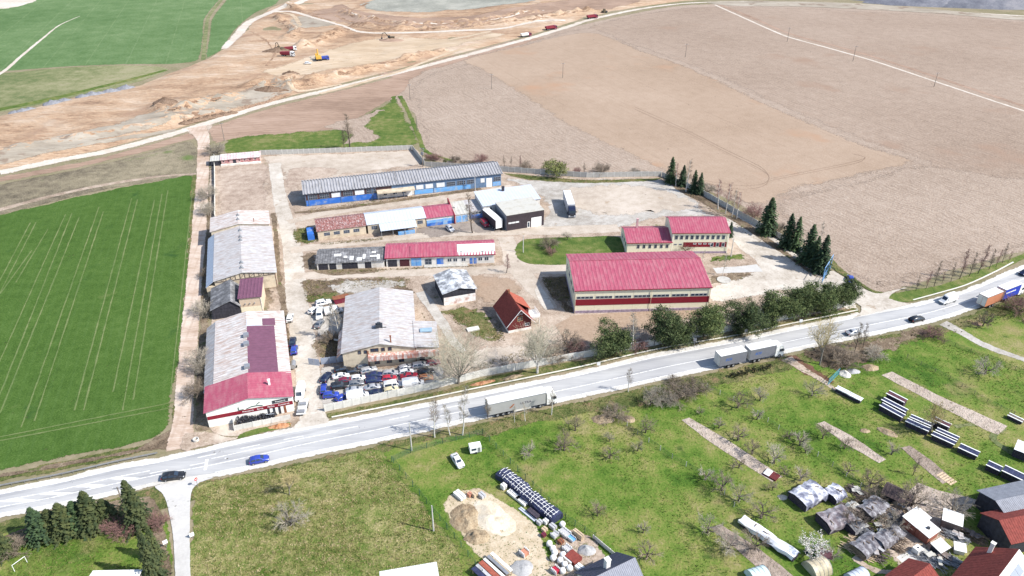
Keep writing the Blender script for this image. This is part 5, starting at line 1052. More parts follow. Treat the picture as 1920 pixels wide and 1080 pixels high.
for kd, cl, fx, fy, an, lb in SCRAP:
    car(kd, cl, at(560+fx/5.647, 620+(fy+14)/5.647), R(an+7), lb, 'van' if kd in ('van','minibus') else 'car', G_, sc=random.uniform(.90,.96))
# flatbed trailer, tank trailer
x, y = at(568,768); r = thing('flatbed_trailer', 'flatbed trailer with racks beside the tyre pen', 'trailer', (x,y,.07), R(-84))
MB().box(-2.6,2.6,-1.0,1.0,.7,.85).build('bed', white_paint, r); MB().box(-2.6,2.6,-.15,.15,.45,.7).build('chassis', dark_metal, r)
for xx in (-1.3,-.4):
    for s_ in (1,-1): MB().tube((xx,s_*.95-.1,.35),(xx,s_*.95+.1,.35),.34,n=10).build('wheel', tyre_m, r)
for k in range(4): MB().box(-2.3+k*1.3,-1.5+k*1.3,-.8,.8,.85,1.15+.15*(k%2)).build('rack', grey_metal if k%2 else plaster, r)
x, y = at(551,690); r = thing('tank_trailer', 'small grey tank trailer by the workshop corner', 'trailer', (x,y,.07), R(100)); MB().tube((-1.1,0,1.0),(1.1,0,1.0),.62,n=12).build('tank', grey_metal, r)
for s_ in (1,-1): MB().tube((0,s_*.7-.1,.32),(0,s_*.7+.1,.32),.32,n=10).build('wheel', tyre_m, r)
MB().tube((1.1,0,.5),(2.2,0,.5),.06).build('drawbar', dark_metal, r)
x, y = at(891,847); r = thing('camper_trailer', 'small white box trailer on the lawn behind the coupe', 'trailer', (x,y,.03), R(15)); MB().box(-1.2,1.2,-.8,.8,.45,1.9).build('body', white_paint, r); MB().box(-.9,.1,-.83,-.81,1.1,1.6).build('window', pane, r); MB().box(.4,.95,-.83,-.81,.55,1.7).build('door', grey_metal, r)
for s_ in (1,-1): MB().tube((0,s_*.75-.08,.3),(0,s_*.75+.08,.3),.3,n=10).build('wheel', tyre_m, r)
MB().tube((1.2,0,.5),(2.1,0,.5),.05).build('drawbar', dark_metal, r)

# ---- lorries
curtain_grey = mat('curtain_grey', (.16,.165,.19), rough=.5, var=.05); curtain_pale = mat('curtain_pale', (.34,.34,.335), rough=.5, var=.05); blue_c = mat('curtain_blue', (.02,.045,.38), rough=.45, var=.05); orange_c = mat('curtain_orange', (.46,.19,.11), rough=.5, var=.06)
def wheel(r, x, s_, rad=.5, wdt=.32, y=1.05):
    w_ = MB().tube((0,-wdt/2,0),(0,wdt/2,0), rad, n=14).build('wheel', tyre_m, r, loc=(x, s_*y, rad)); MB().tube((0,s_*wdt/2-.01*s_,0),(0,s_*(wdt/2+.02),0), rad*.55, n=10).build('rim', rim_m, w_)
def cab(r, x, col=None, h=3.6):                       # x: back of the cab; it reaches 2.3 m forward
    col = col or white_paint; b = MB(); b.extr([(x,.55),(x+2.25,.45),(x+2.35,1.6),(x+2.2,2.7),(x+1.75,h-.15),(x+1.3,h),(x,h)], -1.2, 1.2); c_ = b.build('cab', col, r)
    m = MB(); m.face([(x+2.365,-1.08,1.75),(x+2.365,1.08,1.75),(x+2.225,1.05,2.68),(x+2.225,-1.05,2.68)]); m.build('windscreen', pane, c_)
    for s_ in (1,-1): MB().box(x+1.0,x+2.0,s_*1.2-.012,s_*1.2+.012,1.75,2.55).build('side_window', pane, c_); MB().box(x+2.0,x+2.15,s_*1.38-.1,s_*1.38+.1,1.9,2.5).build('mirror', dark_metal, c_); MB().box(x+2.3,x+2.4,s_*.9-.25,s_*.9+.25,.7,.95).build('headlight', head_m, c_)
    MB().box(x+2.2,x+2.42,-1.22,1.22,.3,.65).build('bumper', grey_metal, c_); MB().box(x+2.34,x+2.38,-.8,.8,.98,1.5).build('grille', dark_metal, c_); return c_
def cargo(r, x0_, x1_, side, z0_=1.05, z1_=4.0, name='cargo_box', top=None):
    b = MB().box(x0_,x1_,-1.25,1.25,z0_,z1_).build(name, side, r); MB().box(x0_+.02,x1_-.02,-1.23,1.23,z1_+.002,z1_+.05).build('roof', top or white_paint, b)
    for s_ in (1,-1): MB().box(x0_,x1_,s_*1.265-.02,s_*1.265+.02,z1_-.1,z1_+.06).build('top_rail', grey_metal, b)
    for s_ in (1,-1): MB().box(x0_-.04,x0_-.002,s_*.62-.58,s_*.62+.58,z0_+.08,z1_-.12).build('rear_door', plaster, b)
    MB().box(x0_+.3,x1_-.3,-.45,.45,.75,z0_-.01).build('chassis', under_m, r); return b
def lorry_root(px, py, hd, label, name='lorry', group='vehicles on the main road'):
    x, y = at(px, py); return thing(name, label, 'lorry', (x, y, .12), hd, group)
r = lorry_root(975, 767, RD(975,767), 'articulated lorry with pale curtain trailer and white cab', 'articulated_lorry')
b = cargo(r, -7.7, 5.6, curtain_pale); cab(r, 5.95); MB().box(3.6,8.0,-.5,.5,.5,.95).build('tractor_frame', under_m, r)
for x in (-5.6,-4.3,-3.0,4.4,7.2): [wheel(r, x, s_) for s_ in (1,-1)]
for s_ in (1,-1): MB().box(-1.8,2.2,s_*1.2-.03,s_*1.2+.03,.5,1.0).build('side_guard', plaster, r)
text('ULTRA', .85, b, (.9,-1.275,2.3), PI/2, mat('print_grey', (.10,.09,.12))); em = MB()
for k in range(3): em.obox((-2.5+.28*k,-1.275,2.1+.28*k),(.75-.2*k,.012,.3),0,0,R(-35))
em.build('emblem', mat('print_rust', (.36,.13,.06)), b)
r = lorry_root(1402, 677, RD(1402,677), 'road train with two grey boxes and white cab', 'road_train')
for x0_, x1_ in ((-8.9,-1.6),(-.7,6.6)):
    b = cargo(r, x0_, x1_, curtain_grey); text('EOS', .95, b, ((x0_+x1_)/2-1.3,-1.275,2.35), PI/2, mat('print_blue', (.02,.12,.45)), shear=.3)
cab(r, 6.75); MB().box(-2.0,0,-.12,.12,.7,.9).build('drawbar', under_m, r)
for x in (-6.2,-4.9,1.0,2.3,8.0): [wheel(r, x, s_) for s_ in (1,-1)]
r = lorry_root(1872, 564, RD(1870,562), 'road train with orange trailer and dark blue front box', 'road_train')
b = cargo(r, -8.6, -1.7, orange_c); b = cargo(r, -.6, 6.4, blue_c, z1_=4.1); cab(r, 6.55)
for k in range(7): MB().box(-.1+.62*k,.42+.62*k,-1.29,-1.272,2.75,3.1).build('lettering', white_paint, b)
for x in (-6.0,-4.7,1.0,2.3,7.8): [wheel(r, x, s_) for s_ in (1,-1)]
MB().box(-2.0,0,-.12,.12,.7,.9).build('drawbar', under_m, r)
tA, tB = at3(1068,410), at3(1059,385)
r = lorry_root(1068, 396, R(-86), 'lone parked lorry with white box and dark cab on the gravel yard', 'box_lorry', None); b = cargo(r, -8.6, 3.4, mat('box_white_grey', (.5,.51,.53), var=.05)); cab(r, 3.6, PAINT['dark blue'])
for x in (-6,-4.7,2.2,4.8): [wheel(r, x, s_) for s_ in (1,-1)]
r = lorry_root(930, 424, R(-62), 'white box semi trailer parked along the dark garage', 'semi_trailer', None); r.location.x, r.location.y = -6.5, 224.4; cargo(r, -4.9, 4.9, dark_clad, 1.0, 3.9); MB().box(4.905,4.95,-1.2,1.2,1.0,3.85).build('rear_door', white_paint, r)
for x in (1.4,2.7,4.0): [wheel(r, x, s_) for s_ in (1,-1)]
for s_ in (1,-1): MB().box(-3.6,-3.4,s_*.9-.1,s_*.9+.1,0,1.0).build('landing_leg', grey_metal, r)
# ---- earth movers
exc_y = mat('machine_yellow', (.55,.33,.06), var=.15, rough=.6); exc_d = mat('machine_dark', (.10,.08,.05), var=.2)
def excavator(px, py, hd, label, col, sc=1.15):
    x, y = at(px, py); r = thing('excavator', label, 'excavator', (x, y, zbase(x, y)), hd, 'excavators on the building site'); r.scale = (sc,)*3
    for s_ in (1,-1):
        t = MB(); t.extr([(-2.1,.45),(-1.7,.0),(1.7,.0),(2.1,.45),(1.7,.9),(-1.7,.9)], s_*1.2-.3, s_*1.2+.3); t.build('track', dark_metal, r)
    MB().box(-2.4,1.2,-1.35,1.35,1.0,2.2).build('engine_house', col, r); MB().box(.2,1.7,.35,1.35,1.0,3.1).build('cab', col, r); MB().box(.4,1.72,.34,1.36,2.0,2.9).build('cab_glass', pane, r)
    MB().tube((1.2,-.2,1.6),(3.6,-.2,4.6),.28,.24,5).tube((3.6,-.2,4.6),(5.4,-.2,4.0),.24,.2,5).build('boom', col, r); MB().tube((5.3,-.2,4.2),(6.0,-.2,1.5),.2,.16,5).build('arm', col, r)
    b = MB(); b.extr([(5.5,1.5),(6.4,1.5),(6.3,.6),(5.6,.4)], -.8, .4); b.build('bucket', dark_metal, r); return r
excavator(733,75, R(178), 'dark excavator on its own soil mound at the pit edge', exc_d, 1.0); excavator(598,116, R(110), 'yellow excavator at the middle of the site', exc_y); excavator(528,98, R(140), 'dark excavator loading the red tippers', exc_d, 1.0)
def tipper(px, py, hd, label, col, bed, sc=1.0):
    x, y = at(px, py); r = thing('tipper_truck', label, 'tipper', (x, y, zbase(x, y)+.08), hd, 'tippers on the building site'); r.scale = (sc,)*3; cab(r, 2.2, col, 3.0)
    b = MB(); b.extr([(-4.2,1.2),(2.0,1.2),(2.0,2.9),(-4.5,2.6)], -1.25, 1.25); t = b.build('tipper_bed', bed, r); MB().box(-4.1,1.8,-1.1,1.1,2.72,2.95).build('load', earth_pink, t); MB().box(-4,4,-.45,.45,.6,1.19).build('chassis', under_m, r)
    for xx in (-3,-1.6,3.2): [wheel(r, xx, s_) for s_ in (1,-1)]
red_b = mat('tipper_red', (.20,.025,.04), var=.12)
tipper(540,110, R(-8), 'red tipper nearest the dark excavator', PAINT['white'], red_b, .95); tipper(545,97, R(15), 'red and white tipper behind the first', PAINT['white'], red_b, .85); tipper(986,69, R(28), 'red tipper on the haul road raising dust', PAINT['maroon'], plaster, .85); tipper(1033,56, R(25), 'second red tipper on the haul road', PAINT['maroon'], red_b, .95); tipper(1110,35, R(25), 'farthest red tipper on the haul road', PAINT['maroon'], red_b, .95)
tipper(606,116, R(20), 'blue lorry beside the yellow excavator', PAINT['blue'], PAINT['blue'], .8)
# dark machine at the far end of the haul road
x, y = at(1133,24); r = thing('road_roller', 'small dark road roller far along the haul road', 'roller', (x, y, zbase(x,y)), R(20)); MB().tube((1.6,-1,.75),(1.6,1,.75),.75,n=12).build('drum', dark_metal, r); MB().box(-2,1,-.8,.8,.6,1.6).build('body', exc_d, r); MB().box(-.8,.6,-.7,.7,1.6,2.8).build('cab', exc_d, r)
for s_ in (1,-1): MB().tube((-1.4,s_*.9-.2,.7),(-1.4,s_*.9+.2,.7),.7,n=10).build('wheel', tyre_m, r)
# ================================================================== TREES
bark = mat('bark_brown', (.10,.08,.065), var=.25, scale=3, rough=.95); bark_grey = mat('bark_grey', (.20,.18,.155), var=.2, scale=3, rough=.95); bark_birch = mat('bark_birch', (.58,.56,.52), var=.08, scale=2, rough=.9, dirt=(.12,.1,.09), dirt_amt=.2, dirt_scale=2.5)
twig_brown = mat('twigs_brown', (.21,.17,.13), var=.25, rough=.95, rand=.2); twig_grey = mat('twigs_grey', (.32,.285,.23), var=.2, rough=.95, rand=.2); twig_red = mat('twigs_reddish', (.24,.14,.125), var=.2, rough=.95, rand=.15); twig_gold = mat('twigs_yellowish', (.40,.33,.17), var=.2, rough=.95); twig_pale = mat('twigs_pale_buds', (.33,.31,.24), var=.2, rough=.95)
def leafmat(name, c, c2):
    k = NT(name); co = k.coord(); oi = k.t.nodes.new('ShaderNodeObjectInfo')
    b = k.mix(k.step(k.noise(.9, co, 3), .35, .65), c, c2); b = k.mix(1.0, b, k.ramp(oi.outputs['Random'], [(.72,.74,.78),(1.35,1.3,1.15)], 0, 1), 'MULTIPLY')
    k.l(b, k.p.inputs['Base Color']); k.p.inputs['Roughness'].default_value = .8; k.p.inputs['Specular IOR Level'].default_value = .2
    return k.m
needle = leafmat('spruce_needles', (.022,.042,.024), (.05,.082,.035)); needle_y = leafmat('spruce_needles_olive', (.026,.04,.018), (.062,.075,.03)); pine_n = leafmat('pine_needles', (.055,.085,.036), (.125,.155,.06)); bush_g = leafmat('bush_buds_green', (.10,.125,.045), (.17,.18,.075)); petal = mat('blossom_petals', (.80,.78,.74), var=.05)
def twiggy(seed, h, spread, fork=.3, limbs=5, depth=3, kids=3, r=.16, up=.45, twig=.020, stems=1, droop=0.0, tall=False):
    """Bare tree: trunk and limbs in one mesh, the finer branches in another."""
    rg = random.Random(seed); T = MB(); C = MB()
    def rot(d, ang):
        a = d.orthogonal().normalized(); a = Matrix.Rotation(rg.uniform(0, 2*PI), 3, d) @ a
        return (d*math.cos(ang)+a*math.sin(ang)).normalized()
    def limb(p, d, L, rad, lev):
        n = 2 if lev < depth else 1; q = p
        for i in range(n):
            d2 = rot(d, rg.uniform(.05,.28)); d2 = (d2+Vector((0,0,(up if lev < depth else up*.4)-droop*lev)) * .25).normalized(); e = q+d2*(L/n); r2 = max(rad*(1-.35*(i+1)/n), twig*.7)
            (T if lev == 0 else C).tube(q, e, rad if i == 0 else max(rad*(1-.35*i/n), twig*.7), r2, 5 if lev == 0 else 3, False)
            if lev < depth:
                for k in range(kids if i == n-1 else max(1, kids-1)): limb(e.lerp(q, rg.uniform(0,.35)), rot(d2, rg.uniform(.4,.95)), L*rg.uniform(.55,.78), max(r2*.6, twig), lev+1)
            q = e; d = d2
    for s_ in range(stems):
        base = Vector((rg.uniform(-.5,.5), rg.uniform(-.5,.5), 0)) if stems > 1 else Vector((0,0,0)); d = Vector((rg.gauss(0,.06), rg.gauss(0,.06), 1)).normalized()
        if stems > 1: d = (d+Vector((base.x, base.y, 0))*.25).normalized()
        if tall:                                    # one leader with side branches all the way up
            N = 9; q = base
            for i in range(N):
                e = q+(d+Vector((rg.gauss(0,.05), rg.gauss(0,.05), 0)))*(h/N); T.tube(q, e, r*(1-.85*i/N)+.02, r*(1-.85*(i+1)/N)+.02, 6, False)
                if i >= N*fork:
                    for k in range(limbs):
                        a = rg.uniform(0, 2*PI); f = (i-N*fork)/(N*(1-fork)); L = spread*(1.05-f*.75)*rg.uniform(.5,.9)
                        limb(q.lerp(e, rg.random()), Vector((math.cos(a), math.sin(a), up*1.3+.2)).normalized(), L*.55, max(r*.3*(1-f), twig*1.4), depth-1 if depth < 3 else 1)
                q = e
        else:
            e = base+d*(h*fork); T.tube(base-Vector((0,0,.1)), e, r*1.25, r*.85, 7, False)
            for k in range(limbs):
                a = 2*PI*k/limbs+rg.uniform(-.4,.4); s = rg.uniform(.45,1.0)
                limb(e.lerp(base, rg.uniform(0,.22)), Vector((math.cos(a)*s*spread/h*1.6, math.sin(a)*s*spread/h*1.6, rg.uniform(.5,1.0))).normalized(), h*(1-fork)*rg.uniform(.38,.5), r*.6, 0)
    return T, C
def spruce(seed, h, rad, m=None):
    rg = random.Random(seed); T = MB().tube((0,0,-.1),(0,0,h*.97), .16*h/10, .02, 6, False); C = MB(); z = h*.05
    while z < h*.985:
        f = 1-z/h; R0 = rad*(f**.82)*rg.uniform(.82,1.1)+.08; n = int(7+6*f)
        for k in range(n):
            a = 2*PI*k/n+rg.uniform(-.35,.35); L = R0*rg.uniform(.72,1.18); dz = -L*rg.uniform(.16,.42)*(.4+f); m_ = max(2, int(L/.42)); c, s = math.cos(a), math.sin(a)
            for i in range(m_):
                t0, t1 = (i+.15)/m_, (i+1.25)/m_; wd = .30*(1.2-.55*t0)*rg.uniform(.7,1.3)+.08; tl = rg.uniform(-.5,.5)*wd
                p = lambda t, w_: (c*L*t-s*w_, s*L*t+c*w_, z+dz*t*t+rg.uniform(-.06,.06))
                A, B, D, E_ = p(t0,0), p((t0+t1)/2,wd), p(t1,0), p((t0+t1)/2,-wd)
                C.face([A, (B[0],B[1],B[2]-.12+tl), D]); C.face([A, D, (E_[0],E_[1],E_[2]-.12-tl)])
        z += .20+.16*f
    return T, C
def clumpy(seed, h, rad, base=.1, n=80, per=26, leaf=.30, trunk=.2, flat=1.0, fill=.55):
    rg = random.Random(seed); T = MB().tube((0,0,-.1),(rg.uniform(-.3,.3),rg.uniform(-.3,.3),h*.75), trunk, trunk*.3, 6, False); C = MB(); zc = h*(base+1)/2; rz = h*(1-base)/2
    lobes = [(Vector((rg.gauss(0,.33)*rad, rg.gauss(0,.33)*rad, zc+rg.gauss(0,.28)*rz)), rg.uniform(.5,.75)) for _ in range(6)]
    for _ in range(n):
        lc, ls = rg.choice(lobes); d = Vector((rg.gauss(0,1), rg.gauss(0,1), rg.gauss(0,1))).normalized(); s = rg.uniform(fill, 1.0)*ls
        c = lc+Vector((d.x*rad*s, d.y*rad*s, d.z*rz*s*flat)); c.z = max(c.z, h*.06)
        if rg.random() < .5: T.tube((0,0,min(c.z*.7, h*.7)), c, .05, .02, 3, False)
        cr = rg.uniform(.35,.75)*rad*.28
        for i in range(per):
            o = Vector((rg.gauss(0,1), rg.gauss(0,1), rg.gauss(0,.7)))*cr*.62; q = c+o; u = Vector((rg.gauss(0,1), rg.gauss(0,1), rg.gauss(0,.6))).normalized(); v = u.orthogonal().normalized(); v = Matrix.Rotation(rg.uniform(0,6.28), 3, u) @ v; L = leaf*rg.uniform(.6,1.3)
            C.face([q-u*L, q+v*L*.38, q+u*L, q-v*L*.38])
    return T, C
TM = {}
def proto(kind, builder, tm, cm):
    T, C = builder; TM[kind] = (T.mesh('trunk', tm), C.mesh('crown', cm))
for i in range(4): proto('fruit%d' % i, twiggy(20+i, 4.2, 3.4, .28, 5, 3 if i < 2 else 2, 3 if i < 2 else 4, .15, .30, .012 if i < 2 else .016), bark, (twig_brown, twig_grey, twig_brown, twig_grey)[i])
for i in range(2): proto('wide%d' % i, twiggy(40+i, 7.0, 6.5, .22, 6, 3, 3, .25, .28, .022), bark, (twig_brown, twig_grey)[i])
for i in range(3): proto('birch%d' % i, twiggy(50+i, 11.0, 3.2, .28, 5, 3, 3, .15, .5, .014, tall=True), bark_birch, (twig_red, twig_grey, twig_brown)[i])
for i in range(2): proto('tall%d' % i, twiggy(60+i, 10.0, 3.0, .22, 5, 3, 3, .16, .5, .017, tall=True), bark, (twig_brown, twig_red)[i])
proto('poplar0', twiggy(70, 17.0, 10.0, .12, 6, 3, 3, .2, .7, .018, stems=3), bark_grey, twig_pale); proto('poplar1', twiggy(71, 15.0, 4.6, .25, 8, 3, 4, .17, .9, .022, tall=True), bark_birch, twig_grey)
proto('gold0', twiggy(72, 9.0, 4.0, .32, 6, 3, 3, .15, .55, .018), bark_grey, twig_gold); proto('pale0', twiggy(73, 11.0, 3.6, .25, 6, 3, 3, .15, .8, .018, stems=2), bark_birch, twig_pale)
for i in range(3): proto('shrub%d' % i, twiggy(80+i, 3.0, 2.8, .10, 7, 3, 3, .05, .35, .011, stems=2), bark, (twig_red, twig_grey, twig_brown)[i])
for i in range(3): proto('spruce%d' % i, spruce(90+i, 10.0, 3.0), bark, needle if i < 2 else needle_y)
for i in range(3): proto('pine%d' % i, clumpy(100+i, 10.0, 5.0, .02, 300, 40, .23, .2), bark, pine_n)
proto('bush0', clumpy(110, 5.0, 4.8, .02, 120, 22, .25, .1, .9), bark, bush_g); proto('bush1', clumpy(111, 4.0, 2.2, .02, 60, 22, .22, .1), bark, bush_g)
KH = {'fruit':4.2,'wide':7.0,'birch':11.0,'tall':10.0,'poplar':17.0,'gold':9.0,'pale':11.0,'shrub':3.0,'spruce':10.0,'pine':10.0,'bush':4.5}
KW = {'fruit':('fruit_tree','tree'),'wide':('bare_tree','tree'),'birch':('birch_tree','tree'),'tall':('young_tree','tree'),'poplar':('poplar_tree','tree'),'gold':('bare_tree','tree'),'pale':('bare_tree','tree'),'shrub':('bare_shrub','shrub'),'spruce':('spruce_tree','tree'),'pine':('pine_tree','tree'),'bush':('leafy_bush','bush')}
def tree(kind, px, py, h, label, group=None, wide=1.0, rz=None):
    k = kind.rstrip('0123456789'); nm, cat = KW[k]; x, y = at(px, py); s = h/KH[k]
    r = thing(nm, label, cat, (x, y, zbase(x, y)-.05), random.uniform(0, 6.28) if rz is None else rz, group); r.scale = (s*wide, s*wide, s); t, c = TM[kind]; link('trunk', t, r); link('crown', c, r); return r
def many(items, group, lead=''):
    for kd, px, py, h, lb, *rest in items: tree(kd, px, py, h, lead+lb, group, *(rest or [1.0]))
many([('spruce0',1257,343,10.5,'dark spruce behind a birch at the far wall corner'),('spruce1',1279,349,8.5,'slim spruce between two birches at the wall corner'),('spruce0',1300,361,9.0,'left spruce of the close pair by the wall',.9),('spruce1',1311,364,8.6,'right spruce of the close pair by the wall',.9),('spruce1',1437,438,13.0,'tall single spruce above the concrete drive',1.15),('spruce0',1474,464,12.0,'left spruce of the middle pair above the drive',.95),('spruce1',1489,468,11.6,'right spruce of the middle pair above the drive',.9),('spruce0',1512,492,13.0,'broad spruce in the group nearest the gate',1.05),('spruce1',1524,500,10.5,'middle spruce in the group nearest the gate',.9),('spruce0',1537,510,12.5,'last spruce next to the blue gate'),('spruce1',1368,444,5.5,'small spruce at the corner of the office',.95)], 'spruces along the wall')
many([('birch0',1267,350,9.0,'white birch standing before the corner spruce'),('birch2',1286,360,12.5,'taller birch at the wall corner'),('birch0',1346,393,11.0,'first birch of the row by the wall'),('birch0',1360,401,11.5,'second birch of the row by the wall'),('birch2',1372,407,10.0,'third birch of the row by the wall'),('birch0',1381,411,10.0,'fourth birch of the row by the wall'),('shrub0',1408,410,6.0,'grey shrub right of the birches',1.0),('shrub2',1455,438,4.5,'brown shrub between the single spruce and the pair'),('birch1',1536,455,7.0,'thin birch behind the spruce group'),('shrub1',1325,360,4.0,'bare shrub left of the birch row')], 'bare trees along the far wall')
many([('bush0',1041,327,6.0,'big round pale green bush behind the far wall'),('bush1',836,307,2.6,'low green bush behind the long shed'),('shrub0',806,299,3.0,'reddish scrub behind the slanting wall',1.5),('shrub0',818,300,2.6,'low reddish scrub beside the slanting wall',1.4),('shrub2',855,305,3.4,'first bare sapling cluster behind the long shed'),('shrub0',902,307,4.6,'reddish bare sapling behind the long shed'),('tall0',946,312,4.5,'thin sapling right of the long shed roof'),('tall0',958,313,4.2,'second thin sapling right of the long shed'),('tall1',975,314,4.8,'third thin sapling right of the long shed'),('shrub2',986,317,4.0,'bare shrub left of the round green bush'),('shrub0',1083,326,3.0,'reddish shrub right of the round green bush'),('tall0',1096,326,4.6,'thin sapling right of the round green bush'),('shrub2',1125,327,5.4,'bare grey shrub behind the far wall'),('shrub1',1190,326,3.0,'small grey shrub near the wall corner'),('shrub2',870,308,2.2,'low brown scrub behind the shed',1.3),('shrub2',885,309,2.2,'low brown scrub next to the sapling',1.3)], 'scrub behind the yard walls')
many([('tall0',656,279,15.0,'tall dark bare tree behind the back wall',1.1),('tall0',645,279,8.0,'smaller bare tree beside the tall dark one'),('shrub1',407,289,5.5,'round grey bush at the yard corner by the dirt track',1.1),('tall0',886,437,13.5,'dark bare tree in front of the blue shed row',.95),('tall1',950,512,6.0,'small bare tree at the road fork',1.2),('shrub2',1032,466,4.5,'bare sapling on the grass island left'),('shrub0',1033,476,2.6,'rusty shrub on the grass island'),('fruit1',1064,450,3.4,'bare sapling on the grass island right'),('fruit0',1284,475,5.0,'bare tree in front of the office'),('birch1',1316,493,4.5,'small pale tree beside the big hall'),('birch1',1354,517,7.0,'thin white sapling beside the concrete path'),('wide0',1063,656,7.0,'spreading bare tree right of the cottage'),('pale0',1007,699,14.0,'pale budding tree inside the wall by the cottage',1.0),('shrub2',1040,672,4.5,'brown brush below the spreading tree',1.3),('shrub0',1085,662,3.6,'reddish brush near the first pine',1.3),('birch1',622,634,10.0,'left birch beside the repair hall'),('birch1',639,637,11.0,'right birch beside the repair hall'),('shrub2',625,640,3.4,'brush at the foot of the two birches',1.2)], 'bare trees in the yard')
many([('shrub1',391,372,6.0,'grey shrub on the track verge by the rough plot',.9),('shrub1',388,400,5.0,'grey shrub behind the left hall'),('shrub2',388,520,3.5,'brown shrub beside the left hall'),('shrub1',385,590,5.0,'greenish shrub beside the timber shed'),('shrub1',379,690,6.0,'tall shrub beside the long workshop'),('shrub2',374,745,5.0,'shrub beside the crimson front')], 'shrubs along the dirt track')
many([('pine0',1143,668,10.0,'first pine from the left inside the wall',.85),('pine1',1243,650,11.0,'second pine in front of the big hall',.95),('pine2',1318,634,11.0,'third pine in front of the big hall',.95),('pine0',1393,621,10.0,'fourth pine inside the wall',.95),('pine1',1446,604,10.5,'fifth pine inside the wall',.95),('pine2',1487,592,10.5,'sixth pine inside the wall',.9),('pine0',1519,587,10.0,'seventh pine inside the wall',.9),('pine1',1550,581,9.5,'eighth pine inside the wall',.9),('pine2',1583,574,9.0,'last pine at the gate end of the wall',.8),('pine2',1160,664,8.5,'darker pine close behind the first',.7),('pine0',1275,645,8.5,'smaller pine between second and third',.7)], 'pines along the road wall')
many([('birch1',1188,655,11.0,'bare birch between the first and second pines'),('shrub0',1200,658,3.5,'reddish brush between the pines'),('shrub0',1498,590,5.0,'reddish bare bush among the pines',1.0)], 'bare trees among the pines')
many([('poplar0',858,717,15.0,'big pale spreading bare tree at the scrapyard wall',1.0),('birch1',867,816,13.0,'tallest white stemmed birch on the roadside bank',.9),('birch1',844,816,8.5,'middle white stemmed birch on the roadside bank'),('birch2',815,820,10.5,'leftmost white stemmed birch on the roadside bank',1.1),('birch1',965,792,5.0,'small birch on the bank below the lorry'),('birch1',985,790,5.0,'second small birch on the bank below the lorry'),('birch2',1034,778,7.0,'birch on the bank in front of the lorry cab'),('tall0',915,786,6.0,'thin dark sapling at the rear of the lorry'),('birch2',1178,735,7.0,'thin bare tree on the bank right of the lorry'),('shrub2',1265,720,2.6,'small bare shrub on the bank'),('gold0',1537,684,13.0,'yellowish bare tree beside the mud track',.85),('tall0',1601,662,9.0,'dark bare tree in front of the silver car',.9),('tall0',1618,652,7.0,'thin bare tree right of the silver car',.8),('shrub2',1560,670,4.0,'brown scrub beside the yellowish tree',1.4),('shrub2',1590,682,4.0,'brown scrub on the bank below the silver car',1.4),('shrub1',1640,672,3.2,'greenish scrub on the bank',1.4),('shrub0',1752,632,3.0,'reddish scrub along the track fence',1.5),('wide0',1842,612,6.0,'bare leaning tree by the road at right',.7),('shrub0',1917,590,6.0,'large reddish shrub at the right edge',1.2),('shrub2',1155,785,3.0,'low dark brush beside the soil heaps',1.6),('shrub1',1238,752,3.4,'grey brush on the bank above the gardens',1.5),('shrub2',1278,746,3.4,'brown brush mass on the bank',1.7),('shrub2',1305,738,4.0,'brown brush at the corner of the gardens',1.3)], 'trees and scrub on the roadside bank')
for i, (px, py, h) in enumerate([(1717,546,5),(1736,542,6),(1751,538,8),(1766,532,4),(1783,528,6),(1799,524,9.5),(1817,519,8),(1833,514,9.5),(1854,506,7),(1867,501,6),(1879,494,6.5),(1890,492,4)]): tree('tall%d' % (i % 2), px, py, h, ORD[i]+' young tree from the gate in the roadside row', 'young trees along the road', .75)
many([('spruce2',262,988,12.0,'tall spruce at the corner of the side road',.95),('spruce2',294,1090,13.0,'spruce running down beside the side road',.62),('spruce2',205,980,6.2,'first hedge spruce left of the tall one',1.75),('spruce2',178,988,9.2,'second and highest hedge spruce left of the tall one',1.35),('spruce0',152,990,7.0,'third hedge spruce left of the tall one',1.7),('spruce2',128,1000,7.8,'fourth hedge spruce left of the tall one',1.5),('spruce2',103,1000,6.2,'fifth hedge spruce left of the tall one',1.8),('spruce0',80,1010,8.0,'last hedge spruce left of the tall one',1.35),('spruce2',10,1040,6.0,'spruce at the left edge of the picture',1.4),('spruce2',296,1050,9.0,'smaller spruce above the one at the side road',.7)], 'spruce hedge at the lower left')
many([('gold0',233,968,3.2,'golden twiggy bush by the wooden pole'),('shrub0',220,992,3.4,'reddish bare bush below the golden one',1.2),('shrub0',245,1000,3.0,'reddish bare bush under the tall spruce',1.2),('shrub2',35,1030,3.0,'brown scrub at the left edge of the hedge',1.4),('shrub0',300,985,3.4,'brown scrub on the side road bank',.9)], 'bare bushes in the spruce hedge')
many([('gold0',543,928,6.0,'upper bare willow in the yellow meadow',1.1),('wide1',546,985,6.0,'lower grey bare tree in the yellow meadow',1.0)], 'bare trees in the meadow')
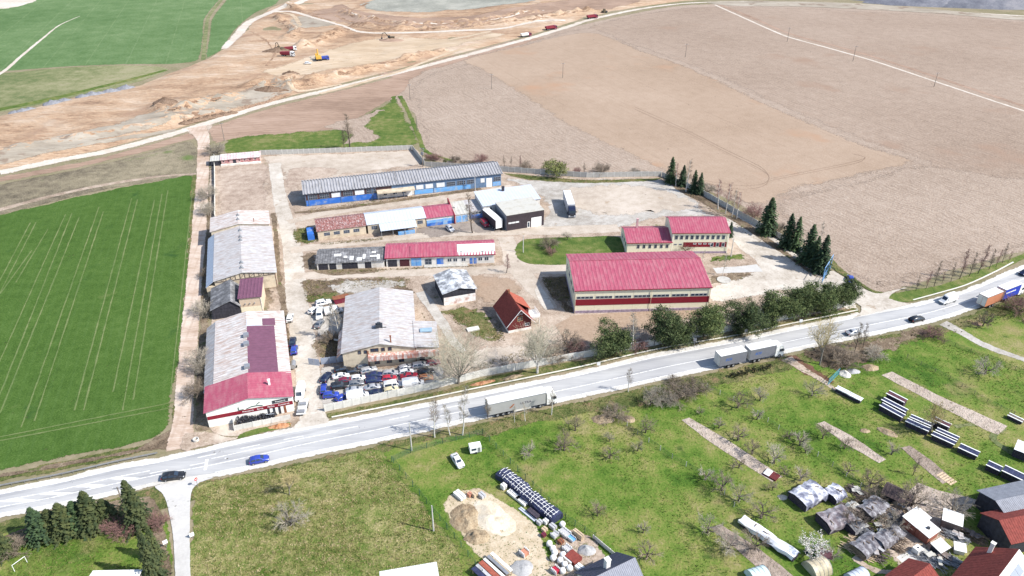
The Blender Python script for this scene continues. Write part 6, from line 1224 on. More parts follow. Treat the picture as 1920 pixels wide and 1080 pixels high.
many([('fruit0',1079,808,4.2,'beside the dark soil heap'),('wide0',1058,845,5.0,'with spreading limbs beyond the wire fence'),('fruit1',991,855,3.6,'nearest the white coupe beyond the fence'),('fruit2',1143,860,4.2,'alone in the open grass'),('fruit3',1195,846,3.4,'at the pale post fence top'),('fruit0',1210,812,4.2,'right of the round soil heap'),('fruit1',1219,760,5.0,'at the foot of the bank'),('fruit2',1311,777,2.6,'above the cold frame bed'),('fruit3',1348,803,3.4,'beside the top of the cold frame bed'),('fruit0',1383,765,5.0,'between the two post fences near the bank'),('fruit1',1425,752,4.0,'near the bank right of the fence'),('fruit2',1383,826,5.0,'with pale trunk right of the bed'),('fruit3',1419,787,3.6,'at the right post fence top'),('fruit0',1410,852,4.0,'left of a pair right of the bed'),('fruit1',1451,869,5.0,'right of a pair right of the bed'),('fruit2',1479,823,3.0,'small at the right post fence'),('fruit3',1499,836,4.6,'gnarled right of the post fence'),('fruit0',1542,823,4.0,'at the head of the narrow bed'),('fruit1',1522,743,4.4,'below the mud track'),('fruit2',1385,878,3.8,'leaning over the cold frame bed'),('fruit3',1322,900,4.0,'first of four below the bed'),('fruit0',1354,920,5.0,'second of four below the bed'),('fruit1',1384,940,4.4,'third of four below the bed'),('fruit2',1427,972,5.4,'fourth of four below the bed'),('fruit3',1500,902,4.2,'left of the tarpaulin stacks'),('fruit0',1448,920,2.6,'tiny below the cold frame'),('fruit1',1326,1000,4.6,'whitish at the head of the dark bed'),('fruit2',1212,1048,5.2,'large in the lower grass'),('fruit3',1206,1000,3.2,'small in the lower grass'),('fruit0',1120,968,3.6,'pale low beside the lattice stack'),('fruit1',1143,828,2.6,'young left of the post fence'),('wide0',1629,912,4.8,'bushy right of the post fence'),('fruit2',1589,888,3.6,'small below the narrow bed'),('fruit3',1671,853,3.8,'between the two short beds'),('tall0',1711,892,4.6,'thin left of the dark bed'),('wide0',1707,955,7.0,'big dark in the trampled ground'),('wide1',1784,960,5.6,'dark right of the big one'),('fruit0',1583,842,3.4,'over the narrow bed'),('wide1',1846,702,5.6,'alone on the upper right grass'),('gold0',1744,814,8.5,'yellowish tall between the timber stacks'),('fruit1',1510,850,3.0,'small beside the gnarled one'),('fruit2',1470,890,2.8,'low beyond the cold frame'),('wide1',1665,995,5.0,'tangled over the woodpiles'),('wide0',1600,985,5.0,'bare over the brush pile'),('wide0',1415,1030,5.0,'dark over the white tunnel'),('wide1',1365,1030,4.6,'leaning over the dark bed'),('fruit3',1560,1050,3.6,'thin beside the little hutch'),('wide0',1640,945,4.6,'bare behind the grey woodpiles')], 'fruit trees in the gardens', 'bare tree ')
# blossom tree: white flowers on the twigs
T, C = twiggy(140, 5.0, 4.5, .22, 6, 3, 3, .13, .3, .016); rg = random.Random(3); Pt = MB()
for v in C.v[::4]:
    if v[2] > 1.4 and rg.random() < .5:
        for _ in range(2):
            q = Vector(v)+Vector((rg.gauss(0,.10), rg.gauss(0,.10), rg.gauss(0,.1))); u = Vector((rg.gauss(0,1), rg.gauss(0,1), rg.gauss(0,1))).normalized(); w_ = u.orthogonal().normalized(); L = .07; Pt.face([q-u*L, q+w_*L, q+u*L, q-w_*L])
x, y = at(1520,1042); r = thing('blossom_tree', 'small tree covered in white blossom beside the white tunnel', 'tree', (x,y,0), 0); T.build('trunk', bark, r); C.build('crown', twig_grey, r); Pt.build('blossom', petal, r)

hd = MB(); ha, hb = at3(1374,708), at3(1440,690)
for k in range(6):
    T, C = clumpy(300+k, 1.3, .9, .0, 26, 16, .16, .05); p = ha.lerp(hb, k/5); n_ = len(hd.v); hd.v += [(v[0]+p.x-ha.x, v[1]+p.y-ha.y, v[2]) for v in C.v]; hd.f += [tuple(n_+i for i in f) for f in C.f]
r = thing('low_hedge', 'low dark hedge on the bank below the road train', 'hedge', ha); hd.build('foliage', leafmat('hedge_leaves', (.035,.04,.02), (.07,.07,.035)), r)
# ================================================================== HEAPS, STACKS, GARDEN THINGS
gravel_blue = gmat('gravel_blue_grey', [(.15,.155,.175),(.20,.205,.225),(.26,.265,.285)], mid=.6, fine=2.5, bump=.8); gravel_grey = gmat('gravel_grey', [(.27,.27,.27),(.35,.35,.35),(.42,.42,.42)], mid=.8, fine=3)
sand_pale = gmat('sand_pale', [(.46,.39,.29),(.57,.5,.39),(.66,.6,.5)], mid=.5, fine=2.5, bump=.6); straw = gmat('straw_brown', [(.17,.12,.075),(.30,.23,.15),(.42,.34,.23)], mid=.7, fine=3, bump=1); soil_dark = gmat('soil_dark', [(.10,.065,.045),(.17,.115,.08),(.25,.18,.13)], mid=.5, fine=2, bump=1); rubble_w = gmat('rubble_white', [(.45,.42,.37),(.6,.57,.51),(.7,.68,.62)], mid=1.2, fine=4, bump=1); spoil = gmat('spoil_dark_blue', [(.12,.125,.15),(.17,.175,.2),(.24,.235,.25)], big=.03, mid=.15, fine=.7)
def mound(name, label, px, py, rx, ry, h, m, rz=0.0, cat='heap', group=None, rough=.35, nr=9, na=22):
    x, y = at(px, py); b = MB(); sd = random.uniform(0, 90); b.v.append((0,0,h))
    for i in range(1, nr+1):
        t = i/nr
        for j in range(na):
            a = 2*PI*j/na; k = 1+.22*fbm(math.cos(a)*1.3, math.sin(a)*1.3, 1, 3, sd); X, Y = rx*t*k*math.cos(a), ry*t*k*math.sin(a)
            z = h*max(0, (1-t))**.85*(1+rough*fbm(X, Y, .7, 3, sd))-.12*(t == 1); b.v.append((X, Y, z))
    for j in range(na): b.f.append((0, 1+j, 1+(j+1) % na))
    for i in range(nr-1):
        for j in range(na): p, q = 1+i*na+j, 1+i*na+(j+1) % na; b.f.append((p, p+na, q+na, q))
    me_ = b.mesh(name, m, True); a_ = me_.attributes.new('edge', 'FLOAT', 'POINT'); a_.data.foreach_set('value', [1.0]*len(b.v))
    return tag(link(name, me_, None, (x, y, zbase(x, y)+.03), rz), label, cat, group)
for i, (px, py, a_, b_, h_) in enumerate([(28,212,3,2,1.1),(44,210,4,2.4,1.5),(57,207,3,2,1.2),(100,196,5,3,1.9),(122,191,4,2.2,1.4),(156,185,3.5,2.2,1.4),(172,181,4.5,2.6,1.8),(186,178,3,2,1.2),(208,173,5,2.6,1.8),(237,166,5,2.6,1.8)]): mound('gravel_heap', ORD[i]+' blue grey gravel heap from the left along the bank', px, py, a_, b_, h_, gravel_blue, A_ROAD, group='gravel heaps along the bank')
for i, (px, py) in enumerate([(348,233),(362,229),(376,226),(391,222),(405,219),(420,216),(434,213)]): mound('soil_heap', ORD[i]+' dark soil heap from the left beside the haul road', px, py, 3.4, 1.8, 1.5, soil_dark, A_ROAD, group='soil heaps beside the haul road')
mound('soil_heap', 'brown mound under the lone excavator', 734, 76, 9, 5, 1.6, earth_pink); mound('soil_heap', 'dark dug soil at the loading excavator', 520, 99, 10, 4, 2.2, soil_dark); mound('soil_heap', 'dark lump of soil by the curved site track', 546, 142, 5, 3, 1.8, soil_dark)
mound('soil_heap', 'dark patch of heaped soil below the working floor', 506, 172, 9, 4, 2.4, soil_dark); mound('soil_heap', 'red brown broken bank at the left of the cut', 314, 208, 6, 5, 2.6, soil_dark)
mound('straw_heap', 'oval heap of straw and dark compost beside the fence', 1130, 787, 2.6, 1.7, .9, straw); mound('soil_heap', 'small round brown soil heap by the fence', 1180, 787, 1.5, 1.2, .8, straw)
mound('sand_heap', 'big pale sand heap in the builders garden', 925, 972, 5.6, 3.2, .7, sand_pale, R(-45), rough=1.2); mound('straw_heap', 'weedy brown heap beside the pale sand', 872, 972, 3.0, 4.2, .8, straw, R(20), rough=1.1); mound('straw_heap', 'low brown heap below the weedy one', 893, 1008, 2.4, 2.0, .7, straw, rough=1.1)
mound('gravel_heap', 'grey gravel heap by the blue roofed house', 1100, 1033, 1.7, 1.4, 1.0, gravel_grey); mound('gravel_heap', 'grey gravel spread at the bottom edge', 978, 1066, 2.2, 2.0, .7, gravel_grey)
mound('rubble_heap', 'white rubble heap beside the blue garden gate', 1584, 702, 1.5, 1.5, 1.0, rubble_w, rough=.8); mound('gravel_heap', 'round grey gravel heap behind white rubble', 1600, 697, 1.6, 1.2, .8, gravel_grey)
mound('brush_heap', 'low brown heap in the grass below the gate', 1664, 811, 2.4, 1.2, .6, straw, R(-40)); mound('soil_heap', 'small brown patch of turf left of the grey heap', 1622, 808, 1.3, .8, .3, straw); mound('gravel_heap', 'pale stone pile left of the tarpaulin stack', 1467, 933, 1.0, .8, .35, sand_pale)
mound('brush_heap', 'orange cut brush heap before the tyre pen', 524, 800, 3.0, .9, .7, gmat('brush_orange', [(.25,.09,.04),(.42,.2,.1),(.55,.35,.22)], mid=1.5, fine=5, bump=1), R(14), rough=.9); mound('brush_heap', 'orange cut brush along the verge near the lorry', 905, 719, 3.4, .8, .6, gmat('brush_orange_verge', [(.2,.08,.04),(.36,.18,.1),(.5,.32,.2)], mid=1.5, fine=5, bump=1), R(18), rough=.9); mound('brush_heap', 'second clump of orange brush along the verge', 962, 708, 3.0, .8, .6, straw, R(18), rough=.9)
mound('stone_heap', 'pale stone heap among weeds on the bank', 1632, 690, 2.2, 1.6, .8, straw); mound('soil_heap', 'brown soil beside the leaning tree', 1832, 608, 1.4, 1, .5, soil_dark)
for i, (px, py, a_, b_, h_) in enumerate([(1665,-2,40,16,9),(1760,6,60,18,10),(1870,10,70,20,13),(1990,12,60,20,11)]): mound('spoil_heap', ORD[i]+' dark spoil hill from the left at the far right horizon', px, py, a_, b_, h_, spoil, R(-8), group='distant spoil hills', nr=14, na=36)
patch('pale_bank', [(1325,4),(1440,2),(1600,6),(1760,18),(1960,36),(1960,42),(1760,26),(1640,19),(1500,13),(1370,11)], 7, earth_grey, jit=.5, label='pale bank beside the far road at the top right')
# tyres
ty = MB(); rg = random.Random(5); cA, cB, cC = Vector(at(446,803)), Vector(at(521,788)), Vector(at(446,786))
for _ in range(230):
    u, v = rg.random(), rg.random(); p = cA+(cB-cA)*u+(cC-cA)*v; hmax = .35+1.15*(1-u*.7)*(1-.5*abs(v-.4)); z = rg.uniform(.1, hmax); ax = Vector((rg.gauss(0,1), rg.gauss(0,1), rg.gauss(0,1.1))).normalized(); e1 = ax.orthogonal().normalized(); e2 = ax.cross(e1); k = len(ty.v)
    for i in range(9):
        a = 2*PI*i/9; d = e1*math.cos(a)+e2*math.sin(a)
        for rr, hh in ((.20,0),(.27,.1),(.33,0),(.27,-.1)): ty.v.append(tuple(Vector((p.x,p.y,z+.25))+d*rr+ax*hh))
    for i in range(9):
        for j in range(4): ty.f.append((k+4*i+j, k+4*((i+1) % 9)+j, k+4*((i+1) % 9)+(j+1) % 4, k+4*i+(j+1) % 4))
o = ty.build('tyre_heap', mat('old_tyres', (.035,.036,.045), rough=.55, var=.4, scale=2)); o['kind'] = 'stuff'; o['label'] = 'heap of old black tyres behind the low concrete wall'
x, y = at(508,783); tag(MB().obox((0,0,.6),(1.7,.08,1.1),0,R(50)).build('white_board', roof_blue, None, loc=(x,y,.4), rz=R(10)), 'pale blue board leaning on the tyre heap', 'board')
x, y = at(368,827); rn_ = MB(); 
for i in range(14):
    a, b = 2*PI*i/14, 2*PI*(i+1)/14; rn_.prism([(.62*math.cos(a),.62*math.sin(a)),(.62*math.cos(b),.62*math.sin(b)),(.47*math.cos(b),.47*math.sin(b)),(.47*math.cos(a),.47*math.sin(a))], 0, .6)
tag(rn_.build('concrete_ring', concrete_white, None, loc=(x,y,.07)), 'white concrete well ring on the dirt apron', 'well ring')
x, y = at(1357,526); tag(MB().tube((0,0,0),(0,0,.25),2.0,2.0,18).build('tank_cover', concrete, None, loc=(x,y,.08)), 'round grey concrete tank cover beside the big hall', 'cover')
x, y = at(887,619); tag(MB().obox((0,0,.25),(3.2,1.5,.35),R(20),R(6)).build('concrete_slab', concrete_white, None, loc=(x,y,.1)), 'broken pale concrete slab left of the cottage', 'slab')
x, y = at(633,640); tag(MB().tube((-.9,0,.3),(.9,0,.3),.28,n=10).build('white_pipe', white_paint, None, loc=(x,y,.08), rz=R(-15)), 'short white pipe lying under the birches', 'pipe')
x, y = at(640,566); r = thing('skip_container', 'dark red steel skip beside the repair hall', 'skip', (x,y,.1), R(25)); b = MB(); b.extr([(-1.8,0),(1.8,0),(2.2,1.5),(-2.2,1.5)], -.9, .9); b.build('tub', PAINT['maroon'], r); MB().box(-2.25,2.25,-.98,.98,1.5,1.6).build('rim', rust_m, r)

# covered timber stacks
tarp_dark = mat('tarp_dark_blue', (.035,.04,.085), rough=.45, var=.3, scale=1.5); tarp_white = mat('tarp_white', (.72,.73,.76), rough=.5, var=.06, scale=1.0); log_m = mat('stacked_wood', (.16,.12,.09), rough=.95, var=.4, scale=3); log_d = mat('stacked_wood_dark', (.055,.045,.06), rough=.9, var=.4, scale=3); brown_t = mat('sheet_brown', (.09,.035,.045), rough=.6, var=.2)
def stack(label, A, B, wd, h, cover=None, battens=2, body=None, name='timber_stack', group='covered timber stacks'):
    a, b = at3(*A), at3(*B); L = (b-a).length; r = thing(name, label, 'woodpile', (a.x, a.y, .02), math.atan2(b.y-a.y, b.x-a.x), group); n = max(3, int(h/.28))
    for i in range(n):
        z = h*i/n; MB().box(random.uniform(-.12,.05), L+random.uniform(-.05,.12), -wd/2+random.uniform(-.05,.05), wd/2+random.uniform(-.05,.05), z, z+h/n*.86).build('board_layer', body or log_d, r)
    c = MB(); c.sheet((-.15,-wd/2-.15,h+.05),(L+.15,-wd/2-.15,h+.05),(L+.15,wd/2+.15,h+.16),(-.15,wd/2+.15,h+.16), max(2, int(L/1.4)), .03, .04); c.build('cover', cover or tarp_dark, r)
    for k in range(battens):
        y = -wd/2-.05+(wd+.1)*k/max(1, battens-1); MB().box(-.2, L+.2, y-.12, y+.12, h+.17, h+.26).build('batten', white_paint, r)
    return r
for lb, A, B, wd, h, cv in (('thin stack nearest the small blue gate',(1568,733),(1590,744),1.0,.9,tarp_white),('second thin stack in line with the first',(1591,745),(1613,756),1.0,.9,tarp_white),('front stack of the close pair with white battens',(1650,768),(1690,790),1.2,1.3,None),('rear stack of the close pair with white battens',(1653,759),(1695,781),1.1,1.5,None),('brown covered stack behind the close pair',(1662,748),(1693,764),1.4,1.7,brown_t),
    ('front stack of the middle pair',(1698,797),(1738,815),1.2,1.2,None),('rear stack of the middle pair',(1705,790),(1744,807),1.0,1.3,None),('brown covered stack under the yellowish tree',(1746,796),(1776,810),1.3,1.6,brown_t),('front stack below the yellowish tree',(1746,822),(1786,840),1.2,1.2,None),('rear stack below the yellowish tree',(1754,814),(1792,831),1.0,1.2,None),('short stack right of the tree stacks',(1797,845),(1830,860),1.6,1.1,None),('small stack at the lower right track',(1849,878),(1872,889),1.6,1.2,None),('long stack reaching the right edge',(1878,890),(1930,915),2.0,1.5,None)):
    stack('timber '+lb, A, B, wd, h, cv)
stack('white roofed stack by the garden path at the right edge', (1900,848), (1935,862), 3.4, 2.0, tarp_white, 0); stack('low stack at the end of the fence', (1890,783), (1915,795), 1.0, .7, wood_grey, 2)
# long lattice-covered stack and builders' goods
a, b = at3(940,890), at3(1044,979); L = (b-a).length; r = thing('lattice_stack', 'long dark sheeted stack tied with rows of white battens', 'stack', (a.x,a.y,.02), math.atan2(b.y-a.y,b.x-a.x))
bd = MB(); bd.v = []; N = 24
for i in range(N+1):
    x = L*i/N; hh = 1.62+.4*fbm(x, 3, .7, 3); yy = .6*fbm(x, 7, .3, 3); bd.v += [(x,-1.45+yy,0),(x,-1.35+yy,hh*.75),(x,-.6+yy,hh),(x,.6+yy,hh*1.02),(x,1.35+yy,hh*.78),(x,1.45+yy,0)]
for i in range(N):
    for j in range(5): bd.f.append((6*i+j, 6*i+6+j, 6*i+7+j, 6*i+j+1))
bd.f += [(0,1,2,3,4,5), tuple(reversed(range(6*N,6*N+6)))]; bd.build('sheet_cover', tarp_dark, r)
for i in range(19):
    x = L*(i+.7)/19.4; bt = MB(); j_ = random.gauss(0,.10); bt.obox((x+random.uniform(-.2,.2),-.95,1.62),(.08,random.uniform(.3,1.0),.06),j_,R(24)); bt.obox((x,random.uniform(-.2,.2),1.86),(.08,random.uniform(.8,1.4),.06),j_); bt.obox((x+random.uniform(-.2,.2),.97,1.64),(.08,random.uniform(.3,1.0),.06),j_,R(-24)); bt.build('batten', white_paint, r)
for y in (-1.0, -.3, .4): MB().obox((L*.55,y,1.9-.25*abs(y)),(L*.85,.07,.05)).build('lath', white_paint, r)
pal_w = mat('wrapped_white', (.72,.71,.68), var=.08, rough=.4); brick_p = mat('brick_pallet', (.45,.2,.13), var=.2); pale_wood = mat('pale_wood', (.52,.40,.27), var=.2); crate_g = mat('crate_grey', (.42,.42,.43), var=.15)
def crate(label, px, py, s, m, rz=None, name='crate', lattice=False, group='building materials in the garden'):
    x, y = at(px, py); r = thing(name, label, 'crate', (x,y,.06), R(-47) if rz is None else rz, group); a, b, h = s; base = MB()
    for k in range(3): base.box(-a/2,a/2,-b/2+k*(b-.12)/2,-b/2+k*(b-.12)/2+.12,0,.12)
    base.build('pallet', pale_wood, r)
    if lattice:
        q = MB()
        for i in range(5):
            for j in range(2): q.box(-a/2+i*(a-.08)/4,-a/2+i*(a-.08)/4+.08,-b/2+j*(b-.08),-b/2+j*(b-.08)+.08,.12,h); q.box(-a/2,a/2,-b/2+j*(b-.08),-b/2+j*(b-.08)+.08,.14+i*(h-.2)/4,.2+i*(h-.2)/4)
        q.build('cage', white_paint, r); MB().box(-a/2+.1,a/2-.1,-b/2+.1,b/2-.1,.13,h*.7).build('load', m, r)
    else:
        MB().box(-a/2,a/2,-b/2,b/2,.125,h).build('load', m, r); MB().box(-a/2-.01,a/2+.01,-.05,.05,.13,h+.012).build('strap', dark_metal, r)
    return r
def bag(label, px, py, s=1.0, m=None):
    x, y = at(px, py); b = MB(); n = 10
    for k, (z, q) in enumerate(((0,.42),(.15,.52),(.55,.55),(.85,.48),(.98,.3))):
        for i in range(n): a = 2*PI*i/n; f = 1/max(abs(math.cos(a)), abs(math.sin(a)))**.6; b.v.append((q*f*math.cos(a)*s, q*f*math.sin(a)*s, z*s))
    for k in range(4):
        for i in range(n): p, q = k*n+i, k*n+(i+1) % n; b.f.append((p, q, q+n, p+n))
    b.f.append(tuple(range(4*n, 5*n))); r = thing('bulk_bag', label, 'bag', (x,y,.05), random.uniform(0,1.5), 'bulk bags in the garden'); b.build('sack', m or pal_w, r, True); MB().tube((-.3*s,0,.9*s),(.3*s,0,.9*s),.04).build('loop', white_paint, r)
mx = lambda x, y: (720+x/3.84, 820+y/3.84)
for lb, X, Y, s, m, lt in (('pink white block standing at the side of the lattice stack',862,370,(1.0,.9,1.1),pal_w,0),('large white slab by the sand heap top',545,430,(2.4,1.3,.8),pal_w,0),('left small block pallet above the sand',618,425,(.8,.8,.8),brick_p,0),('middle small block pallet above the sand',655,428,(.8,.9,.9),pale_wood,0),('pile of pale boards above the sand',705,430,(1.4,1.0,.8),crate_g,0),('cage crate alone beside the trodden sand',1010,845,(1.4,1.3,1.2),brick_p,1),
    ('row of white boards beside the lattice stack',935,425,(3.0,1.0,.6),pal_w,0),('second row of white boards beside the lattice stack',990,470,(2.6,.9,.6),pal_w,0),('dark board stack below the white rows',1075,560,(2.6,1.0,.7),log_d,0),('low blue white board pile along the sand',1035,560,(4.4,.7,.25),roof_blue,0),('grey crate below the lattice end',1120,625,(.9,.9,.8),crate_g,0),('pale crate below the lattice end',1165,620,(.9,.9,.9),pal_w,0),('pink crate at the track edge',1155,675,(.9,.9,.7),pale_wood,0),('white crate right of the pale crate',1215,655,(1.3,.9,.8),crate_g,0),('lattice cage of blocks right of centre',1300,700,(2.2,1.3,1.0),crate_g,1),('small white cage by the bags',1228,715,(1.2,1.1,1.0),crate_g,1),('blue white bundle under the cage',1345,735,(1.8,1.0,.7),paint_sky,1),('tall pink board stack by the fence',1398,720,(2.2,.7,1.3),pale_wood,0),('rusty box between the cages',1272,760,(1.0,.9,.7),rust_m,0),('lattice cage above the red panel',1318,815,(1.6,1.1,1.0),crate_g,1),('long white packet left of the red panel',1322,890,(2.2,.7,.7),pal_w,0),('white board stack below the red panel',1420,960,(2.2,1.1,.7),pal_w,0),('red machine frame at the bottom edge',1235,970,(1.4,1.1,1.1),PAINT['red'],1),('dark red crate by the upper bag',1150,715,(.7,.7,.8),PAINT['maroon'],0)):
    crate(lb, *mx(X,Y), s, m, lattice=bool(lt))
for i, (X, Y) in enumerate(((1283,640),(1190,780),(1215,815),(1228,845),(1218,882),(1268,900),(1288,860),(1300,930),(1335,955),(1285,975))): bag(ORD[i]+' white bulk bag down the row by the sand', *mx(X,Y))
x, y = at(*mx(1362,880)); r = thing('panel_stack', 'dark red flat panel stack between the bags and gravel', 'panels', (x,y,.05), R(-47)); [MB().box(-1.2,1.2,-1.0,1.0,.1+.16*k,.22+.16*k).build('panel', roof_tile_dark, r) for k in range(5)]
a, b = at3(900,1050), at3(955,1078); r = thing('plank_shelter', 'low shelter with planks and red tiles at the bottom edge', 'shelter', at3(905,1062), R(-47))
for i, (m, w_) in enumerate(((tarp_dark,.9),(crate_g,.6),(roof_tile,.9),(pal_w,.5),(grey_metal,.6),(pal_w,.6))):
    MB().obox((2.4,-2+i*.85,1.2+.06*i),(5.2,w_,.12)).build('plank_row', m, r)
for xx, yy in ((0,-2.2),(4.8,-2.2),(0,2.4),(4.8,2.4)): MB().tube((xx,yy,0),(xx,yy,1.2),.08,n=5).build('post', pale_wood, r)
MB().box(.2,4.6,-1.8,2.0,0,.8).build('stored_boards', log_m, r)

# tarpaulin stacks, tunnel, huts in the right hand gardens
tarp_mix = mat('tarp_white_blue', (.70,.71,.76), rough=.5, var=.08, dirt=(.03,.035,.09), dirt_amt=.48, dirt_scale=.55)
def tarpstack(label, A, B, wd, h, m, wood=None):
    a, b = at3(*A), at3(*B); L = (b-a).length; r = thing('tarpaulin_stack', label, 'woodpile', (a.x,a.y,.02), math.atan2(b.y-a.y,b.x-a.x), 'woodpiles under tarpaulins'); MB().box(.1,L-.1,-wd/2+.12,wd/2-.12,0,h*.8).build('wood', wood or log_d, r); t = MB(); N = 8
    for i in range(N+1):
        x = L*i/N; k = 1+.10*fbm(x+a.x, 5, .8, 2); jj = lambda e=.09: random.gauss(0, e); t.v += [(x+jj(),-wd/2-.12+jj(),h*(.42+random.uniform(-.2,.2))),(x+jj(),-wd/2+jj(),h*.84+jj()),(x+jj(),-wd*.22,h*1.0*k+jj()),(x+jj(),wd*.2,h*1.05*k+jj()),(x+jj(),wd/2+jj(),h*.86+jj()),(x+jj(),wd/2+.1+jj(),h*(.45+random.uniform(-.2,.2)))]
    for i in range(N):
        for j in range(5): t.f.append((6*i+j, 6*i+6+j, 6*i+7+j, 6*i+j+1))
    t.build('tarpaulin', m, r)
    for _ in range(3): q = random.uniform(.1,.9)*L; y_ = random.uniform(-.3,.2)*wd; MB().obox((q,y_,h*1.07),(random.uniform(.5,1.3),.14,.12),random.uniform(0,3)).build('weight', log_m, r)
    return r
tarpstack('woodpile under a white and dark blue tarpaulin', (1492,948), (1532,925), 4.4, 2.2, tarp_mix); tarpstack('smaller white tarpaulin woodpile behind the first', (1552,940), (1572,926), 3.2, 1.9, tarp_mix)
tarpstack('long white sheeted tunnel along the dark bed', (1390,980), (1492,1050), 2.0, 1.5, tarp_white); tarpstack('grey sheeted brush stack beside the blossom tree', (1540,990), (1588,972), 4.0, 2.0, mat('tarp_grey_brush', (.33,.31,.32), var=.3, dirt=(.12,.09,.1), dirt_amt=.5, dirt_scale=.9))
sheet_mix = mat('sheet_grey_white', (.34,.34,.36), rough=.7, var=.25, dirt=(.07,.06,.07), dirt_amt=.55, dirt_scale=1.1)
tarpstack('grey white sheeted woodpile below the brown shelter', (1618,972), (1650,948), 3.2, 1.9, sheet_mix, log_m); tarpstack('dark board stack at the grass edge with light sheets', (1604,1042), (1640,1018), 3.4, 1.8, sheet_mix, log_m); tarpstack('long mottled stack beside the farmyard track', (1642,1028), (1682,1004), 2.6, 2.0, sheet_mix, log_d); tarpstack('low dark stack between the grey sheeted piles', (1590,1000), (1612,986), 2.4, 1.6, roof_dark, log_d); tarpstack('pale sheet pile behind the grey brush stack', (1582,968), (1604,954), 2.2, 1.5, roof_pale, log_m)
rs__ = house('timber_shelter', 'dark brown felt roofed shelter by the post fence', at(1652,934), R(-42), 4.6, 3.4, 1.5, 1.1, wood_dark, mat('felt_brown', (.07,.05,.05), var=.2), 'x', .5, .3, 8, .03, cat='hut')
def sticks(label, px, py, rx, ry, h, rz, seed, m=None):
    rg = random.Random(seed); b = MB()
    for _ in range(170):
        t = rg.uniform(-1,1); s = rg.uniform(-1,1); z = h*max(.05, 1-abs(s)*.8)*rg.random(); L = rg.uniform(.8,2.2); an = rg.gauss(0,.35); d = Vector((math.cos(an), math.sin(an), rg.gauss(0,.12)))*L/2; p = Vector((t*rx, s*ry, z+.1)); b.tube(p-d, p+d, rg.uniform(.03,.07), None, 4)
    x, y = at(px, py); r = thing('stick_pile', label, 'woodpile', (x,y,.02), rz, 'loose woodpiles'); b.build('sticks', m or wood_grey, r); c = MB()
    for k in range(5): c.obox((rg.uniform(-rx,rx)*.6, rg.uniform(-ry,ry)*.5, h*rg.uniform(.8,1.05)),(rg.uniform(1,1.8),rg.uniform(.5,1.0),.05),rg.uniform(0,3),rg.gauss(0,.15)); 
    c.build('cover_boards', (roof_silver, roof_pale, wood_grey)[seed % 3], r)
for i, (px, py, a_, b_, h_, rz, lb) in enumerate(((1600,968,2.6,1.8,1.5,-40,'pale brushwood behind the grey sheeted stack'),(1632,955,3.4,2.2,1.6,-40,'grey firewood under a patched sheet'),(1605,992,2.2,1.4,1.4,-40,'dark firewood in the middle of the piles'),(1612,1030,2.4,1.8,1.5,-40,'covered firewood at the grass edge'),(1636,1035,2.2,1.8,1.5,-42,'striped board pile at the grass edge'),(1660,1008,3.2,2.0,1.7,-45,'long lumber pile beside the farmyard'),(1690,975,2.6,1.4,1.2,-42,'tangled boards in front of the big dark tree'),(1700,955,2.0,1.0,.9,-45,'split logs below the big dark tree'),(1610,925,1.8,1.0,.7,-42,'orange split logs beside the fence'),(1815,1005,2.6,1.2,1.0,-35,'stacked poles behind the farmhouse roof'),(1790,1008,1.6,1.0,.9,-35,'metal scrap pile behind the farmhouse'),(1745,1050,2.4,1.4,.9,-40,'scrap metal beside the paved square'),(1775,1050,2.0,1.2,.9,-40,'scrap heap beside the small white hut'))):
    sticks(lb, px, py, a_, b_, h_, R(rz), 200+i, (wood_grey, log_m, grey_metal, pale_wood)[i % 4] if i not in (10,11,12) else grey_metal)
def hut(label, px, py, w_, d_, h, rz, wall, roof, rise=.3): x, y = at(px, py); return house('garden_hut', label, (x,y), R(rz), w_, d_, h, rise, wall, roof, 'm', over=.2, ribs=0, cat='hut')
brick_r = mat('wall_red_brick', (.27,.10,.07), var=.25, scale=3)
r = hut('brick hut with flat white roof in the farmyard', 1712, 1005, 4.2, 2.6, 2.3, 32, brick_r, pal_w); panel(r, 'f', .6, 1.4, 0, 1.9, 'door', wood_dark); r = hut('white roofed hut with a round roof vent', 1736, 1022, 3.2, 2.4, 2.0, 32, brick_r, pal_w); MB().tube((1.6,1.2,2.1),(1.6,1.2,2.5),.3,n=10).build('vent', dark_metal, r)
hut('grey hut with white roof behind the brick hut', 1762, 990, 3.0, 2.6, 2.2, -30, wood_grey, pal_w); hut('small white hut in front of the farmhouse', 1760, 1045, 2.4, 1.8, 1.3, 28, wood_dark, pal_w); hut('little white roofed box left of the chimney', 1788, 1038, 1.6, 1.4, 1.1, -20, plaster, pal_w); hut('brown hutch on the grass below the blossom tree', 1536, 1052, 1.6, 1.3, 1.3, -20, plaster, brown_t)
x, y = at(1718,1036); r = thing('water_tank', 'white plastic water tank by the paved square', 'tank', (x,y,.06), R(30)); MB().box(-.7,.7,-.6,.6,.15,1.2).build('tank', pal_w, r); MB().tube((0,0,1.2),(0,0,1.32),.15,n=8).build('lid', dark_metal, r); MB().box(-.75,.75,-.65,.65,0,.15).build('pallet', pale_wood, r)
x, y = at(1512,1024+12); r = thing('rain_barrel', 'dark blue barrel under the blossom tree', 'barrel', (x,y,.0)); MB().tube((0,0,0),(0,0,1.1),.38,.36,12).build('barrel', PAINT['navy'], r); MB().tube((0,0,1.1),(0,0,1.15),.40,.40,12).build('lid', dark_metal, r)
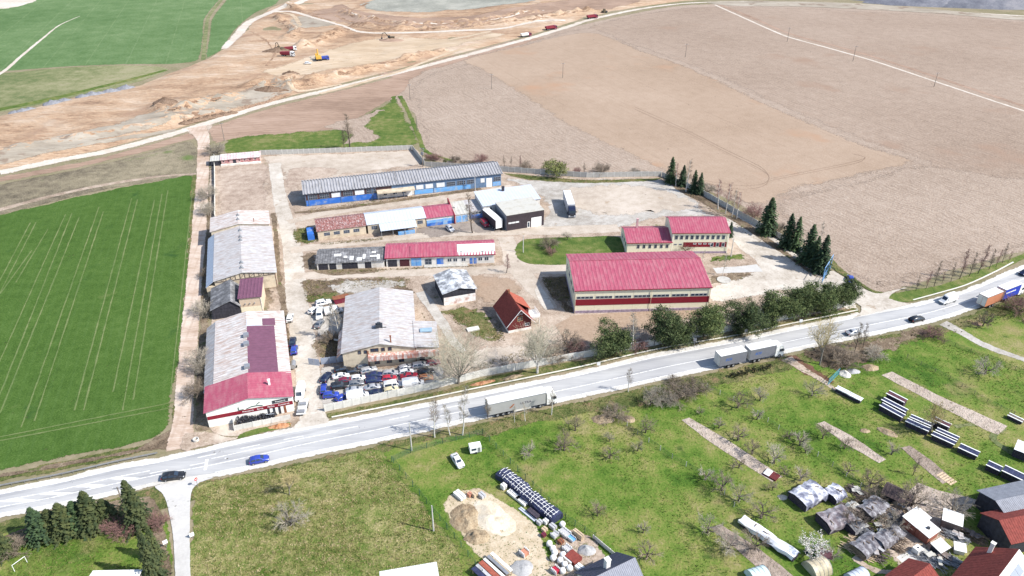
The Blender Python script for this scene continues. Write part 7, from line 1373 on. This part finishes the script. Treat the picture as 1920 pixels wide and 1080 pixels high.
def arch(label, A, B, rad, m, name='polytunnel'):
    a, b = at3(*A), at3(*B); L = (b-a).length; r = thing(name, label, 'greenhouse', (a.x,a.y,0), math.atan2(b.y-a.y,b.x-a.x)); q = MB(); n = 12
    for i in range(n+1): t = PI*i/n; q.v += [(0,rad*math.cos(t),rad*math.sin(t)*1.05),(L,rad*math.cos(t),rad*math.sin(t)*1.05)]
    for i in range(n): q.f.append((2*i, 2*i+1, 2*i+3, 2*i+2))
    q.f += [tuple(range(0,2*n+2,2)), tuple(reversed(range(1,2*n+2,2)))]; q.build('cover', m, r)
    for k in range(5):
        h_ = MB()
        for i in range(n): h_.tube((L*k/4,(rad+.02)*math.cos(PI*i/n),(rad+.02)*1.05*math.sin(PI*i/n)),(L*k/4,(rad+.02)*math.cos(PI*(i+1)/n),(rad+.02)*1.05*math.sin(PI*(i+1)/n)),.03,n=4)
        h_.build('hoop', grey_metal, r)
arch('beige arched shelter at the bottom edge', (1516,1074), (1546,1062), 1.9, mat('tarp_beige', (.52,.46,.34), var=.2, dirt=(.3,.26,.17), dirt_amt=.4)); arch('pale blue arched greenhouse at the bottom edge', (1405,1088), (1435,1078), 1.7, mat('tarp_mint', (.5,.62,.62), var=.1)); arch('small pale greenhouse with grid ribs at the bottom', (1592,1090), (1620,1076), 1.3, roof_blue)
# cold frame and boards on the beds
x, y = at(1446,892); r = thing('cold_frame', 'low cold frame with a white pane at the bed end', 'cold frame', (x,y,.06), R(-44)); MB().box(-1.4,1.4,-1.0,1.0,0,.35).build('box', wood_red, r); MB().box(-1.35,-.1,-.95,.95,.355,.4).build('pane', pane_pale, r); MB().box(.0,1.35,-.95,.95,.352,.37).build('soil', soil_dark, r)
a, b = at3(1766,892), at3(1782,903); r = thing('bed_boards', 'pale boards laid across the end of the dark bed', 'boards', (a.x,a.y,.07), math.atan2(b.y-a.y,b.x-a.x))
for k in range(6): MB().box(-.6+k*.55,-.2+k*.55,-1.0,1.0,0,.07).build('plank', pale_wood, r)
# houses at the lower edge, placed by their ridges
def ridge_house(name, label, A, B, zr, hw, drop, wall, roof, **kw):
    a, b = Vector(at(*A, zr)), Vector(at(*B, zr)); d = b-a; an = math.atan2(d.y, d.x); n = Vector((-d.y, d.x)).normalized(); o = a-n*hw
    return house(name, label, o, an, d.length, 2*hw, zr-drop-.06, drop, wall, roof, 'x', .5, **kw)
r = ridge_house('farmhouse', 'brick red farmhouse roof with white solar side at the lower right corner', (1842,1120), (1908,1032), 8.0, 5.0, 4.0, plaster, roof_tile_dark, over=.5, ribs=30, rib_h=.03)
DIMW = DIM[r]; sp_ = lambda y: 3.94+4.0*y/5.0+.2
wsh = MB(); wsh.sheet((-.4,-.4,sp_(-.4)),(DIMW[0]+.4,-.4,sp_(-.4)),(DIMW[0]+.4,4.9,sp_(4.9)),(-.4,4.9,sp_(4.9)),0,th=.03); wsh.build('white_roof_sheet', pal_w, r)
for i in range(6):
    for j in range(3): q = MB(); x0_, y0_ = 1.6+i*1.75, .3+j*1.25; q.sheet((x0_,y0_,sp_(y0_)+.06),(x0_+1.65,y0_,sp_(y0_)+.06),(x0_+1.65,y0_+1.15,sp_(y0_+1.15)+.06),(x0_,y0_+1.15,sp_(y0_+1.15)+.06),0,th=.03); q.build('solar_panel', glass('solar_glass_%d%d' % (i, j), (.24,.27,.33), .3) if i+j == 0 else bpy.data.materials['solar_glass_00'], r)
chimney(r, DIMW[0]-1.0, 8.2, 5.0, 7.6, .6, pal_w)
ridge_house('farm_outbuilding', 'small red tiled roof left of the farmhouse', (1700,1090), (1742,1058), 4.5, 3.0, 1.8, plaster, roof_tile_dark, over=.3, ribs=14, rib_h=.03)
ridge_house('grey_barn', 'dark timber barn with grey slated roof at the right edge', (1870,938), (1960,918), 5.0, 3.6, 1.2, wood_dark, mat('roof_grey_slate', (.25,.26,.29), var=.15), over=.4, ribs=30, rib_h=.04)
ridge_house('red_barn', 'barn with weathered red roof below the grey barn', (1876,975), (1975,955), 5.4, 3.4, 1.9, wood_dark, roof_tile_dark, over=.3, ribs=24, rib_h=.03)
r = hut('dark shed with white panelled roof beside the red barn', 1886, 1030, 7.0, 5.0, 2.6, 20, wood_dark, roof_white, .5)
for k in range(6): MB().box(.5+k*1.05,1.1+k*1.05,1.0,3.2,2.86,2.96+.12).build('roof_panel', steel_blue, r)
r = ridge_house('village_house', 'house with dark blue roof and white chimney at the bottom edge', (1112,1083), (1186,1047), 7.5, 4.2, 3.2, plaster, roof_slate, over=.5, ribs=24, rib_h=.03)
w_, d_ = DIM[r]; sp2 = lambda y: 7.5-.06-3.2+3.2*y/4.2+.13
q = MB(); q.sheet((-.5,-.5,sp2(-.5)),(w_+.5,-.5,sp2(-.5)),(w_+.5,4.15,sp2(4.15)),(-.5,4.15,sp2(4.15)),26,.04,.03); q.build('tiled_slope', mat('roof_grey_tile', (.22,.23,.27), var=.12, scale=2), r); chimney(r, w_*.45, 5.3, 5.5, 8.6, .8, pal_w)
ridge_house('village_house', 'white roofed building cut by the bottom edge at left', (150,1110), (240,1108), 4.0, 4.5, .7, plaster, pal_w, over=.3, ribs=0); ridge_house('village_house', 'pale tiled roof cut by the bottom edge below the meadow', (716,1100), (820,1082), 4.0, 3.6, .9, plaster, pal_w, over=.3, ribs=30, rib_h=.03)
x, y = at(28,1072); r = thing('goal_frame', 'bent white tubular frame on the lawn at lower left', 'frame', (x,y,0), R(60)); q = MB(); q.tube((0,0,0),(0,0,1.6),.05); q.tube((0,0,1.6),(2.2,0,1.6),.05); q.tube((2.2,0,1.6),(2.2,0,0),.05); q.build('bars', white_paint, r)

# grass tufts in the near meadow and gardens: too many to count
def tufts(name, label, poly, n, m, size, seed):
    P = np.array([at(*p) for p in poly]); rs = np.random.RandomState(seed); X = rs.uniform(P[:,0].min(), P[:,0].max(), n); Y = rs.uniform(P[:,1].min(), P[:,1].max(), n)
    k = inside_dist(X, Y, P) > .3; k &= (lattice(X, Y, .12, seed)+lattice(X, Y, .5, seed+1)*.6+rs.uniform(-.5,.5,n)) > -.05; X, Y = X[k], Y[k]; n = len(X); V = np.zeros((n, 9, 3)); s = size*rs.uniform(.5,1.3,n)
    for j in range(3):
        a = rs.uniform(0, 2*PI, n); lx, ly = np.cos(a)*s, np.sin(a)*s; V[:,3*j] = np.stack([X-ly*.35, Y+lx*.35, np.full(n,.03)], 1); V[:,3*j+1] = np.stack([X+ly*.35, Y-lx*.35, np.full(n,.03)], 1); V[:,3*j+2] = np.stack([X+lx*.8, Y+ly*.8, .04+s*rs.uniform(.5,1.1,n)], 1)
    me_ = bpy.data.meshes.new(name); me_.vertices.add(n*9); me_.vertices.foreach_set('co', V.ravel()); me_.loops.add(n*9); me_.loops.foreach_set('vertex_index', np.arange(n*9)); me_.polygons.add(n*3); me_.polygons.foreach_set('loop_start', np.arange(0, n*9, 3)); me_.materials.append(m); me_.update(calc_edges=True); me_.validate()
    o = link(name, me_); o['kind'] = 'stuff'; o['label'] = label
def tmat(name, cols):
    k = NT(name); c = k.coord(); k.l(k.ramp(k.noise(.6, c, 4, .7), cols, .36, .64), k.p.inputs['Base Color']); k.p.inputs['Roughness'].default_value = .9; k.p.inputs['Specular IOR Level'].default_value = .1; return k.m
tufts('meadow_tufts', 'dry grass tufts all over the yellow meadow', [(365,918),(500,884),(705,845),(800,955),(900,1090),(358,1090)], 42000, tmat('tuft_dry', [(.06,.10,.02),(.14,.15,.045),(.25,.22,.10),(.36,.30,.17)]), .26, 1)
tufts('garden_tufts', 'uneven grass tufts in the gardens', [(760,868),(900,825),(1250,742),(1440,705),(1760,640),(1990,700),(1990,1090),(1200,1090),(900,1090)], 60000, tmat('tuft_green', [(.035,.08,.012),(.07,.125,.02),(.13,.155,.04),(.22,.19,.08)]), .22, 2)
tufts('bank_tufts', 'rough tufts along the roadside banks', [(392,903),(704,838),(1060,760),(1420,683),(1769,606),(1900,560),(1900,600),(1700,655),(1440,712),(1060,790),(704,862),(392,925)], 26000, tmat('tuft_bank', [(.04,.06,.015),(.09,.09,.03),(.17,.14,.065),(.26,.2,.11)]), .3, 3)
tufts('verge_tufts', 'rough tufts between wall and road', [(614,777),(830,732),(1110,672),(1360,629),(1602,578),(1610,585),(1392,629),(1080,692),(780,754),(620,785)], 9000, tmat('tuft_verge', [(.04,.07,.015),(.09,.10,.03),(.16,.14,.06)]), .28, 4)
tufts('lawn_tufts', 'grass tufts on the lawn behind the spruces', [(-40,1020),(90,980),(240,970),(300,960),(325,1090),(-40,1090)], 14000, tmat('tuft_lawn', [(.05,.09,.015),(.1,.13,.03),(.2,.18,.08)]), .22, 5)

weed = tmat('tuft_yard_weed', [(.07,.08,.025),(.14,.12,.055),(.22,.17,.09),(.31,.25,.15)])
for i, (pp, n_) in enumerate((([(575,392),(740,372),(900,352),(905,358),(740,381),(580,401)], 7000), ([(600,454),(720,446),(720,451),(600,462)], 2500), ([(595,509),(720,504),(930,495),(930,500),(720,509),(600,516)], 5000), ([(511,400),(532,560),(546,690),(553,690),(538,560),(521,400)], 4500), ([(830,582),(938,602),(950,642),(870,627)], 3500), ([(566,526),(770,521),(772,534),(640,545),(572,572)], 5000), ([(394,300),(405,300),(402,420),(398,560),(392,700),(384,806),(366,806),(376,600),(384,440)], 14000), ([(1250,340),(1330,378),(1420,432),(1537,521),(1524,521),(1400,442),(1300,376)], 6000), ([(1012,524),(1066,518),(1075,586),(1058,584),(1035,560)], 3500), ([(548,430),(596,426),(600,454),(552,458)], 2000), ([(950,327),(1100,337),(1238,334),(1100,344),(990,339)], 4000), ([(584,640),(645,628),(644,672),(590,672)], 2500), ([(990,650),(1080,640),(1105,664),(905,703),(880,690)], 5000), ([(782,556),(800,600),(824,640),(812,645),(790,590)], 1800))): tufts('yard_weeds', ('dry weeds along the long blue shed','dry weeds before the rust roofed shed','dry weeds along the garage row','dry weeds beside the concrete lane','dry weeds left of the cottage','dry weeds on the rough ground above the repair hall','dead grass along the dirt track','dead grass along the far wall','dark weeds beside the big red hall','weeds left of the rust roofed shed','weeds along the field wall','weeds under the two birches','weeds inside the road wall by the cottage','weeds right of the repair hall')[i], pp, n_, weed, .32, 20+i)
